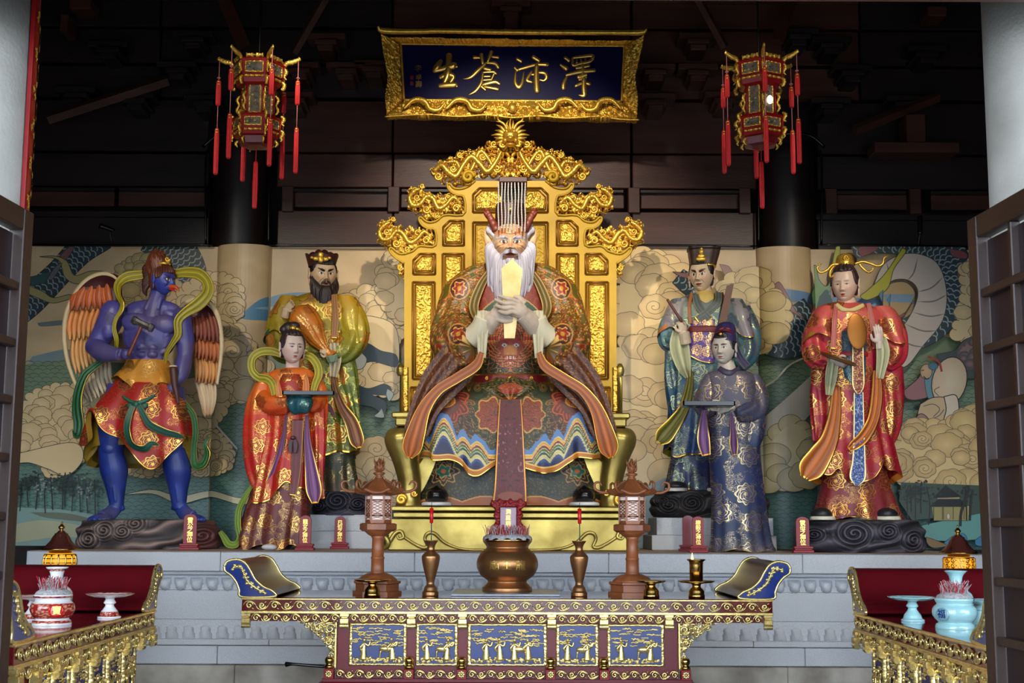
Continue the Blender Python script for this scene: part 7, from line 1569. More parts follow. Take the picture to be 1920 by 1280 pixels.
H = Head(1356, 652, 21.5, 31, Y5 - .04, -28, 4, 0, 4)
g = H.face((196, 184, 168), (176, 92, 84), (96, 56, 50), .15, .045, .045, .6, (206, 170, 150), 1.0, (60, 50, 60), mouthw=.2, lobe=1.2); V, F = tube([(1364, 704, 4), (1360, 676, 2)], [20, 14], 20, ns=8, flat=.7); g.add(V, F, Y5, col=(190, 176, 160)); build('head', g, M['skin'], b5)
hairdome(H, (30, 24, 30), 'hair', b5, .5, -.2, 1.04)
g = Geo(); V, F = loft([(604, 1361, -2, 8, 8), (608, 1361, -2, 15, 14), (618, 1360, 0, 19, 19), (626, 1359, 2, 20, 21), (640, 1356, 4, 23.5, 26), (643, 1356, 4, 23, 25)], 70, 40, lambda A, T: .8 * np.sin(A * 9) * (T < .5)); g.add(V, F, Y5 - .02, col=(50, 42, 88)); cap = build('cap', g, M['paint'], b5)
g = Geo(); V, F = tube([(1340, 626, 16), (1352, 622, 24), (1362, 624, 24), (1376, 630, 14)], [1.8, 1.8], 8, ns=20); g.add(V, F, Y5 - .02, col=(112, 26, 30))
for s_ in (-1, 1): V, F = ell((1355 + s_ * 6, 620, 26), (5.5, 2.5, 2), rot=s_ * .3); g.add(V, F, Y5 - .02, col=(120, 26, 30))
V, F = ell((1347, 630, 27), (3.6, 3.2, 2)); g.add(V, F, Y5 - .02, col=(200, 150, 70, .8)); sub('cap_bow', g, M['paint'], cap)
scarf('cap_ribbon', [(1378, 640, -4), (1386, 668, 0), (1400, 688, 4)], [4, 7, 8], Y5, (54, 46, 86), (50, 42, 80), b5)
skinmesh('hand', hand((1322, 766, 46), (.95, .12, .25), (.1, -.9, .3), 34, (.25, .25, .3, .3), 1, .04, .2) + hand((1362, 768, 48), (-.9, .2, .2), (0, -.9, .4), 34, (.3, .3, .3, .3), 1, .04, .2), Y5, skc((196, 184, 168)), b5, .9, 2)
tray(1284, 1381, 752, 761, Y5 - .46, 'thin black tray held by the servant statue in dark blue')

# ---------------------------------------------------------------- lady in crimson with two mirrors (right)
Y6 = 12.4
b6 = thing('mirror_lady_statue', 'lady statue in crimson and gold robe with gold scroll crown at the right', 'statue', (X(1605, Y6), Y6, Zat(1605, 974, Y6)))
CB = painted('crimson_brocade', .46, ornament=True, medal=(110, 18, 26), line=(232, 178, 84), cell=1 / 50., nscale=.13)
g6 = grad([(580, (206, 84, 76)), (650, (186, 44, 60)), (720, (160, 22, 46)), (860, (158, 20, 40)), (900, (140, 24, 34))])
cloth('skirt', [(850, 1604, 0, 56, 34), (900, 1604, 0, 62, 38), (940, 1606, 2, 72, 42), (966, 1607, 4, 80, 46), (975, 1607, 4, 82, 48)], grad([(850, (126, 22, 32)), (975, (118, 40, 46))]), b6, Y6, CB, 1, fold(6, 5, .1, 13, 2.5), lambda A: -3 + 3 * np.sin(A * 6), 280, 130, inner=(110, 60, 100))
cloth('robe', [(566, 1584, -4, 20, 14), (574, 1586, -4, 50, 24), (592, 1594, 0, 66, 32), (650, 1596, 2, 66, 36), (720, 1596, 4, 64, 38), (800, 1598, 6, 66, 40), (860, 1600, 8, 74, 44), (895, 1602, 8, 80, 46)], g6, b6, Y6, CB, 1, fold(6, 5, .3, 14, 2), lambda A: 12 * np.cos(A * 3 + .6) - 22 * np.exp(-((np.abs(A) - .5) / .16) ** 2), 280, 280, inner=(176, 96, 24), hemgold=4)
limb('sleeve', [(1656, 588, 0), (1672, 625, 4), (1670, 665, 16), (1648, 690, 36)], [22, 26, 26, 16], g6, b6, Y6, CB, 1, f=wr()); limb('sleeve', [(1544, 590, 0), (1530, 628, 4), (1528, 668, 16), (1546, 688, 38)], [20, 24, 24, 15], g6, b6, Y6, CB, 1, f=wr())
limb('hanging_sleeve', [(1664, 690, 16), (1666, 740, 16), (1662, 800, 16), (1650, 850, 14)], [24, 24, 22, 10], g6, b6, Y6, CB, 1, 90, 120, .7, wr()); limb('hanging_sleeve', [(1534, 690, 16), (1534, 740, 16), (1534, 790, 14), (1530, 828, 12)], [16, 18, 16, 8], g6, b6, Y6, CB, 1, 90, 120, .7, wr())
for x, sx in ((1536, -1), (1666, 1)): cloth('cape_sleeve', [(576, x - sx * 14, 0, 18, 20), (596, x - sx * 4, 2, 22, 28), (620, x, 4, 25, 32), (640, x + sx * 3, 6, 28, 34)], grad([(570, (212, 96, 84)), (640, (196, 66, 66))]), b6, Y6, CB, 1, fold(4, 4, .5), lambda A: 10 * np.sin(A * 2 + sx), 130, 70, inner=(150, 104, 26))
cloth('waist_sash', [(626, 1594, 6, 36, 36), (650, 1593, 6, 35, 38), (690, 1593, 6, 34, 40), (722, 1594, 6, 30, 42)], grad([(620, (44, 74, 96)), (730, (30, 74, 92))]), b6, Y6, painted('slate_blue_brocade', .48, ornament=True, medal=(40, 60, 90), line=(150, 160, 140), cell=1 / 26.), 1, None, lambda A: 10 * np.cos(A * 4), 140, 90, front=.2)
cloth('belt', [(664, 1593, 6, 36, 40), (668, 1593, 6, 37, 41), (673, 1593, 6, 36, 41)], lambda u, v: np.tile((150., 40., 40.), (len(u), 1)), b6, Y6, M['paint'], 0, None, None, 100, 8, hemgold=0)
for p in ([(1562, 574, 24), (1556, 610, 36), (1552, 660, 42)], [(1622, 572, 24), (1626, 610, 34), (1630, 660, 40)]): band('lapel', p, [4, 5, 4], Y6, (206, 92, 84), (190, 80, 70), b6)
def strip(nm, path, w, base, line, seed, dots=False):
    V, F, A_, T_, sd = ribbon(path, w, 120, 34, 3, None); C = cloth_cols(len(V), base); wv = np.abs(((vnoise(V[:, 0] / 5, V[:, 1] / 5, seed) * 4) % 1) - .5); C = blend(C, (wv < .12), line); C[(np.abs(A_) > .78)] = (225, 205, 150, .5); g = Geo(); g.add(V, F, Y6, col=C); return build(nm, g, M['paint'], b6)
strip('blue_strip', [(1596, 740, 52), (1596, 800, 54), (1595, 860, 58), (1592, 896, 60), (1590, 912, 60)], [9, 10, 12, 15, 3], (24, 50, 120), (150, 170, 190), 3); strip('red_strip', [(1594, 645, 54), (1594, 690, 56), (1594, 728, 58), (1594, 745, 58)], [10, 11, 11, 2], (120, 20, 20), (220, 180, 100), 5)
OR = (200, 104, 22)
sleeve_end('sleeve_lining', [(1558, 728, 44), (1554, 780, 46), (1544, 826, 46), (1526, 858, 46), (1510, 882, 44), (1500, 898, 42)], [8, 12, 17, 23, 24, 10], Y6, (150, 40, 40), OR, b6); sleeve_end('sleeve_lining', [(1630, 700, 50), (1630, 745, 52), (1622, 790, 56), (1604, 822, 60), (1586, 838, 62), (1576, 845, 60)], [7, 11, 11, 11, 9, 4], Y6, (150, 30, 40), OR, b6)
band('cream_sleeve', [(1550, 680, 50), (1546, 710, 50), (1542, 745, 48)], [10, 11, 6], Y6, (186, 184, 140), (170, 168, 124), b6, rip=lambda a, t: 2.5 * np.cos(a * 6), edge=2, tip=0); band('cream_sleeve', [(1636, 640, 52), (1640, 670, 54), (1634, 715, 52)], [10, 12, 7], Y6, (192, 190, 148), (180, 176, 130), b6, rip=lambda a, t: 2.5 * np.cos(a * 6), edge=2, tip=0)
H = Head(1583, 532, 23.5, 34, Y6 - .04, -26, 10, 0, 4)
g = H.face((220, 186, 160), (170, 44, 44), (150, 120, 104), 0, .012, .030, 1, (228, 166, 146), .85, (60, 44, 36), mouthw=.18, lobe=2.0); V, F = tube([(1588, 588, 4), (1586, 556, 0)], [24, 16], 24, ns=10, flat=.7); g.add(V, F, Y6, col=(214, 178, 152)); build('head', g, M['skin'], b6)
hairdome(H, (64, 44, 44), 'hair', b6, .62, -.12, 1.12, 12, .035)
g = Geo(); V, F = ell((1592, 488, -6), (16, 13, 14), 30, 20); g.add(V, F, Y6, col=(52, 36, 36)); build('hair_bun', g, M['skin'], b6)
g = Geo(); V, F = loft([(478, 1582, 8, 8, 10), (482, 1582, 8, 14, 14), (492, 1582, 8, 17, 17), (500, 1582, 8, 16, 18)], 60, 24); g.add(V, F, Y6); curl(g, 1580, 488, 5, Y6, 1.6, 1.2, dd=25)
for s_, pts in ((-1, [(1568, 499, 18), (1556, 500, 18), (1546, 510, 18), (1534, 514, 18), (1528, 506, 18), (1533, 500, 18)]), (-1, [(1560, 502, 18), (1552, 512, 20), (1552, 522, 20), (1558, 522, 20)]), (1, [(1598, 498, 18), (1612, 494, 18), (1626, 497, 18), (1640, 502, 18), (1650, 498, 18), (1652, 488, 18), (1656, 486, 18)]), (1, [(1606, 498, 18), (1614, 508, 20), (1624, 514, 20), (1632, 508, 20)])):
    V, F = tube(pts, [2.4, 2.4, 2.2, 1.2], 10, ns=36); g.add(V, F, Y6)
    for q in (-1, 0, 1): V, F = tube([pts[-1], (pts[-1][0] + q * 4, pts[-1][1] - 5 + abs(q) * 2, pts[-1][2])], [1.5, .3], 6, ns=5); g.add(V, F, Y6)
build('crown', g, M['gold'], b6)
g = Geo(); V, F = tube([(1562, 574, 24), (1572, 584, 30), (1584, 586, 32), (1596, 584, 32), (1612, 576, 28)], [4, 4.5, 3, 4.5, 4], 12, ns=40, flat=.5); g.add(V, F, Y6, col=(214, 186, 120)); build('collar', g, M['paint'], b6)
skinmesh('hand', hand((1634, 652, 54), (-.1, -.95, .1), (-.9, 0, .3), 40, (.15, .1, .1, .15), 1, .08, .2), Y6, skc((214, 190, 176)), b6, .9, 2)
skinmesh('hand', hand((1552, 682, 52), (.9, .3, .2), (.2, -.9, .2), 36, (.6, .6, .7, .8), 1, .06, .3), Y6, skc((190, 170, 160)), b6, .9, 2)
bz = simple('bronze_mirror_disc', (150, 92, 22), .4, .6, .12, 5)
g = Geo(); V, F = ell((1607, 621, 0), (18.5, 34, 2.2), 48, 24, -.12); g.add(V, F, Y6 - .36); local_thing(g, 'bronze_mirror', bz, 'upright oval bronze mirror disc in front of the crimson lady\'s chest', 'mirror', Y6 - .36, 1607, 655)
g = Geo(); t_ = np.linspace(0, 2 * pi, 48, endpoint=False); c_, s__ = cos(.36), math.sin(.36)
for th_ in (0,):
    P = np.stack([1572 + 35 * np.cos(t_) * c_ - 3.5 * np.sin(t_) * s__ * -1, 672 + 35 * np.cos(t_) * s__ + 3.5 * np.sin(t_) * c_, 34 * np.sin(t_)], 1); Q = P + [0, 2.5, 0]; j = np.arange(48)
    g.add(np.vstack([P, Q, [(1572, 671.5, 0)], [(1572, 675, 0)]]), [np.stack([j, (j + 1) % 48, (j + 1) % 48 + 48, j + 48], 1), np.vstack([np.stack([j, (j + 1) % 48, np.full(48, 96)], 1), np.stack([(j + 1) % 48 + 48, j + 48, np.full(48, 97)], 1)])], Y6 - .40)
local_thing(g, 'bronze_mirror', bz, 'flat-held bronze mirror disc seen edge-on in the crimson lady\'s lower hand', 'mirror', Y6 - .40, 1572, 680)
for cx_ in (1530, 1650):
    g = Geo(); V, F = ell((cx_, 964, 44), (20, 12, 20), 24, 14); V = np.array(V); V[:, 1] = np.minimum(V[:, 1], 970); g.add(V, F, Y6, col=(24, 24, 30)); V, F = loft([(968, cx_ + 2, 44, 22, 22), (974.5, cx_ + 2, 44, 24, 24)], 30, 4); g.add(V, F, Y6, col=(206, 200, 180)); build('shoe', g, M['paint'], b6)
rock('cloud_rock', 'large slate grey swirled cloud rock under the crimson lady statue', 1490, 1730, 974, None, 12.4, 92, (44, 44, 56), (84, 78, 88), 5, [(1578, 1000, 34), (1640, 996, 22), (1514, 1002, 18), (1690, 1012, 26)])
# ================================================================ name board above the throne
YS_ = 13.3
sg = thing('name_board', 'navy name board with gold calligraphy in a deep carved gilded frame above the throne', 'sign', (X(960, YS_), YS_, Zat(960, 228, YS_)))
V, F = prism([(748, 82), (1172, 86), (1168, 192), (755, 189)], 8, 0); g = Geo(); g.add(V, F, YS_); build('board', g, M['navy'], sg, smooth=False)
def fr_side(name, poly, flare, seed, mat='gold', cell=9, amp=8, bump=True):
    P = np.array(poly, float); x0, y0 = P.min(0); x1, y1 = P.max(0)
    def hh(x, y): return flare(x, y) + amp * carve(x, y, cell, seed)
    V, F = relief(x0, x1, y0, y1, hh, 1.15, lambda x, y: inpoly(x, y, P), 3); g = Geo(); g.add(V, F, YS_); return build(name, g, M[mat], sg)
bot = [(757, 188), (1165, 191), (1195, 232)] + [(1195 - 470 * k / 40, 232 - 6.5 * k / 40 - 2.5 * abs(math.sin(k * pi / 5.7))) for k in range(1, 40)] + [(725, 225)]
fr_side('frame_side', bot, lambda x, y: (y - 188) * .6, 41); fr_side('frame_side', [(714, 68), (750, 83), (757, 188), (726, 226), (722, 190), (727, 150), (720, 110)], lambda x, y: (750 - x) * .7, 42, cell=7); fr_side('frame_side', [(1208, 72), (1170, 87), (1165, 191), (1194, 231), (1196, 190), (1191, 150), (1200, 110)], lambda x, y: (x - 1170) * .7, 43, cell=7)
fr_side('frame_side', [(714, 74), (1206, 79), (1170, 88), (960, 90), (750, 84)], lambda x, y: (86 - y) * 1.6, 44, cell=6, amp=5)
for p, w in (([(712, 64, 40), (722, 69, 32), (780, 69, 28), (830, 68, 28), (960, 70, 28), (1140, 71, 28), (1198, 72, 32), (1209, 69, 40)], [2, 5.5, 5.5, 5, 5.5, 5, 5.5, 2]), ([(724, 227, 28), (760, 224, 26), (806, 222, 26), (860, 226, 26), (915, 223, 26), (960, 228, 26), (1010, 225, 26), (1060, 229, 26), (1120, 226, 26), (1160, 231, 26), (1196, 233, 28)], [1.6, 1.6]),
             ([(752, 84, 4), (758, 188, 4)], [2.2, 2.2]), ([(1170, 87, 4), (1165, 191, 4)], [2.2, 2.2]), ([(757, 188.5, 4), (1165, 191.5, 4)], [2.5, 2.5]), ([(750, 84, 4), (1171, 88, 4)], [1.5, 1.5])):
    V, F = tube(p, w, 10, ns=100); g = Geo(); g.add(V, F, YS_); build('moulding', g, M['gold'], sg)
g = Geo()
for mi in (0, 1):
    for k in range(2):
        x0 = 800 + 78 * k; V, F = tube([((2 * 961 - x) if mi else x, y, 34 - 0 * y) for x, y in [(x0 - 40, 214), (x0 - 22, 198), (x0 - 2, 200), (x0 + 8, 214), (x0 + 24, 216), (x0 + 36, 203)]], [2, 4.5, 5, 5, 4, 1.5], 12, ns=70, fold=lambda a, t: .6 * np.sin(t * 190)); g.add(V, F, YS_)
V, F = ell((961, 212, 32), (9, 9, 8)); g.add(V, F, YS_); build('dragon_relief', g, M['gold'], sg)
CH = [('生', 740, [[(690, 365, 30), (640, 440, 45), (600, 500, 35)], [(600, 500, 35), (700, 480, 35), (880, 430, 50), (930, 440, 20)], [(815, 285, 45), (810, 400, 42), (790, 560, 55), (740, 690, 26)], [(690, 600, 30), (800, 560, 42), (880, 590, 35), (840, 670, 28)], [(680, 730, 34), (760, 720, 42), (900, 715, 40), (935, 740, 16)]]),
      ('蒼', 740, [[(1195, 305, 28), (1290, 310, 14)], [(1300, 275, 32), (1320, 390, 24)], [(1450, 235, 30), (1400, 360, 22)], [(1470, 295, 18), (1550, 305, 22)], [(1370, 390, 18), (1250, 500, 30), (1140, 600, 22), (1030, 630, 5)], [(1370, 385, 14), (1500, 395, 28), (1550, 450, 26)], [(1350, 470, 26), (1430, 490, 26)], [(1320, 530, 14), (1480, 520, 20), (1520, 550, 14)], [(1325, 530, 16), (1300, 680, 26), (1220, 800, 24), (1115, 865, 7)], [(1340, 590, 13), (1430, 588, 13)], [(1330, 645, 15), (1440, 635, 13)], [(1500, 530, 20), (1445, 650, 14)], [(1330, 710, 24), (1500, 670, 30), (1570, 700, 20)], [(1350, 745, 16), (1420, 755, 22), (1545, 780, 24)], [(1300, 740, 22), (1360, 790, 16)]]),
      ('沛', 950, [[(160, 330, 24), (215, 362, 22)], [(120, 460, 18), (160, 500, 18)], [(135, 520, 12), (130, 680, 28), (180, 750, 30), (230, 690, 26), (258, 520, 5)], [(400, 300, 30), (480, 350, 28)], [(170, 490, 18), (300, 450, 24), (450, 412, 24), (610, 412, 28)], [(450, 430, 36), (445, 600, 40), (455, 795, 46)], [(375, 520, 16), (305, 640, 26), (370, 672, 20)], [(380, 560, 18), (430, 560, 18)], [(490, 530, 22), (570, 540, 28), (600, 600, 30), (560, 650, 16), (500, 640, 12)]]),
      ('澤', 950, [[(880, 310, 24), (930, 350, 24)], [(812, 420, 18), (890, 470, 34)], [(910, 580, 14), (860, 690, 32), (850, 760, 32)], [(990, 310, 18), (1150, 290, 22), (1280, 280, 26), (1290, 330, 22)], [(990, 330, 18), (1000, 420, 22), (1090, 400, 18), (1230, 370, 22), (1290, 330, 20)], [(1050, 325, 12), (1050, 385, 14)], [(1112, 320, 12), (1120, 370, 12)], [(1180, 310, 14), (1180, 370, 14)], [(1050, 465, 20), (1230, 430, 24)], [(900, 570, 20), (1100, 520, 28), (1310, 500, 28)], [(1140, 420, 24), (1140, 560, 28), (1080, 600, 22)], [(1080, 600, 28), (1190, 560, 28)], [(1090, 640, 16), (1190, 600, 16)], [(1040, 730, 22), (1140, 690, 22), (1240, 700, 26)], [(1160, 640, 38), (1160, 760, 40), (1160, 870, 36), (1080, 870, 7)]])]
for ch, ox, strokes in CH:
    g = Geo()
    for s_ in strokes:
        P = [(ox + x / 8, 70 + y / 8, 1.5) for x, y, r in s_]; R = [r / 8 * 1.08 for x, y, r in s_]; V, F = tube(P, R, 14, ns=26, flat=.62); g.add(V, F, YS_)
        for q in (0, -1): V, F = ell(P[q], (R[q], R[q], R[q] * .62), 12, 10); g.add(V, F, YS_)
    build('character', g, M['gold_text'], sg)
sy = S(YS_)
for tx, px, py, sz in (('李', 784, 129, 13), ('學', 785, 146, 11), ('壽', 785, 159, 13)): text_mesh('signature', tx, sz * sy * 1.1, (X(px, YS_, py), YS_ - .006, Zat(px, py, YS_)), M['gold_text'], sg, .002)
g = Geo()
for y in (145, 156): V, F = prism([(769, y - 3), (775, y - 3), (775, y + 4), (769, y + 4)], .5, .6); g.add(V, F, YS_, col=(110, 16, 30))
build('seal_mark', g, M['paint'], sg, smooth=False)

# ================================================================ altar tables
SP = 9.2 / FPX
ENDP = [(-524, 56), (-518, 65), (-501, 69), (-486, 63), (-476, 50), (-466, 33), (-451, 20), (-434, 12), (-430, 2), (-489, 1), (-495, 14), (-501, 28), (-511, 40), (-522, 48)]
def spiral(turns=1.4, r=6.5, w=1.3, n=22, h=1):
    t = np.linspace(0, turns * 2 * pi, 16); q = r * (1 - t / t[-1]) ** .8 + .3; return tube(np.stack([q * np.cos(t), h * q * np.sin(t), 1 + 1.2 * t / t[-1]], 1), [w, w * 1.25, w], 6, ns=n)
SPI = {(tu, h): spiral(tu, 6.5, 1.25, 20, h) for tu in (1.4,) for h in (1, -1)}
def altar_table(label, T, hl, D, brk, panels, knobs, body, org, spand=True, dens=1.0):
    """T maps local (x along the front, depth, height) metres to the world; sizes in px of the middle table"""
    t = thing('altar_table', label, 'table', org)
    def raw(g, V, F, **k):
        V = np.asarray(V, float); g.raw(T(V), F, **k)
    def bx(g, x0, x1, z1, z0, y0, y1, b=.003, **k):
        V, F = cbox(x0 * SP, x1 * SP, y0, y1, z0 * SP, z1 * SP, b); raw(g, V, F, **k)
    def px(g, V, F, x=0, z=0, y=0, sc=1.0):   # design-space shape (x, -z, d) placed on the front
        V = np.asarray(V, float); raw(g, np.stack([(x + V[:, 0] * sc) * SP, y - V[:, 2] * SP * sc, (z - V[:, 1] * sc) * SP], 1), F)
    def one(name, mat, *a, **k): g = Geo(); bx(g, *a, **k); return build(name, g, M[mat], t, smooth=False)
    one('table_top', 'maroon_gloss', -hl, hl, 0, -26, .006, D); 
    for z1, z0 in ((-.8, -4), (-24, -29)): one('gilded_edge', 'daylit_gold', -hl - 1, hl + 1, z1, z0, -.004, D + .004)
    def vine(name, x0, x1, zc, step, y, r=1.0, mat='daylit_gold', parent=None):
        g = Geo(); n = max(1, int(round((x1 - x0) / step))); st = (x1 - x0) / n
        for k in range(n):
            xx = x0 + (k + .5) * st; h = 1 if k % 2 else -1; V, F = SPI[1.4, h]; px(g, V, F, xx, zc, y, r)
            V, F = tube([(-st * .5, 0, 1), (-st * .3, h * 6.5 * r, 1), (0, h * 7.4 * r, 1.4), (st * .3, h * 5 * r, 1), (st * .5, 0, 1)], [.9, 1.2, .9], 6, ns=12); px(g, V, F, xx, zc, y)
            if k % 2:
                for q in range(6): V, F = ell((3 * r * cos(q), 3 * r * math.sin(q), 1.6), (1.7 * r, 1.7 * r, 1.2), 6, 4); px(g, V, F, xx, zc, y)
            V, F = tube([(st * .2, -h * 5 * r, 1), (st * .36, -h * 7 * r, 1.4)], [1.2, .3], 5, ns=4); px(g, V, F, xx, zc, y)
        o = build(name, g, M[mat], parent or t); o['kind'] = 'stuff'; return o
    vine('vine_carving', -hl + 3, hl - 3, -14, 23, .004)
    ZF = [-30, -43]
    bs = sorted(brk); one('apron_board', 'maroon', -hl + 4, hl - 4, -29, -43, .03, .05)
    for a, b in zip(bs[:-1], bs[1:]): vine('apron_carving', a + 9, b - 9, -36.5, 18, .012, .9)
    for b in bs:
        g = Geo(); bx(g, b - 8.5, b + 8.5, -28, -34, -.012, .03); bx(g, b - 8, b + 8, -37, -46, -.02, .03); V, F = lathe([(5 * SP, -8 * SP), (5 * SP, 8 * SP)], 0, 0, 14); V = np.array(V); V = np.stack([b * SP + V[:, 2], V[:, 1] + .0, -50 * SP + V[:, 0]], 1); raw(g, V, F); bx(g, b - 6, b + 6, -34, -37, -.005, .03); build('bracket', g, M['daylit_gold'], t, smooth=False)
    x0, x1 = body; one('body', 'maroon', x0, x1, -29, -145, .045, D - .03); one('base_moulding', 'maroon', x0 - 24, x1 + 24, -144, -151, -.02, D); one('base_plinth', 'redlac', x0 - 30, x1 + 30, -151, -158, -.04, D + .02)
    n = int((x1 - x0 + 66) / 20)
    for k in range(n): xx = x0 - 33 + k * 20; one('gilded_foot_block', 'tile', xx + .6, xx + 19.4, -159, -172, -.05, .02, b=.001)
    one('pedestal', 'maroon', x0 - 30, x1 + 30, -158.5, -ZT / SP + .1, .02, D, b=.004)
    for (a, b) in panels:
        g = Geo(); bx(g, a + 6, b - 6, -48, -120, .030, .05, b=0); pn = build('blue_panel', g, M['bluelac'], t, smooth=False); cx = (a + b) / 2; hw = (b - a) / 2
        Vf, Ff = relief(-hw, hw, -39, 39, lambda x, y: 1.2 + 2.6 * carve(x, y, 5, 3), 1.5, lambda x, y: (np.abs(x) > hw - 8) | (np.abs(y) > 32), 3); g = Geo(); px(g, Vf, Ff, cx, -84, .030); build('panel_frame', g, M['daylit_gold'], t)
        g = Geo(); rs = random.Random(int(a)); W = hw - 9
        for k in range(int(W * 1.6)): V, F = ell((rs.uniform(-W, W), 30 - rs.uniform(0, 5) + rs.uniform(-2, 2), 1), (rs.uniform(2, 4), rs.uniform(1.5, 2.8), 2), 8, 6); px(g, V, F, cx, -84, .030)
        for k in range(int(W * .9)): cxx = rs.uniform(-W, W); cyy = rs.uniform(-30, 2); [px(g, *ell((cxx + q * 2.6, cyy + rs.uniform(-1, 1), 1), (2.6, 1.3, 1.3), 8, 6), cx, -84, .030) for q in range(-2, 3)]
        nf = 1 if W < 22 else (2 if W < 48 else 4)
        for k in range(nf if nf > 1 else 2):
            fx = -W * .6 + (k + .0) * 1.2 * W / max(1, (nf if nf > 1 else 2) - 1); hh = rs.uniform(.8, 1.1); ln = rs.uniform(-3, 3)
            for V, F in (tube([(fx, 28, 2), (fx + ln * .4, 12, 3), (fx + ln, -4 * hh, 3)], [7.5, 5.5, 3.6, 2], 10, ns=14, flat=.5), ell((fx + ln, -9 * hh, 4), (3, 3.6, 3), 10, 8), tube([(fx + ln, -2, 3), (fx + ln + 8, 2, 4), (fx + ln + 11, -6, 4)], [2.6, 2.2, 1.4], 8, ns=10), tube([(fx + ln, -2, 3), (fx + ln - 7, 6, 4), (fx + ln - 4, 12, 4)], [2.6, 2.4, 1.4], 8, ns=10)): px(g, V, F, cx, -84, .030)
        if nf > 1: fx = W * .35; [px(g, *s_, cx, -84, .030) for s_ in (ell((fx, 8, 2), (13, 6, 4), 14, 10), tube([(fx - 10, 10, 2), (fx - 12, 26, 2)], [2, 1.4], 6, ns=5), tube([(fx + 10, 10, 2), (fx + 12, 26, 2)], [2, 1.4], 6, ns=5), tube([(fx + 10, 6, 2), (fx + 18, -4, 3), (fx + 22, 0, 3)], [3.4, 2.6, 1.6], 8, ns=8))]
        o = build('relief_scene', g, M['daylit_gold'], t); o['kind'] = 'stuff'
    ks = sorted(knobs)
    for a, b in zip(ks[:-1], ks[1:]): vine('rail_carving', a + 10, b - 10, -137, 18, .02, .9)
    for k in ks:
        g = Geo(); bx(g, k - 9, k + 9, -127, -145, -.03, .04); po = build('foot_post', g, M['redlac'], t, smooth=False); g = Geo()
        for q in range(8): V, F = ell((4.4 * cos(q * .785), 4.4 * math.sin(q * .785), .6), (2.6, 2.6, 1.2), 8, 5); px(g, V, F, k, -136, -.03)
        V, F = ell((0, 0, 1), (2.2, 2.2, 1.6), 8, 6); px(g, V, F, k, -136, -.03); build('flower', g, M['daylit_gold'], t)
        V, F = lathe([(r * SP, z * SP) for r, z in ((9, -126), (9, -122), (6.5, -120), (6.5, -118), (8.5, -114), (8.5, -110), (6, -106.5), (.5, -105.5))], k * SP, .0, 20); g = Geo(); raw(g, V, F); build('knob', g, M['brass'], t)
    if spand:
        for s_ in (-1, 1):
            e = x1 if s_ > 0 else x0
            def hh(x, y): return 1.5 + 4 * carve(x, y, 7, 5)
            V, F = relief(0, 72, -1, 84, hh, 1.4, lambda x, y: (y < 84 - 84 * (x / 72) ** .55 * 1.0) & (x < 72) & (carve(x, y, 7, 5) > .24), 3); V = np.array(V); V[:, 0] = s_ * V[:, 0]; F = F if s_ > 0 else F[:, ::-1]
            g = Geo(); px(g, V, F, e + s_ * 2, -44, .03)
            for (cx, cy, rr) in ((12, 12, 1.4), (34, 10, 1.2), (14, 36, 1.1), (54, 8, .8), (10, 60, .8)): V, F = SPI[1.4, s_]; px(g, V, F, e + s_ * cx, -44 - cy, .018, rr)
            build('corner_spandrel', g, M['daylit_gold'], t); one('gilded_post', 'daylit_gold', *sorted((e, e + s_ * 4)), -44, -127, .02, .05)
    for s_ in (-1, 1):   # upswept ends
        Pq = cr(np.array(ENDP + [ENDP[0]], float), 70)[:-1]; P = Pq.copy(); P[:, 0] = (P[:, 0] + 489) * 1.0 - hl
        if s_ > 0: P[:, 0] *= -1
        D2 = D - .01; V, F = prism(np.stack([P[:, 0], -P[:, 1]], 1), 0, 0)
        nP = len(P); A_ = np.stack([P[:, 0] * SP, np.full(nP, .012), P[:, 1] * SP], 1); B_ = A_.copy(); B_[:, 1] = D2; tri = F[0][F[0].max(1) < nP]; j = np.arange(nP); k2 = (j + 1) % nP
        g = Geo(); raw(g, np.vstack([A_, B_]), [np.vstack([tri, tri + nP]), np.stack([j, k2, k2 + nP, j + nP], 1)]); eo = build('upswept_end', g, M['maroon'], t)
        for fc in (0, 1):
            yy = .012 if not fc else D2; sg_ = 1 if not fc else -1
            cen = P.mean(0); g = Geo(); Q = np.vstack([P, P[:1]]); V, F = tube(np.stack([Q[:, 0], -Q[:, 1], 0 * Q[:, 0]], 1), [2.6, 2.6], 8, ns=110); V = np.array(V); V[:, 2] *= sg_; px(g, V, F, 0, 0, yy); sub('gilded_rim', g, M['daylit_gold'], eo)
            g = Geo(); A2 = A_.copy(); A2[:, 1] = yy - sg_ * .003; raw(g, A2, tri); sub('blue_inlay', g, M['bluelac'], eo, False)
            if not fc or abs(hl - 489) > 5:
                mid = np.array([(-508, 54), (-494, 56), (-486, 42), (-478, 28), (-462, 16), (-446, 8)], float); mid[:, 0] = mid[:, 0] + 489 - hl
                if s_ > 0: mid[:, 0] *= -1
                g = Geo(); c_ = cr(mid, 26)
                for q, (a, b) in enumerate(c_): V, F = ell((a + 3 * math.sin(q * 2), -b + 3 * cos(q * 1.7), 1.5 * sg_), (3.6, 2.8, 2.4), 8, 6); px(g, V, F, 0, 0, yy)
                V, F = tube(np.stack([c_[:, 0], -c_[:, 1], np.full(26, 2.0 * sg_)], 1), [2, 3, 2], 8, ns=50, fold=lambda a, t: .8 * np.sin(t * 80)); px(g, V, F, 0, 0, yy); sub('dragon_inlay', g, M['daylit_gold'], eo)
    return t
YT = 9.2; cxt = X(951, YT, 1118)
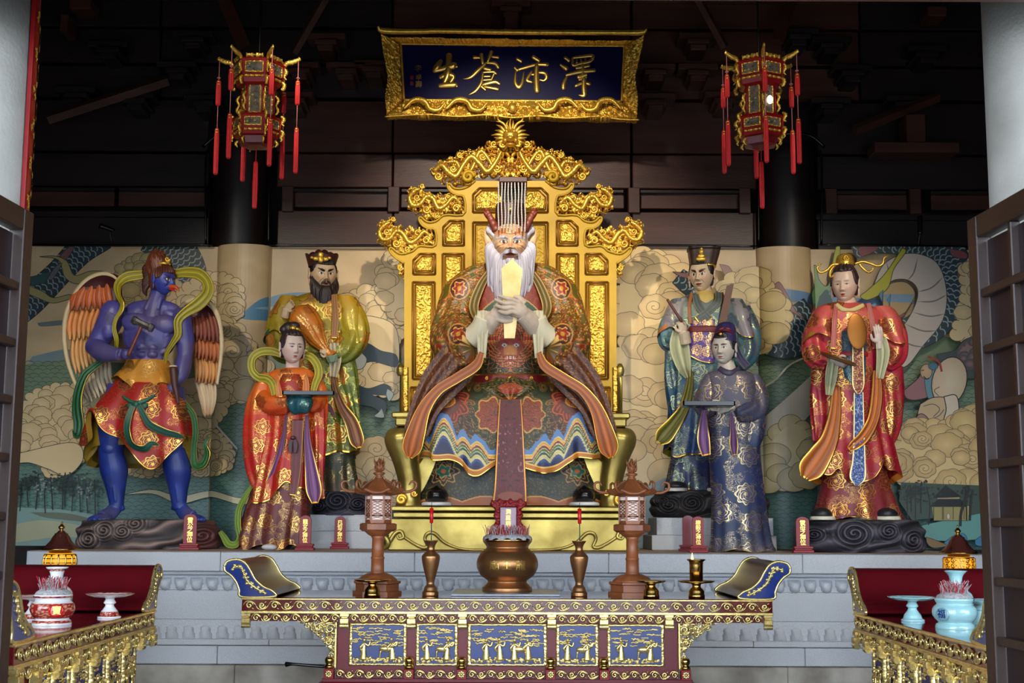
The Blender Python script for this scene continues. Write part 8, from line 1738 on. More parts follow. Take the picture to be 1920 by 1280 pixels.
altar_table('long maroon and gold altar table with blue relief panels at the front centre', lambda V: V + [cxt, YT, ZT], 489, 1.04, [-480, -299, -176, -82, 82, 178, 298, 480],
            [(-291, -184), (-168, -90), (-73, 74), (90, 169), (184, 290)], [-325, -179, -83, 80, 178, 327], (-313, 315), (cxt, YT, 0))
hl2 = 294; xl, xr = -2.092, float(Wp(1600, 1146, 7.86)[0]); yc_ = 6.755
bk = [-284, -222, -148, -74, 0, 74, 148, 222, 284]; pn = [(-215, -156), (-141, -82), (-66, -8), (8, 66), (82, 141), (156, 215)]
altar_table('maroon and gold side table at the left carrying red porcelain', lambda V: np.stack([xl - V[:, 1], yc_ + V[:, 0], ZT + V[:, 2]], 1), hl2, .95, bk, pn, [-232, -148, -74, 0, 74, 148, 232], (-226, 226), (xl - .45, yc_, 0), False)
altar_table('maroon and gold side table at the right carrying celadon porcelain', lambda V: np.stack([xr + V[:, 1], yc_ - V[:, 0], ZT + V[:, 2]], 1), hl2, .95, bk, pn, [-232, -148, -74, 0, 74, 148, 232], (-226, 226), (xr + .45, yc_, 0), False)

# ================================================================ things on the tables
def lath(g, prof, px, Y, nt=40, z0=ZT, sc=None, fold=None, col=(200, 200, 200), py=1110, rot=0):
    """prof (radius px, height px above the base)"""
    s_ = sc or S(Y); V, F = lathe([(max(r, .01) * s_, h * s_) for r, h in prof], X(px, Y, py), Y, nt, z0, fold)
    if rot: c, s2 = cos(rot), math.sin(rot); V = np.array(V); a = V[:, 0] - X(px, Y, py); b = V[:, 1] - Y; V[:, 0] = X(px, Y, py) + a * c - b * s2; V[:, 1] = Y + a * s2 + b * c
    g.raw(V, F, col if not callable(col) else col(V)); return g
def pagoda(px, Y, label):
    t = thing('pagoda_lamp', label, 'lamp', (X(px, Y, 1110), Y, ZT)); W = 'wood'; s_ = S(Y) * .905
    def L(name, prof, mat=W, nt=6, smooth=False, fold=None, parent=None): g = Geo(); lath(g, prof, px, Y, nt, ZT, s_, fold); return build(name, g, M[mat], parent or t, smooth)
    L('base', [(50, 0), (50, 6), (44, 7), (44, 20), (48, 22), (48, 26), (38, 27)]); L('lotus_foot', [(40, 26), (38, 30), (28, 38), (17, 42)], nt=40, smooth=True, fold=lambda a, z: .006 * np.abs(np.sin(a * 8)) * (z < 40 * S(Y)))
    L('column', [(16, 41), (13.5, 44), (13, 70), (14, 71), (14, 74), (12.5, 75), (12, 112), (16, 118)], nt=32, smooth=True); L('bowl', [(14, 116), (20, 119), (28, 126), (29, 129)], nt=36, smooth=True); L('gallery', [(32, 126), (38, 130), (38, 141), (33, 143)]); L('gallery_top', [(27, 143), (27, 148)])
    g = Geo(); lath(g, [(24, 147), (24, 199)], px, Y, 6, ZT, s_); build('paper_screen', g, M['paperglow'], t, False); cx = X(px, Y, 1110)
    g = Geo(); R = 25.2
    for k in range(6):
        a = k * pi / 3; x, y = cx + R * s_ * 1.02 * math.sin(a + pi / 6), Y - R * s_ * 1.02 * cos(a + pi / 6); V, F = cbox(x - .007, x + .007, y - .007, y + .007, ZT + 146 * s_, ZT + 201 * s_, 0); g.raw(V, F)
    build('corner_post', g, M[W], t, False)['kind'] = 'stuff'
    g = Geo()
    for k in range(6):
        a = k * pi / 3; n = np.array([math.sin(a), -cos(a)]); u = np.array([cos(a), math.sin(a)]); ap = R * cos(pi / 6) * s_; hw = R * .5 * s_
        def seg(u0, z0, u1, z1, w=.0022):
            A = np.array([cx, Y]) + n * (ap + .002) + u * u0; B = np.array([cx, Y]) + n * (ap + .002) + u * u1; d = np.array([u1 - u0, z1 - z0]); d = d / np.hypot(*d); o = np.array([-d[1], d[0]]) * w
            P = [[A[0] + u[0] * o[0] * q, A[1] + u[1] * o[0] * q, ZT + z0 + o[1] * q] for q in (-1, 1)] + [[B[0] + u[0] * o[0] * q, B[1] + u[1] * o[0] * q, ZT + z1 + o[1] * q] for q in (1, -1)]; P = np.array(P); P2 = P + np.array([n[0], n[1], 0]) * .004; g.raw(np.vstack([P, P2]), [[4, 5, 6, 7], [0, 1, 5, 4], [1, 2, 6, 5], [2, 3, 7, 6], [3, 0, 4, 7]])
        for z in (149, 158, 190, 199): seg(-hw, z * s_, hw, z * s_, .004)
        for q in range(-3, 7): z = 158 + q * 6.4; seg(-hw, max(158, min(190, z)) * s_, hw, min(190, z + 13) * s_ if z + 13 <= 190 else 190 * s_); seg(-hw, min(190, z + 13) * s_, hw, max(158, min(190, z)) * s_)
    build('lattice', g, M[W], t, False)['kind'] = 'stuff'
    def up(a, z): return 0 * a
    V, F = lathe([(r * s_, h * s_) for r, h in ((26, 199), (46, 202), (44, 207), (34, 213), (24, 224), (11, 232), (8, 236))], cx, Y, 96, ZT, lambda a, z: .022 * (np.abs(np.cos(a * 3 + 0)) ** 5) * (z < 210 * s_) * (z > 200 * s_)); V = np.array(V); rr = np.hypot(V[:, 0] - cx, V[:, 1] - Y) / s_; aa = np.arctan2(V[:, 1] - Y, V[:, 0] - cx); V[:, 2] += np.clip(rr - 30, 0, 40) * .35 * s_ * np.abs(np.cos(aa * 3)) ** 4
    g = Geo(); g.raw(V, F); rf = build('roof', g, M[W], t)
    for k in range(6):
        a = k * pi / 3; P = [(r * cos(a) * s_ + cx, r * math.sin(a) * s_ + Y, ZT + z * s_) for r, z in ((12, 232), (26, 222), (42, 209), (60, 207), (75, 214), (76, 225), (67, 228), (62, 221))]
        V, F = tube(P, [2.4 * s_, 3 * s_, 3 * s_, 2.6 * s_, 1.4 * s_], 10, ns=44, up=(-math.sin(a), cos(a), 0)); g = Geo(); g.raw(V, F); sub('curled_eave', g, M[W], rf)
    L('finial_base', [(9, 233), (9, 237), (6, 239), (12, 243), (12, 246), (4, 248)], nt=30, smooth=True); g = Geo(); lath(g, [(4, 246), (8, 252), (9, 258), (6, 266), (2, 273), (.3, 277)], px, Y, 24, ZT, s_, fold=lambda a, z: .003 * np.sin(a * 6 + z * 60))
    for k in range(22): a = k * 2.4; z = 250 + (k % 6) * 3.5; q = cx + 10 * s_ * cos(a), Y + 10 * s_ * math.sin(a); V, F = tube([(cx + 6 * s_ * cos(a), Y + 6 * s_ * math.sin(a), ZT + z * s_), (q[0], q[1], ZT + (z + 3) * s_), (cx + 11 * s_ * cos(a), Y + 11 * s_ * math.sin(a), ZT + (z + 10) * s_)], [2 * s_, 1.6 * s_, .2 * s_], 6, ns=8); g.raw(V, F)
    build('flame_finial', g, M[W], t)
pagoda(707, 9.72, 'carved wooden pagoda lamp left of the incense pot on the long table'); pagoda(1186, 9.72, 'carved wooden pagoda lamp right of the incense pot on the long table')
def solo(name, prof, px, Y, mat, label, cat, nt=40, smooth_n=0, z0=ZT, col=(200, 200, 200), fold=None, group=None, py=1110):
    g = Geo(); lath(g, cr(prof, smooth_n) if smooth_n else prof, px, Y, nt, z0, None, fold, col, py); o = build(name, g, M[mat], None, True, loc=(X(px, Y, py), Y, z0)); return tag(o, label, cat, group)
VP = [(15, 0), (15, 7), (13, 9), (11, 16), (8.5, 19), (7, 24), (10, 36), (15, 56), (17, 68), (16.5, 73), (13, 77), (8, 82), (7, 88), (9, 94), (13, 100), (12, 100.5), (6, 92), (.1, 90)]
for px, sd in ((807, 'left'), (1086, 'right')):
    Yv = 9.5; solo('bronze_vase', VP, px, Yv, 'bronze', 'slender bronze vase holding a red candle stick, %s of the incense pot' % sd, 'vase', 44, 70)
    s_ = S(Yv); x = X(px + 1, Yv, 1060); t = thing('red_candle', 'unlit red candle on a thin wire rising from the %s bronze vase' % sd, 'candle', (x, Yv, ZT + 92 * s_))
    g = Geo(); V, F = lathe([(.1 * s_, 90 * s_), (.9 * s_, 90 * s_), (.9 * s_, 134 * s_), (.1 * s_, 134 * s_)], x, Yv, 8, ZT); g.raw(V, F); build('wire', g, simple('green_wire', (30, 84, 78)), t)
    g = Geo(); V, F = lathe([(1 * s_, 132 * s_), (3.2 * s_, 133.5 * s_), (3.7 * s_, 160 * s_), (.6 * s_, 161 * s_)], x, Yv, 18, ZT); g.raw(V, F); build('wax', g, simple('red_wax', (205, 16, 24), .3), t)
    g = Geo(); V, F = lathe([(.5 * s_, 160 * s_), (.5 * s_, 171 * s_), (.1 * s_, 172 * s_)], x, Yv, 6, ZT); g.raw(V, F); build('wick', g, M['black'], t)
Yp = 9.85; s_ = S(Yp); g = Geo(); V, F = cbox(X(852, Yp), X(1046, Yp), 9.45, 10.2, ZT + .001, ZT + .018, .003); g.raw(V, F); tag(build('marble_slab', g, M['marble'], None, False, loc=(X(950, Yp), Yp, ZT)), 'thin grey marble slab under the bronze incense pot', 'slab')
t = thing('incense_pot', 'round bronze incense pot with gold characters full of burnt incense', 'incense burner', (X(951, Yp), Yp, ZT + .018)); zp = ZT + .018
PP = [(46, 0), (46, 6), (44, 8), (38, 14), (36, 18), (40, 22), (50, 30), (56, 42), (57, 52), (54, 62), (47, 72), (40, 77), (39, 81), (42, 86), (45, 90), (45.5, 94), (43, 97), (40, 96)]
g = Geo(); lath(g, cr(PP, 80), 951, Yp, 72, zp, s_); build('bowl', g, M['bronze'], t)
g = Geo(); lath(g, [(45.8, 90), (46, 94), (43.5, 97.4)], 951, Yp, 60, zp, s_); build('brass_rim', g, M['brass'], t)
g = Geo(); lath(g, [(46, 93), (44, 99), (38, 103), (20, 106), (.1, 107)], 951, Yp, 50, zp, s_, lambda a, z: .004 * np.sin(a * 13)); build('ash', g, M['ash'], t)['kind'] = 'stuff'
def incense(px, Y, R, z, n, H, parent, seed, py=1110):
    rs = random.Random(seed); s_ = S(Y)
    for nm, c_, k in (('incense_sticks', M['red'], 1), ('burnt_incense', M['ash'], 0)):
        g = Geo()
        for i in range(n):
            a = rs.uniform(0, 2 * pi); r = R * math.sqrt(rs.random()); x, y = X(px, Y, py) + r * cos(a) * s_, Y + r * math.sin(a) * s_; l = H * rs.uniform(.5, 1.1); bx_, by_ = rs.uniform(-.35, .35) * l, rs.uniform(-.35, .35) * l
            V, F = tube([(x, y, z - 3 * s_), (x + bx_ * s_ * .5, y + by_ * s_ * .5, z + l * .5 * s_), (x + bx_ * s_ * (1 + (1 - k) * rs.uniform(0, 1)), y + by_ * s_, z + l * s_)], [.55 * s_, .5 * s_], 5, ns=5, up=(0, 1, .1)); g.raw(V, F)
        build(nm, g, c_, parent)['kind'] = 'stuff'
incense(951, Yp, 40, zp + 103 * s_, 150, 17, t, 4)
for ch, dx in (('廟', -23), ('王', 0), ('龍', 25)):
    o = text_mesh('lettering', ch, 19 * s_, (X(951 + dx, Yp), Yp, zp + 47 * s_), M['gold_text'], t, .0012, .0006); me = o.data; R = 57.2 * s_
    for v in me.vertices: xx = dx * s_ + v.co.x; zz = 47 * s_ + v.co.y; rr = np.interp(zz / s_, [p[1] for p in PP], [p[0] for p in PP]) * s_ + .005; v.co.z = math.sqrt(max(0, rr ** 2 - xx ** 2)) + v.co.z
DISH = [(15, 0), (15, 6), (14, 7), (14.5, 12), (12, 16), (8, 20), (8, 24), (10, 26), (28, 28), (34, 30), (33, 31.5), (10, 29), (.1, 29)]
for px, lab in ((698, 'small brass stemmed dish in front of the left pagoda lamp'), (1221, 'small brass stemmed dish by the base of the right pagoda lamp')): solo('stemmed_dish', [(r * (.8 if px > 900 and r > 20 else 1), h) for r, h in DISH], px, 9.36, 'brass', lab, 'dish')
t = thing('candle_holder', 'brass candle cup with a burning flame near the right end of the long table', 'candle', (X(1306, 9.36), 9.36, ZT)); g = Geo(); lath(g, DISH, 1306, 9.36); build('stand', g, M['brass'], t); g = Geo(); lath(g, [(12, 29), (12.5, 60), (13, 66), (17, 69), (17, 70.5), (11, 68), (10, 60), (.1, 60)], 1306, 9.36); build('cup', g, M['brass'], t)
g = Geo(); V, F = lathe([(.1, 0), (.007, .008), (.009, .02), (.004, .05), (.0005, .066)], X(1298, 9.36, 1050), 9.36, 12, ZT + 68 * S(9.36)); V[:, :] = V; V, F = lathe([(.0005, 0), (.007, .010), (.0085, .022), (.004, .045), (.0005, .062)], X(1298, 9.36, 1050), 9.36, 12, ZT + 66 * S(9.36)); g.raw(V, F); build('flame', g, M['flame'], t)
# spirit tablets
def tablet(px, Y, w, h, txt, label, mat='redlac'):
    zb = ZA; s_ = S(Y); x = X(px, Y, 1025); t = thing('spirit_tablet', label, 'tablet', (x, Y, zb)); hw = w / 2
    g = Geo()
    for a, z0, z1, d_ in ((hw + 7, 0, 5, .10), (hw + 4, 5, 8, .08), (hw + 5.5, 8, 12, .09)): V, F = cbox(x - a * s_, x + a * s_, Y - d_ / 2, Y + d_ / 2, zb + z0 * s_, zb + z1 * s_, .003); g.raw(V, F)
    build('base', g, M[mat], t, False); g = Geo(); P = [(-hw, 12), (hw, 12), (hw, h - 8)] + [(hw * cos(a) * .98, h - 8 + 8 * math.sin(a)) for a in np.linspace(.15, pi - .15, 12)] + [(-hw, h - 8)]
    V, F = prism(P, 0, 0); n = len(P); V = np.array([(x + a * s_, Y + q, zb + b * s_) for q in (-.018, .012) for a, b in P]); g.raw(V, F); build('plaque', g, M[mat], t, False)
    if txt:
        for k, ch in enumerate(txt): text_mesh('lettering', ch, w * .47 * s_, (x, Y - .02, zb + (h - 12 - k * (h - 25) / (len(txt) - .4)) * s_), M['gold_text'], t, .001, .0006)
    return t
tablet(356, 12.0, 24, 66, '雷公之神位', 'red spirit tablet in front of the blue winged statue\'s rock'); tablet(572, 12.05, 21, 64, '龍女之神位', 'red spirit tablet beside the hem of the orange-red lady')
tablet(637, 12.75, 20, 60, '風伯之神位', 'red spirit tablet before the left granite block'); tablet(1309, 11.85, 21, 66, '柳毅之神位', 'bright red spirit tablet beside the servant statue'); tablet(1290, 12.3, 20, 66, None, 'dark red spirit tablet half hidden behind another by the servant', 'maroon'); tablet(1505, 11.9, 24, 66, '電母之神位', 'red spirit tablet left of the crimson lady\'s rock')
Yc = 11.8; s_ = S(Yc); x = X(953, Yc); t = thing('spirit_tablet', 'ornate openwork red spirit tablet with pale inscribed panel behind the incense pot', 'tablet', (x, Yc, ZA))
V, F = relief(917, 989, 934, 1028, lambda a, b: 3 + 5 * carve(a, b, 7, 8), 1.3, lambda a, b: (np.abs(a - 953) < 27 + 8 * sm(960 - b, 0, 20) + 2 * np.sin(b / 3.)) & (b > 936 + 3 * np.sin(a / 3.)) & ~((np.abs(a - 953) < 15) & (b > 952) & (b < 1014)), 5); g = Geo(); g.add(V, F, Yc); build('carved_frame', g, M['redlac'], t)
g = Geo(); V, F = cbox(x - 15 * s_, x + 15 * s_, Yc - .01, Yc + .02, ZA + .02, Z(951, Yc), .002); g.raw(V, F, (176, 150, 168)); build('panel', g, M['paint'], t, False); g = Geo(); V, F = cbox(x - 34 * s_, x + 34 * s_, Yc - .07, Yc + .07, ZA, ZA + .05, .006); g.raw(V, F); build('base', g, M['redlac'], t, False)
for k, ch in enumerate('洞庭龍王'): text_mesh('lettering', ch, 10.5 * s_, (x, Yc - .012, Z(960 + k * 11, Yc)), M['gold_text'], t, .001, .0003)
# porcelain on the side tables
def pcol(bands, base):
    def f(V):
        C = np.zeros((len(V), 4)); C[:, :3] = base; z = V[:, 2] - ZT; a = np.arctan2(V[:, 1] - V[:, 1].mean(), V[:, 0] - V[:, 0].mean())
        for z0, z1, c in bands: m = (z >= z0) & (z <= z1); C = blend(C, m, c); C = blend(C, m & (np.abs(((vnoise(a * 26, z * 420, 3) * 4) % 1) - .5) < .13), (214, 150, 120))
        return C
    return f
for side in (-1, 1):
    red = side < 0; R1 = (150, 36, 30); base = (225, 222, 220) if red else (160, 205, 208); gl = M.setdefault('gl', painted('glazed_porcelain', .12, dust=.05, coat=.6)); nm = 'red and white' if red else 'pale celadon'; B = (lambda *b: list(b) if red else [])
    px = 205 if red else 1711; Yq = 7.19; q = S(Yq); PL = [(21, 0), (21, 3), (17, 6), (15, 12), (9, 20), (8, 24), (11, 27), (10, 30), (8, 34), (12, 37), (30, 38), (42, 43), (41, 44.5), (28, 41), (.1, 40)]
    solo('offering_dish', cr(PL, 60), px, Yq, 'gl', '%s stemmed porcelain dish beside the incense bowl' % nm, 'dish', 60, col=pcol(B((3 * q, 12 * q, R1), (43.3 * q, 46 * q, R1)), base), py=1150, fold=lambda a, z: .004 * np.sin(a * 16) * (z > 41 * q))
    px = 62 if red else 1838; Yq = 7.0; q = S(Yq); solo('offering_dish', cr(PL, 60), px, Yq, 'gl', '%s stemmed porcelain dish partly hidden by the table end near the door' % nm, 'dish', 60, col=pcol(B((3 * q, 12 * q, R1), (43.3 * q, 46 * q, R1)), base), py=1150)
    px = 98 if red else 1790; Yq = 6.7; q = S(Yq); t = thing('incense_bowl', '%s porcelain incense bowl full of red incense stubs' % nm, 'incense burner', (X(px, Yq, 1150), Yq, ZT))
    BW = [(35, 0), (35, 4), (33, 9), (30, 11), (36, 18), (40, 28), (38, 38), (32, 44), (33, 48), (35, 52), (34, 55), (30, 54)]; g = Geo(); lath(g, cr(BW, 60), px, Yq, 60, ZT, q, None, pcol(B((4 * q, 9 * q, R1), (12 * q, 40 * q, R1), (49 * q, 53 * q, (120, 30, 60))), base), 1150); build('bowl', g, gl, t)
    g = Geo(); lath(g, [(33, 54), (30, 60), (20, 66), (.1, 68)], px, Yq, 40, ZT, q, py=1150); build('ash', g, M['ash'], t)['kind'] = 'stuff'; incense(px, Yq, 24, ZT + 60 * q, 70, 26, t, 9 + side, 1150)
    xm = X(px + (20 if red else -34), Yq, 1150); g = Geo(); al = .5 if red else -.9; V, F = ell((0, 0, 0), (14, 12, 2.5), 24, 12); V = np.array(V); c2, s2 = cos(al), math.sin(al); cx = X(px, Yq, 1150); rr = 39.3 * q
    V = np.stack([cx + math.sin(al) * rr + V[:, 0] * q * c2 + V[:, 2] * q * s2, Yq - cos(al) * rr + V[:, 0] * q * s2 - V[:, 2] * q * c2, ZT + 27 * q - V[:, 1] * q], 1); g.raw(V, F, (196, 24, 22) if red else (120, 160, 168)); md = build('medallion', g, gl, t)
    text_mesh('medallion_sign', '寶' if red else '福', 17 * q, (cx + math.sin(al) * (rr + 2.8 * q), Yq - cos(al) * (rr + 2.8 * q), ZT + 27 * q), M['gold_text'] if red else M['bluelac'], t, .0015, .0004, rotz=al)
    px = 105 if red else 1793; Yq = 7.3; q = S(Yq); solo('porcelain_vase', cr([(20, 0), (24, 10), (30, 30), (28, 46), (16, 58), (11.5, 68), (13, 80), (20, 88), (19, 88.5), (11, 80), (.1, 76)], 60), px, Yq, 'gl', '%s porcelain vase standing behind the incense bowl' % nm, 'vase', 48, col=pcol(B((82 * q, 86 * q, (120, 30, 60))), base), py=1110)
    # standing lamp on a stone post behind
    px = 110 if red else 1800; Yq = 10.4; q = S(Yq); g = Geo(); xx = X(px, Yq, 1100); V, F = cbox(xx - .24, xx + .24, Yq - .24, Yq + .24, 0, ZT, .01); g.raw(V, F); tag(build('stone_post', g, M['granite'], None, False, loc=(xx, Yq, 0)), 'square granite post behind the %s side table' % ('left' if red else 'right'), 'post')
    t = thing('standing_lamp', 'brass lamp with amber %s shade and brown cap, %s end of the altar' % (('latticed', 'left') if red else ('cloud-scrolled', 'right')), 'lamp', (xx, Yq, ZT)); py0 = 1100
    g = Geo(); lath(g, [(18, 0), (18, 3), (8, 6), (8, 12), (12, 16), (7, 22), (10, 26), (22, 28)], px, Yq, 36, ZT, q, py=py0); build('stem', g, M['brass'], t)
    SH = [(20, 28), (27, 34), (28.5, 46), (28, 58), (25, 63), (18, 64)]; g = Geo(); lath(g, cr(SH, 30), px, Yq, 48, ZT, q, py=py0); build('shade', g, M['lampglow'], t); g = Geo()
    for k in range(14):
        a = k * 2 * pi / 14
        if red:
            for z0, z1, da in ((31, 61, 0),): V, F = tube([(xx + r * q * 1.02 * cos(a), Yq + r * q * 1.02 * math.sin(a), ZT + z * q) for r, z in ((25, 31), (28.5, 40), (29, 50), (27, 61))], [1.6 * q, 1.6 * q], 5, ns=10, up=(cos(a), math.sin(a), 0)); g.raw(V, F)
        else:
            for z in (37, 47, 57):
                V, F = SPI[1.4, 1 if k % 2 else -1]; V = np.array(V) * .75; aa = a + V[:, 0] / 28; rr = 28.8 + V[:, 2] * .3; g.raw(np.stack([xx + rr * q * np.cos(aa), Yq + rr * q * np.sin(aa), ZT + (z + V[:, 1]) * q], 1), F)
    for z, r in ((31, 25.5), (38, 28.6), (46, 29), (54, 29), (61, 27)) if red else ((31, 25.5), (62, 27)): lath(g, [(r, z - 1), (r + .8, z), (r, z + 1)], px, Yq, 40, ZT, q, py=py0)
    build('openwork', g, M['brass'], t); g = Geo(); lath(g, [(20, 63), (20, 68), (30, 69), (34, 70), (34, 72), (26, 78), (19, 86), (15, 94), (12, 97), (12, 99), (8, 101), (6, 104)], px, Yq, 48, ZT, q, py=py0); build('cap', g, M['teak'], t); g = Geo(); lath(g, [(33, 69.2), (34.6, 70.5), (34, 72)], px, Yq, 48, ZT, q, py=py0); lath(g, cr([(6, 103), (3, 106), (6, 110), (4, 114), (1.5, 117), (2, 119), (.1, 122)], 24), px, Yq, 20, ZT, q, py=py0); build('finial', g, M['brass'], t)
g = Geo(); V, F = tube([(538, 1244, 10), (552, 1243, 14), (580, 1246, 10), (618, 1250, 0)], [5, 2.8, 2.8, 3], 10, ns=20); g.add(V, F, 9.25); tag(build('black_rod', g, M['black'], None, loc=(X(580, 9.25, 1246), 9.25, Zat(580, 1250, 9.25))), 'short black rod sticking out left of the long table\'s foot', 'rod')

# ================================================================ hanging lanterns
def lantern(px, rot, label):
    Y = 9.4; s_ = S(Y); zr = Zat(px, 270, Y); x = X(px, Y, 200); t = thing('palace_lantern', label, 'lantern', (x, Y, zr)); H0 = 275
    def z(py): return Zat(px, py, Y)
    def hexa(name, prof, mat, R=0, parent=None, smooth=False): g = Geo(); V, F = lathe([(r * s_, z(py) - zr) for r, py in prof], 0, 0, 6, zr); c, sn = cos(rot + pi / 6 * 0), math.sin(rot); V = np.array(V); V = np.stack([x + V[:, 0] * c - V[:, 1] * sn, Y + V[:, 0] * sn + V[:, 1] * c, V[:, 2]], 1); g.raw(V, F); return build(name, g, M[mat], parent or t, smooth)
    hexa('base', [(20, 276), (32, 274), (36, 262), (30, 258)], 'maroon'); hexa('lower_tier', [(35, 262), (42, 260), (46, 226), (44, 222), (33, 221)], 'redlac'); hexa('middle_tier', [(30, 223), (30, 162)], 'glass'); hexa('upper_tier', [(34, 168), (42, 164), (45, 156), (45, 152), (51, 124), (49, 121), (20, 119)], 'redlac')
    def P3(a, r, py): return (x + r * s_ * cos(a), Y + r * s_ * math.sin(a), z(py))
    for k in range(6):
        a = rot + k * pi / 3; g = Geo()
        V, F = tube([P3(a, 31.5, 222), P3(a, 31.5, 163)], [2.6 * s_, 2.6 * s_], 6, ns=3, up=(1, 0, 0)); g.raw(V, F); V, F = tube([P3(a, 43.5, 258), P3(a, 47, 224)], [2.2 * s_, 2.2 * s_], 6, ns=3, up=(1, 0, 0)); g.raw(V, F); V, F = tube([P3(a, 46, 153), P3(a, 52, 122)], [2.2 * s_, 2.2 * s_], 6, ns=3, up=(1, 0, 0)); g.raw(V, F); build('corner_post', g, M['redlac'], t)
        am = a + pi / 6; n = np.array([cos(am), math.sin(am)]); u = np.array([-math.sin(am), cos(am)])
        def face(name, r, y0, y1, hw, mat, seed, ring=True, lift=.5):
            ap0 = r * cos(pi / 6)
            def pl(V, ap_): V = np.asarray(V, float); return np.stack([x + (n[0] * (ap_ + V[:, 2]) + u[0] * V[:, 0]) * s_, Y + (n[1] * (ap_ + V[:, 2]) + u[1] * V[:, 0]) * s_, np.array([z(q) for q in V[:, 1]])], 1)
            cy = (y0 + y1) / 2; hh = (y1 - y0) / 2; g = Geo()
            m = (lambda a_, b_: ((np.abs(a_) > hw - 3.4 + np.sin(b_ / 1.6)) | (np.abs(b_ - cy) > hh - 3.4 + np.sin(a_ / 1.6)))) if ring else (lambda a_, b_: np.abs(b_ - cy) < hh * (.55 + .45 * np.abs(np.sin(a_ / 3.4))))
            V, F = relief(-hw, hw, y0, y1, lambda a_, b_: 1 + 2.2 * carve(a_, b_, 4, seed), 1.1, m, 1.2); g.raw(pl(V, ap0 + lift), F); o = build(name, g, M['gold'], t)
            if ring:
                V = np.array([(-hw + 2, y0 + 2, 0), (hw - 2, y0 + 2, 0), (hw - 2, y1 - 2, 0), (-hw + 2, y1 - 2, 0)], float); g = Geo(); g.raw(pl(V, ap0 + lift + .3), [[0, 1, 2, 3]]); go = sub('painted_glass', g, M['glass'], o, False); g = Geo(); rs = random.Random(seed + k)
                for q in range(9): V, F = ell((rs.uniform(-hw + 5, hw - 5), cy + rs.uniform(-.6, .6) * hh, .2), (rs.uniform(1.5, 3.5), rs.uniform(1, 2), .5), 8, 5); g.raw(pl(V, ap0 + lift + .4), F, [(60, 90, 50), (150, 60, 40), (170, 150, 60), (40, 44, 50)][q % 4])
                build('painted_flowers', g, M['paint'], o)['kind'] = 'stuff'
        face('upper_glass_frame', 48.5, 128, 149, 18, 'gold', 3, lift=1.8); face('lower_glass_frame', 45, 229, 246, 17, 'gold', 4, lift=1.2); face('tall_glass_frame', 30.5, 166, 219, 11.5, 'gold', 5); face('gilded_fringe', 46.6, 151, 158, 19, 'gold', 6, False, 1); face('gilded_fringe', 43.5, 249, 256, 17, 'gold', 7, False, 1.5); face('gilded_crest', 50, 112, 122, 17, 'gold', 8, False, 0)
        g = Geo()   # gilded corner carvings and dragon arm
        for pts, w in (([(50, 124), (56, 118), (64, 117), (74, 113), (79, 111), (77, 107)], [3.5, 4.5, 5, 4, 3, 1]), ([(50, 128), (54, 136), (50, 144), (55, 150)], [2.4, 3.6, 2.4, 1]), ([(46, 154), (51, 160), (48, 168), (45, 166)], [2.4, 3.8, 3.4, 1.4]), ([(34, 180), (40, 188), (36, 198), (40, 208), (35, 216)], [1.8, 3, 2.2, 3, 1.4]), ([(46, 218), (52, 224), (48, 232), (53, 236)], [2, 3.8, 2.6, 1]), ([(45, 244), (51, 250), (47, 258), (49, 262), (46, 266)], [2, 3.8, 3, 2.4, 1]), ([(36, 264), (40, 270), (36, 276)], [2, 3, 1])):
            V, F = tube([P3(a, r, py) for r, py in pts], [w_ * s_ for w_ in w], 10, ns=26, up=(-math.sin(a), cos(a), 0), flat=.75, fold=lambda aa, tt: .9 * s_ * np.sin(tt * 50) * np.cos(aa * 2)); g.raw(V, F)
        build('dragon_arm', g, M['gold'], t)
        xs, ys = P3(a, 77, 110)[:2]; jl = random.uniform(-5, 5)
        def tas(y0, y1, w, nm='tassel'):
            g = Geo(); V, F = lathe([(.8 * s_, z(y0)), (w * .8 * s_, z(y0 + 3)), (w * .9 * s_, z(y0 + 9)), (w * 1.0 * s_, z(y0 + 14)), (w * 1.05 * s_, z((y0 + y1) / 2)), (w * 1.0 * s_, z(y1 - 3)), (w * .5 * s_, z(y1))][::-1], xs, ys, 36, 0, lambda aa, zz: .22 * w * s_ * np.sin(aa * 9)); g.raw(V, F); o = build(nm, g, M['red'], t)
            g = Geo(); [g.raw(*lathe([((w * .85 + .4) * s_, z(q + 2)), ((w * .85 + .6) * s_, z(q))], xs, ys, 14)) for q in (y0 + 3, y0 + 8)]; sub('gold_band', g, M['gold'], o)
        g = Geo(); V, F = tube([(xs, ys, z(110)), (xs, ys, z(245 + jl))], [.8 * s_, .8 * s_], 6, ns=4, up=(1, 0, 0)); g.raw(V, F)
        for q in range(6): V, F = lathe([(.2 * s_, z(148)), (1.6 * s_, z(146.5)), (.2 * s_, z(145))], xs + 2.2 * s_ * cos(q * 1.05), ys + 2.2 * s_ * math.sin(q * 1.05), 8); g.raw(V, F)
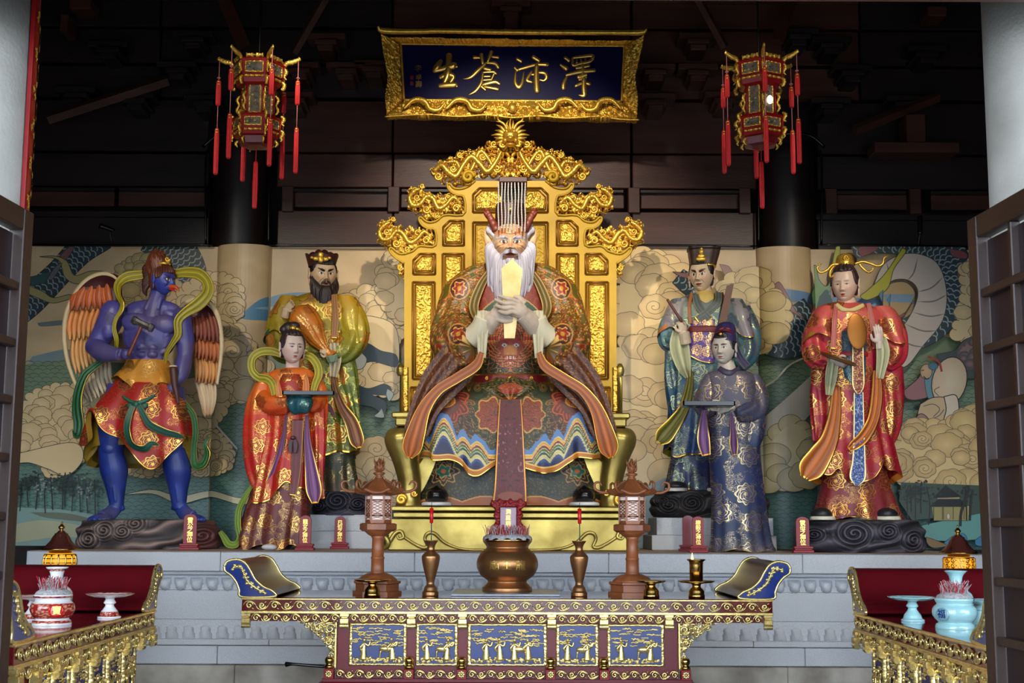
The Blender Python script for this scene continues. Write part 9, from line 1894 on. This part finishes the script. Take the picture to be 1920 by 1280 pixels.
        build('cord', g, M['pinkcord'], t); tas(150, 195 + jl, 4.2); tas(236 + jl, 322 + jl * 1.5, 4.0)
    xs, ys = x, Y; g = Geo(); V, F = tube([(x, Y, z(262)), (x, Y, z(304))], [.7 * s_, .7 * s_], 6, ns=4, up=(1, 0, 0)); g.raw(V, F); build('cord', g, M['red'], t)
    def tc(y0, y1, w): g = Geo(); V, F = lathe([(.8 * s_, z(y0)), (w * .8 * s_, z(y0 + 3)), (w * .9 * s_, z(y0 + 12)), (w * 1.05 * s_, z((y0 + y1) / 2)), (w * .95 * s_, z(y1 - 3)), (w * .5 * s_, z(y1))][::-1], x, Y, 36, 0, lambda aa, zz: .22 * w * s_ * np.sin(aa * 9)); g.raw(V, F); build('tassel', g, M['red'], t)
    tc(302, 391, 4.2); g = Geo(); V, F = tube([(x, Y, z(122)), (x, Y, z(108)), (x + .0, Y, z(-80))], [1.3 * s_, 1.8 * s_], 8, ns=20, up=(1, 0, 0)); g.raw(V, F); build('hanging_wire', g, M['black'], t)
    return t
lantern(483, 0.0, 'hexagonal red and gold palace lantern with red tassels hanging at left'); LR = lantern(1425, .46, 'hexagonal red and gold palace lantern with a lit bulb hanging at right')
g = Geo(); V, F = ell((1438, 196, 30), (5.5, 8, 1.5)); g.add(V, F, 9.4); build('lit_bulb', g, M['bulbglow'], LR)
for n_, gp in (('spirit_tablet', 'red spirit tablets in front of the statues'), ('cloud_rock', 'carved cloud rocks under the statues'), ('pagoda_lamp', 'wooden pagoda lamps on the long table'), ('bronze_vase', 'bronze candle vases'), ('red_candle', 'red candles on wires'), ('stemmed_dish', 'brass stemmed dishes'), ('offering_dish', 'porcelain offering dishes on the side tables'), ('altar_table', 'maroon and gold altar tables'), ('palace_lantern', 'hanging palace lanterns'), ('tray', 'black trays held by statues'), ('granite_block', 'stepped granite blocks'), ('bronze_mirror', 'bronze mirrors of the crimson lady'), ('standing_lamp', 'amber standing lamps'), ('spotlight', 'small spotlights on the mural top')):
    for o in SC.objects:
        if o.name.split('.')[0] == n_ and 'label' in o: o['group'] = gp
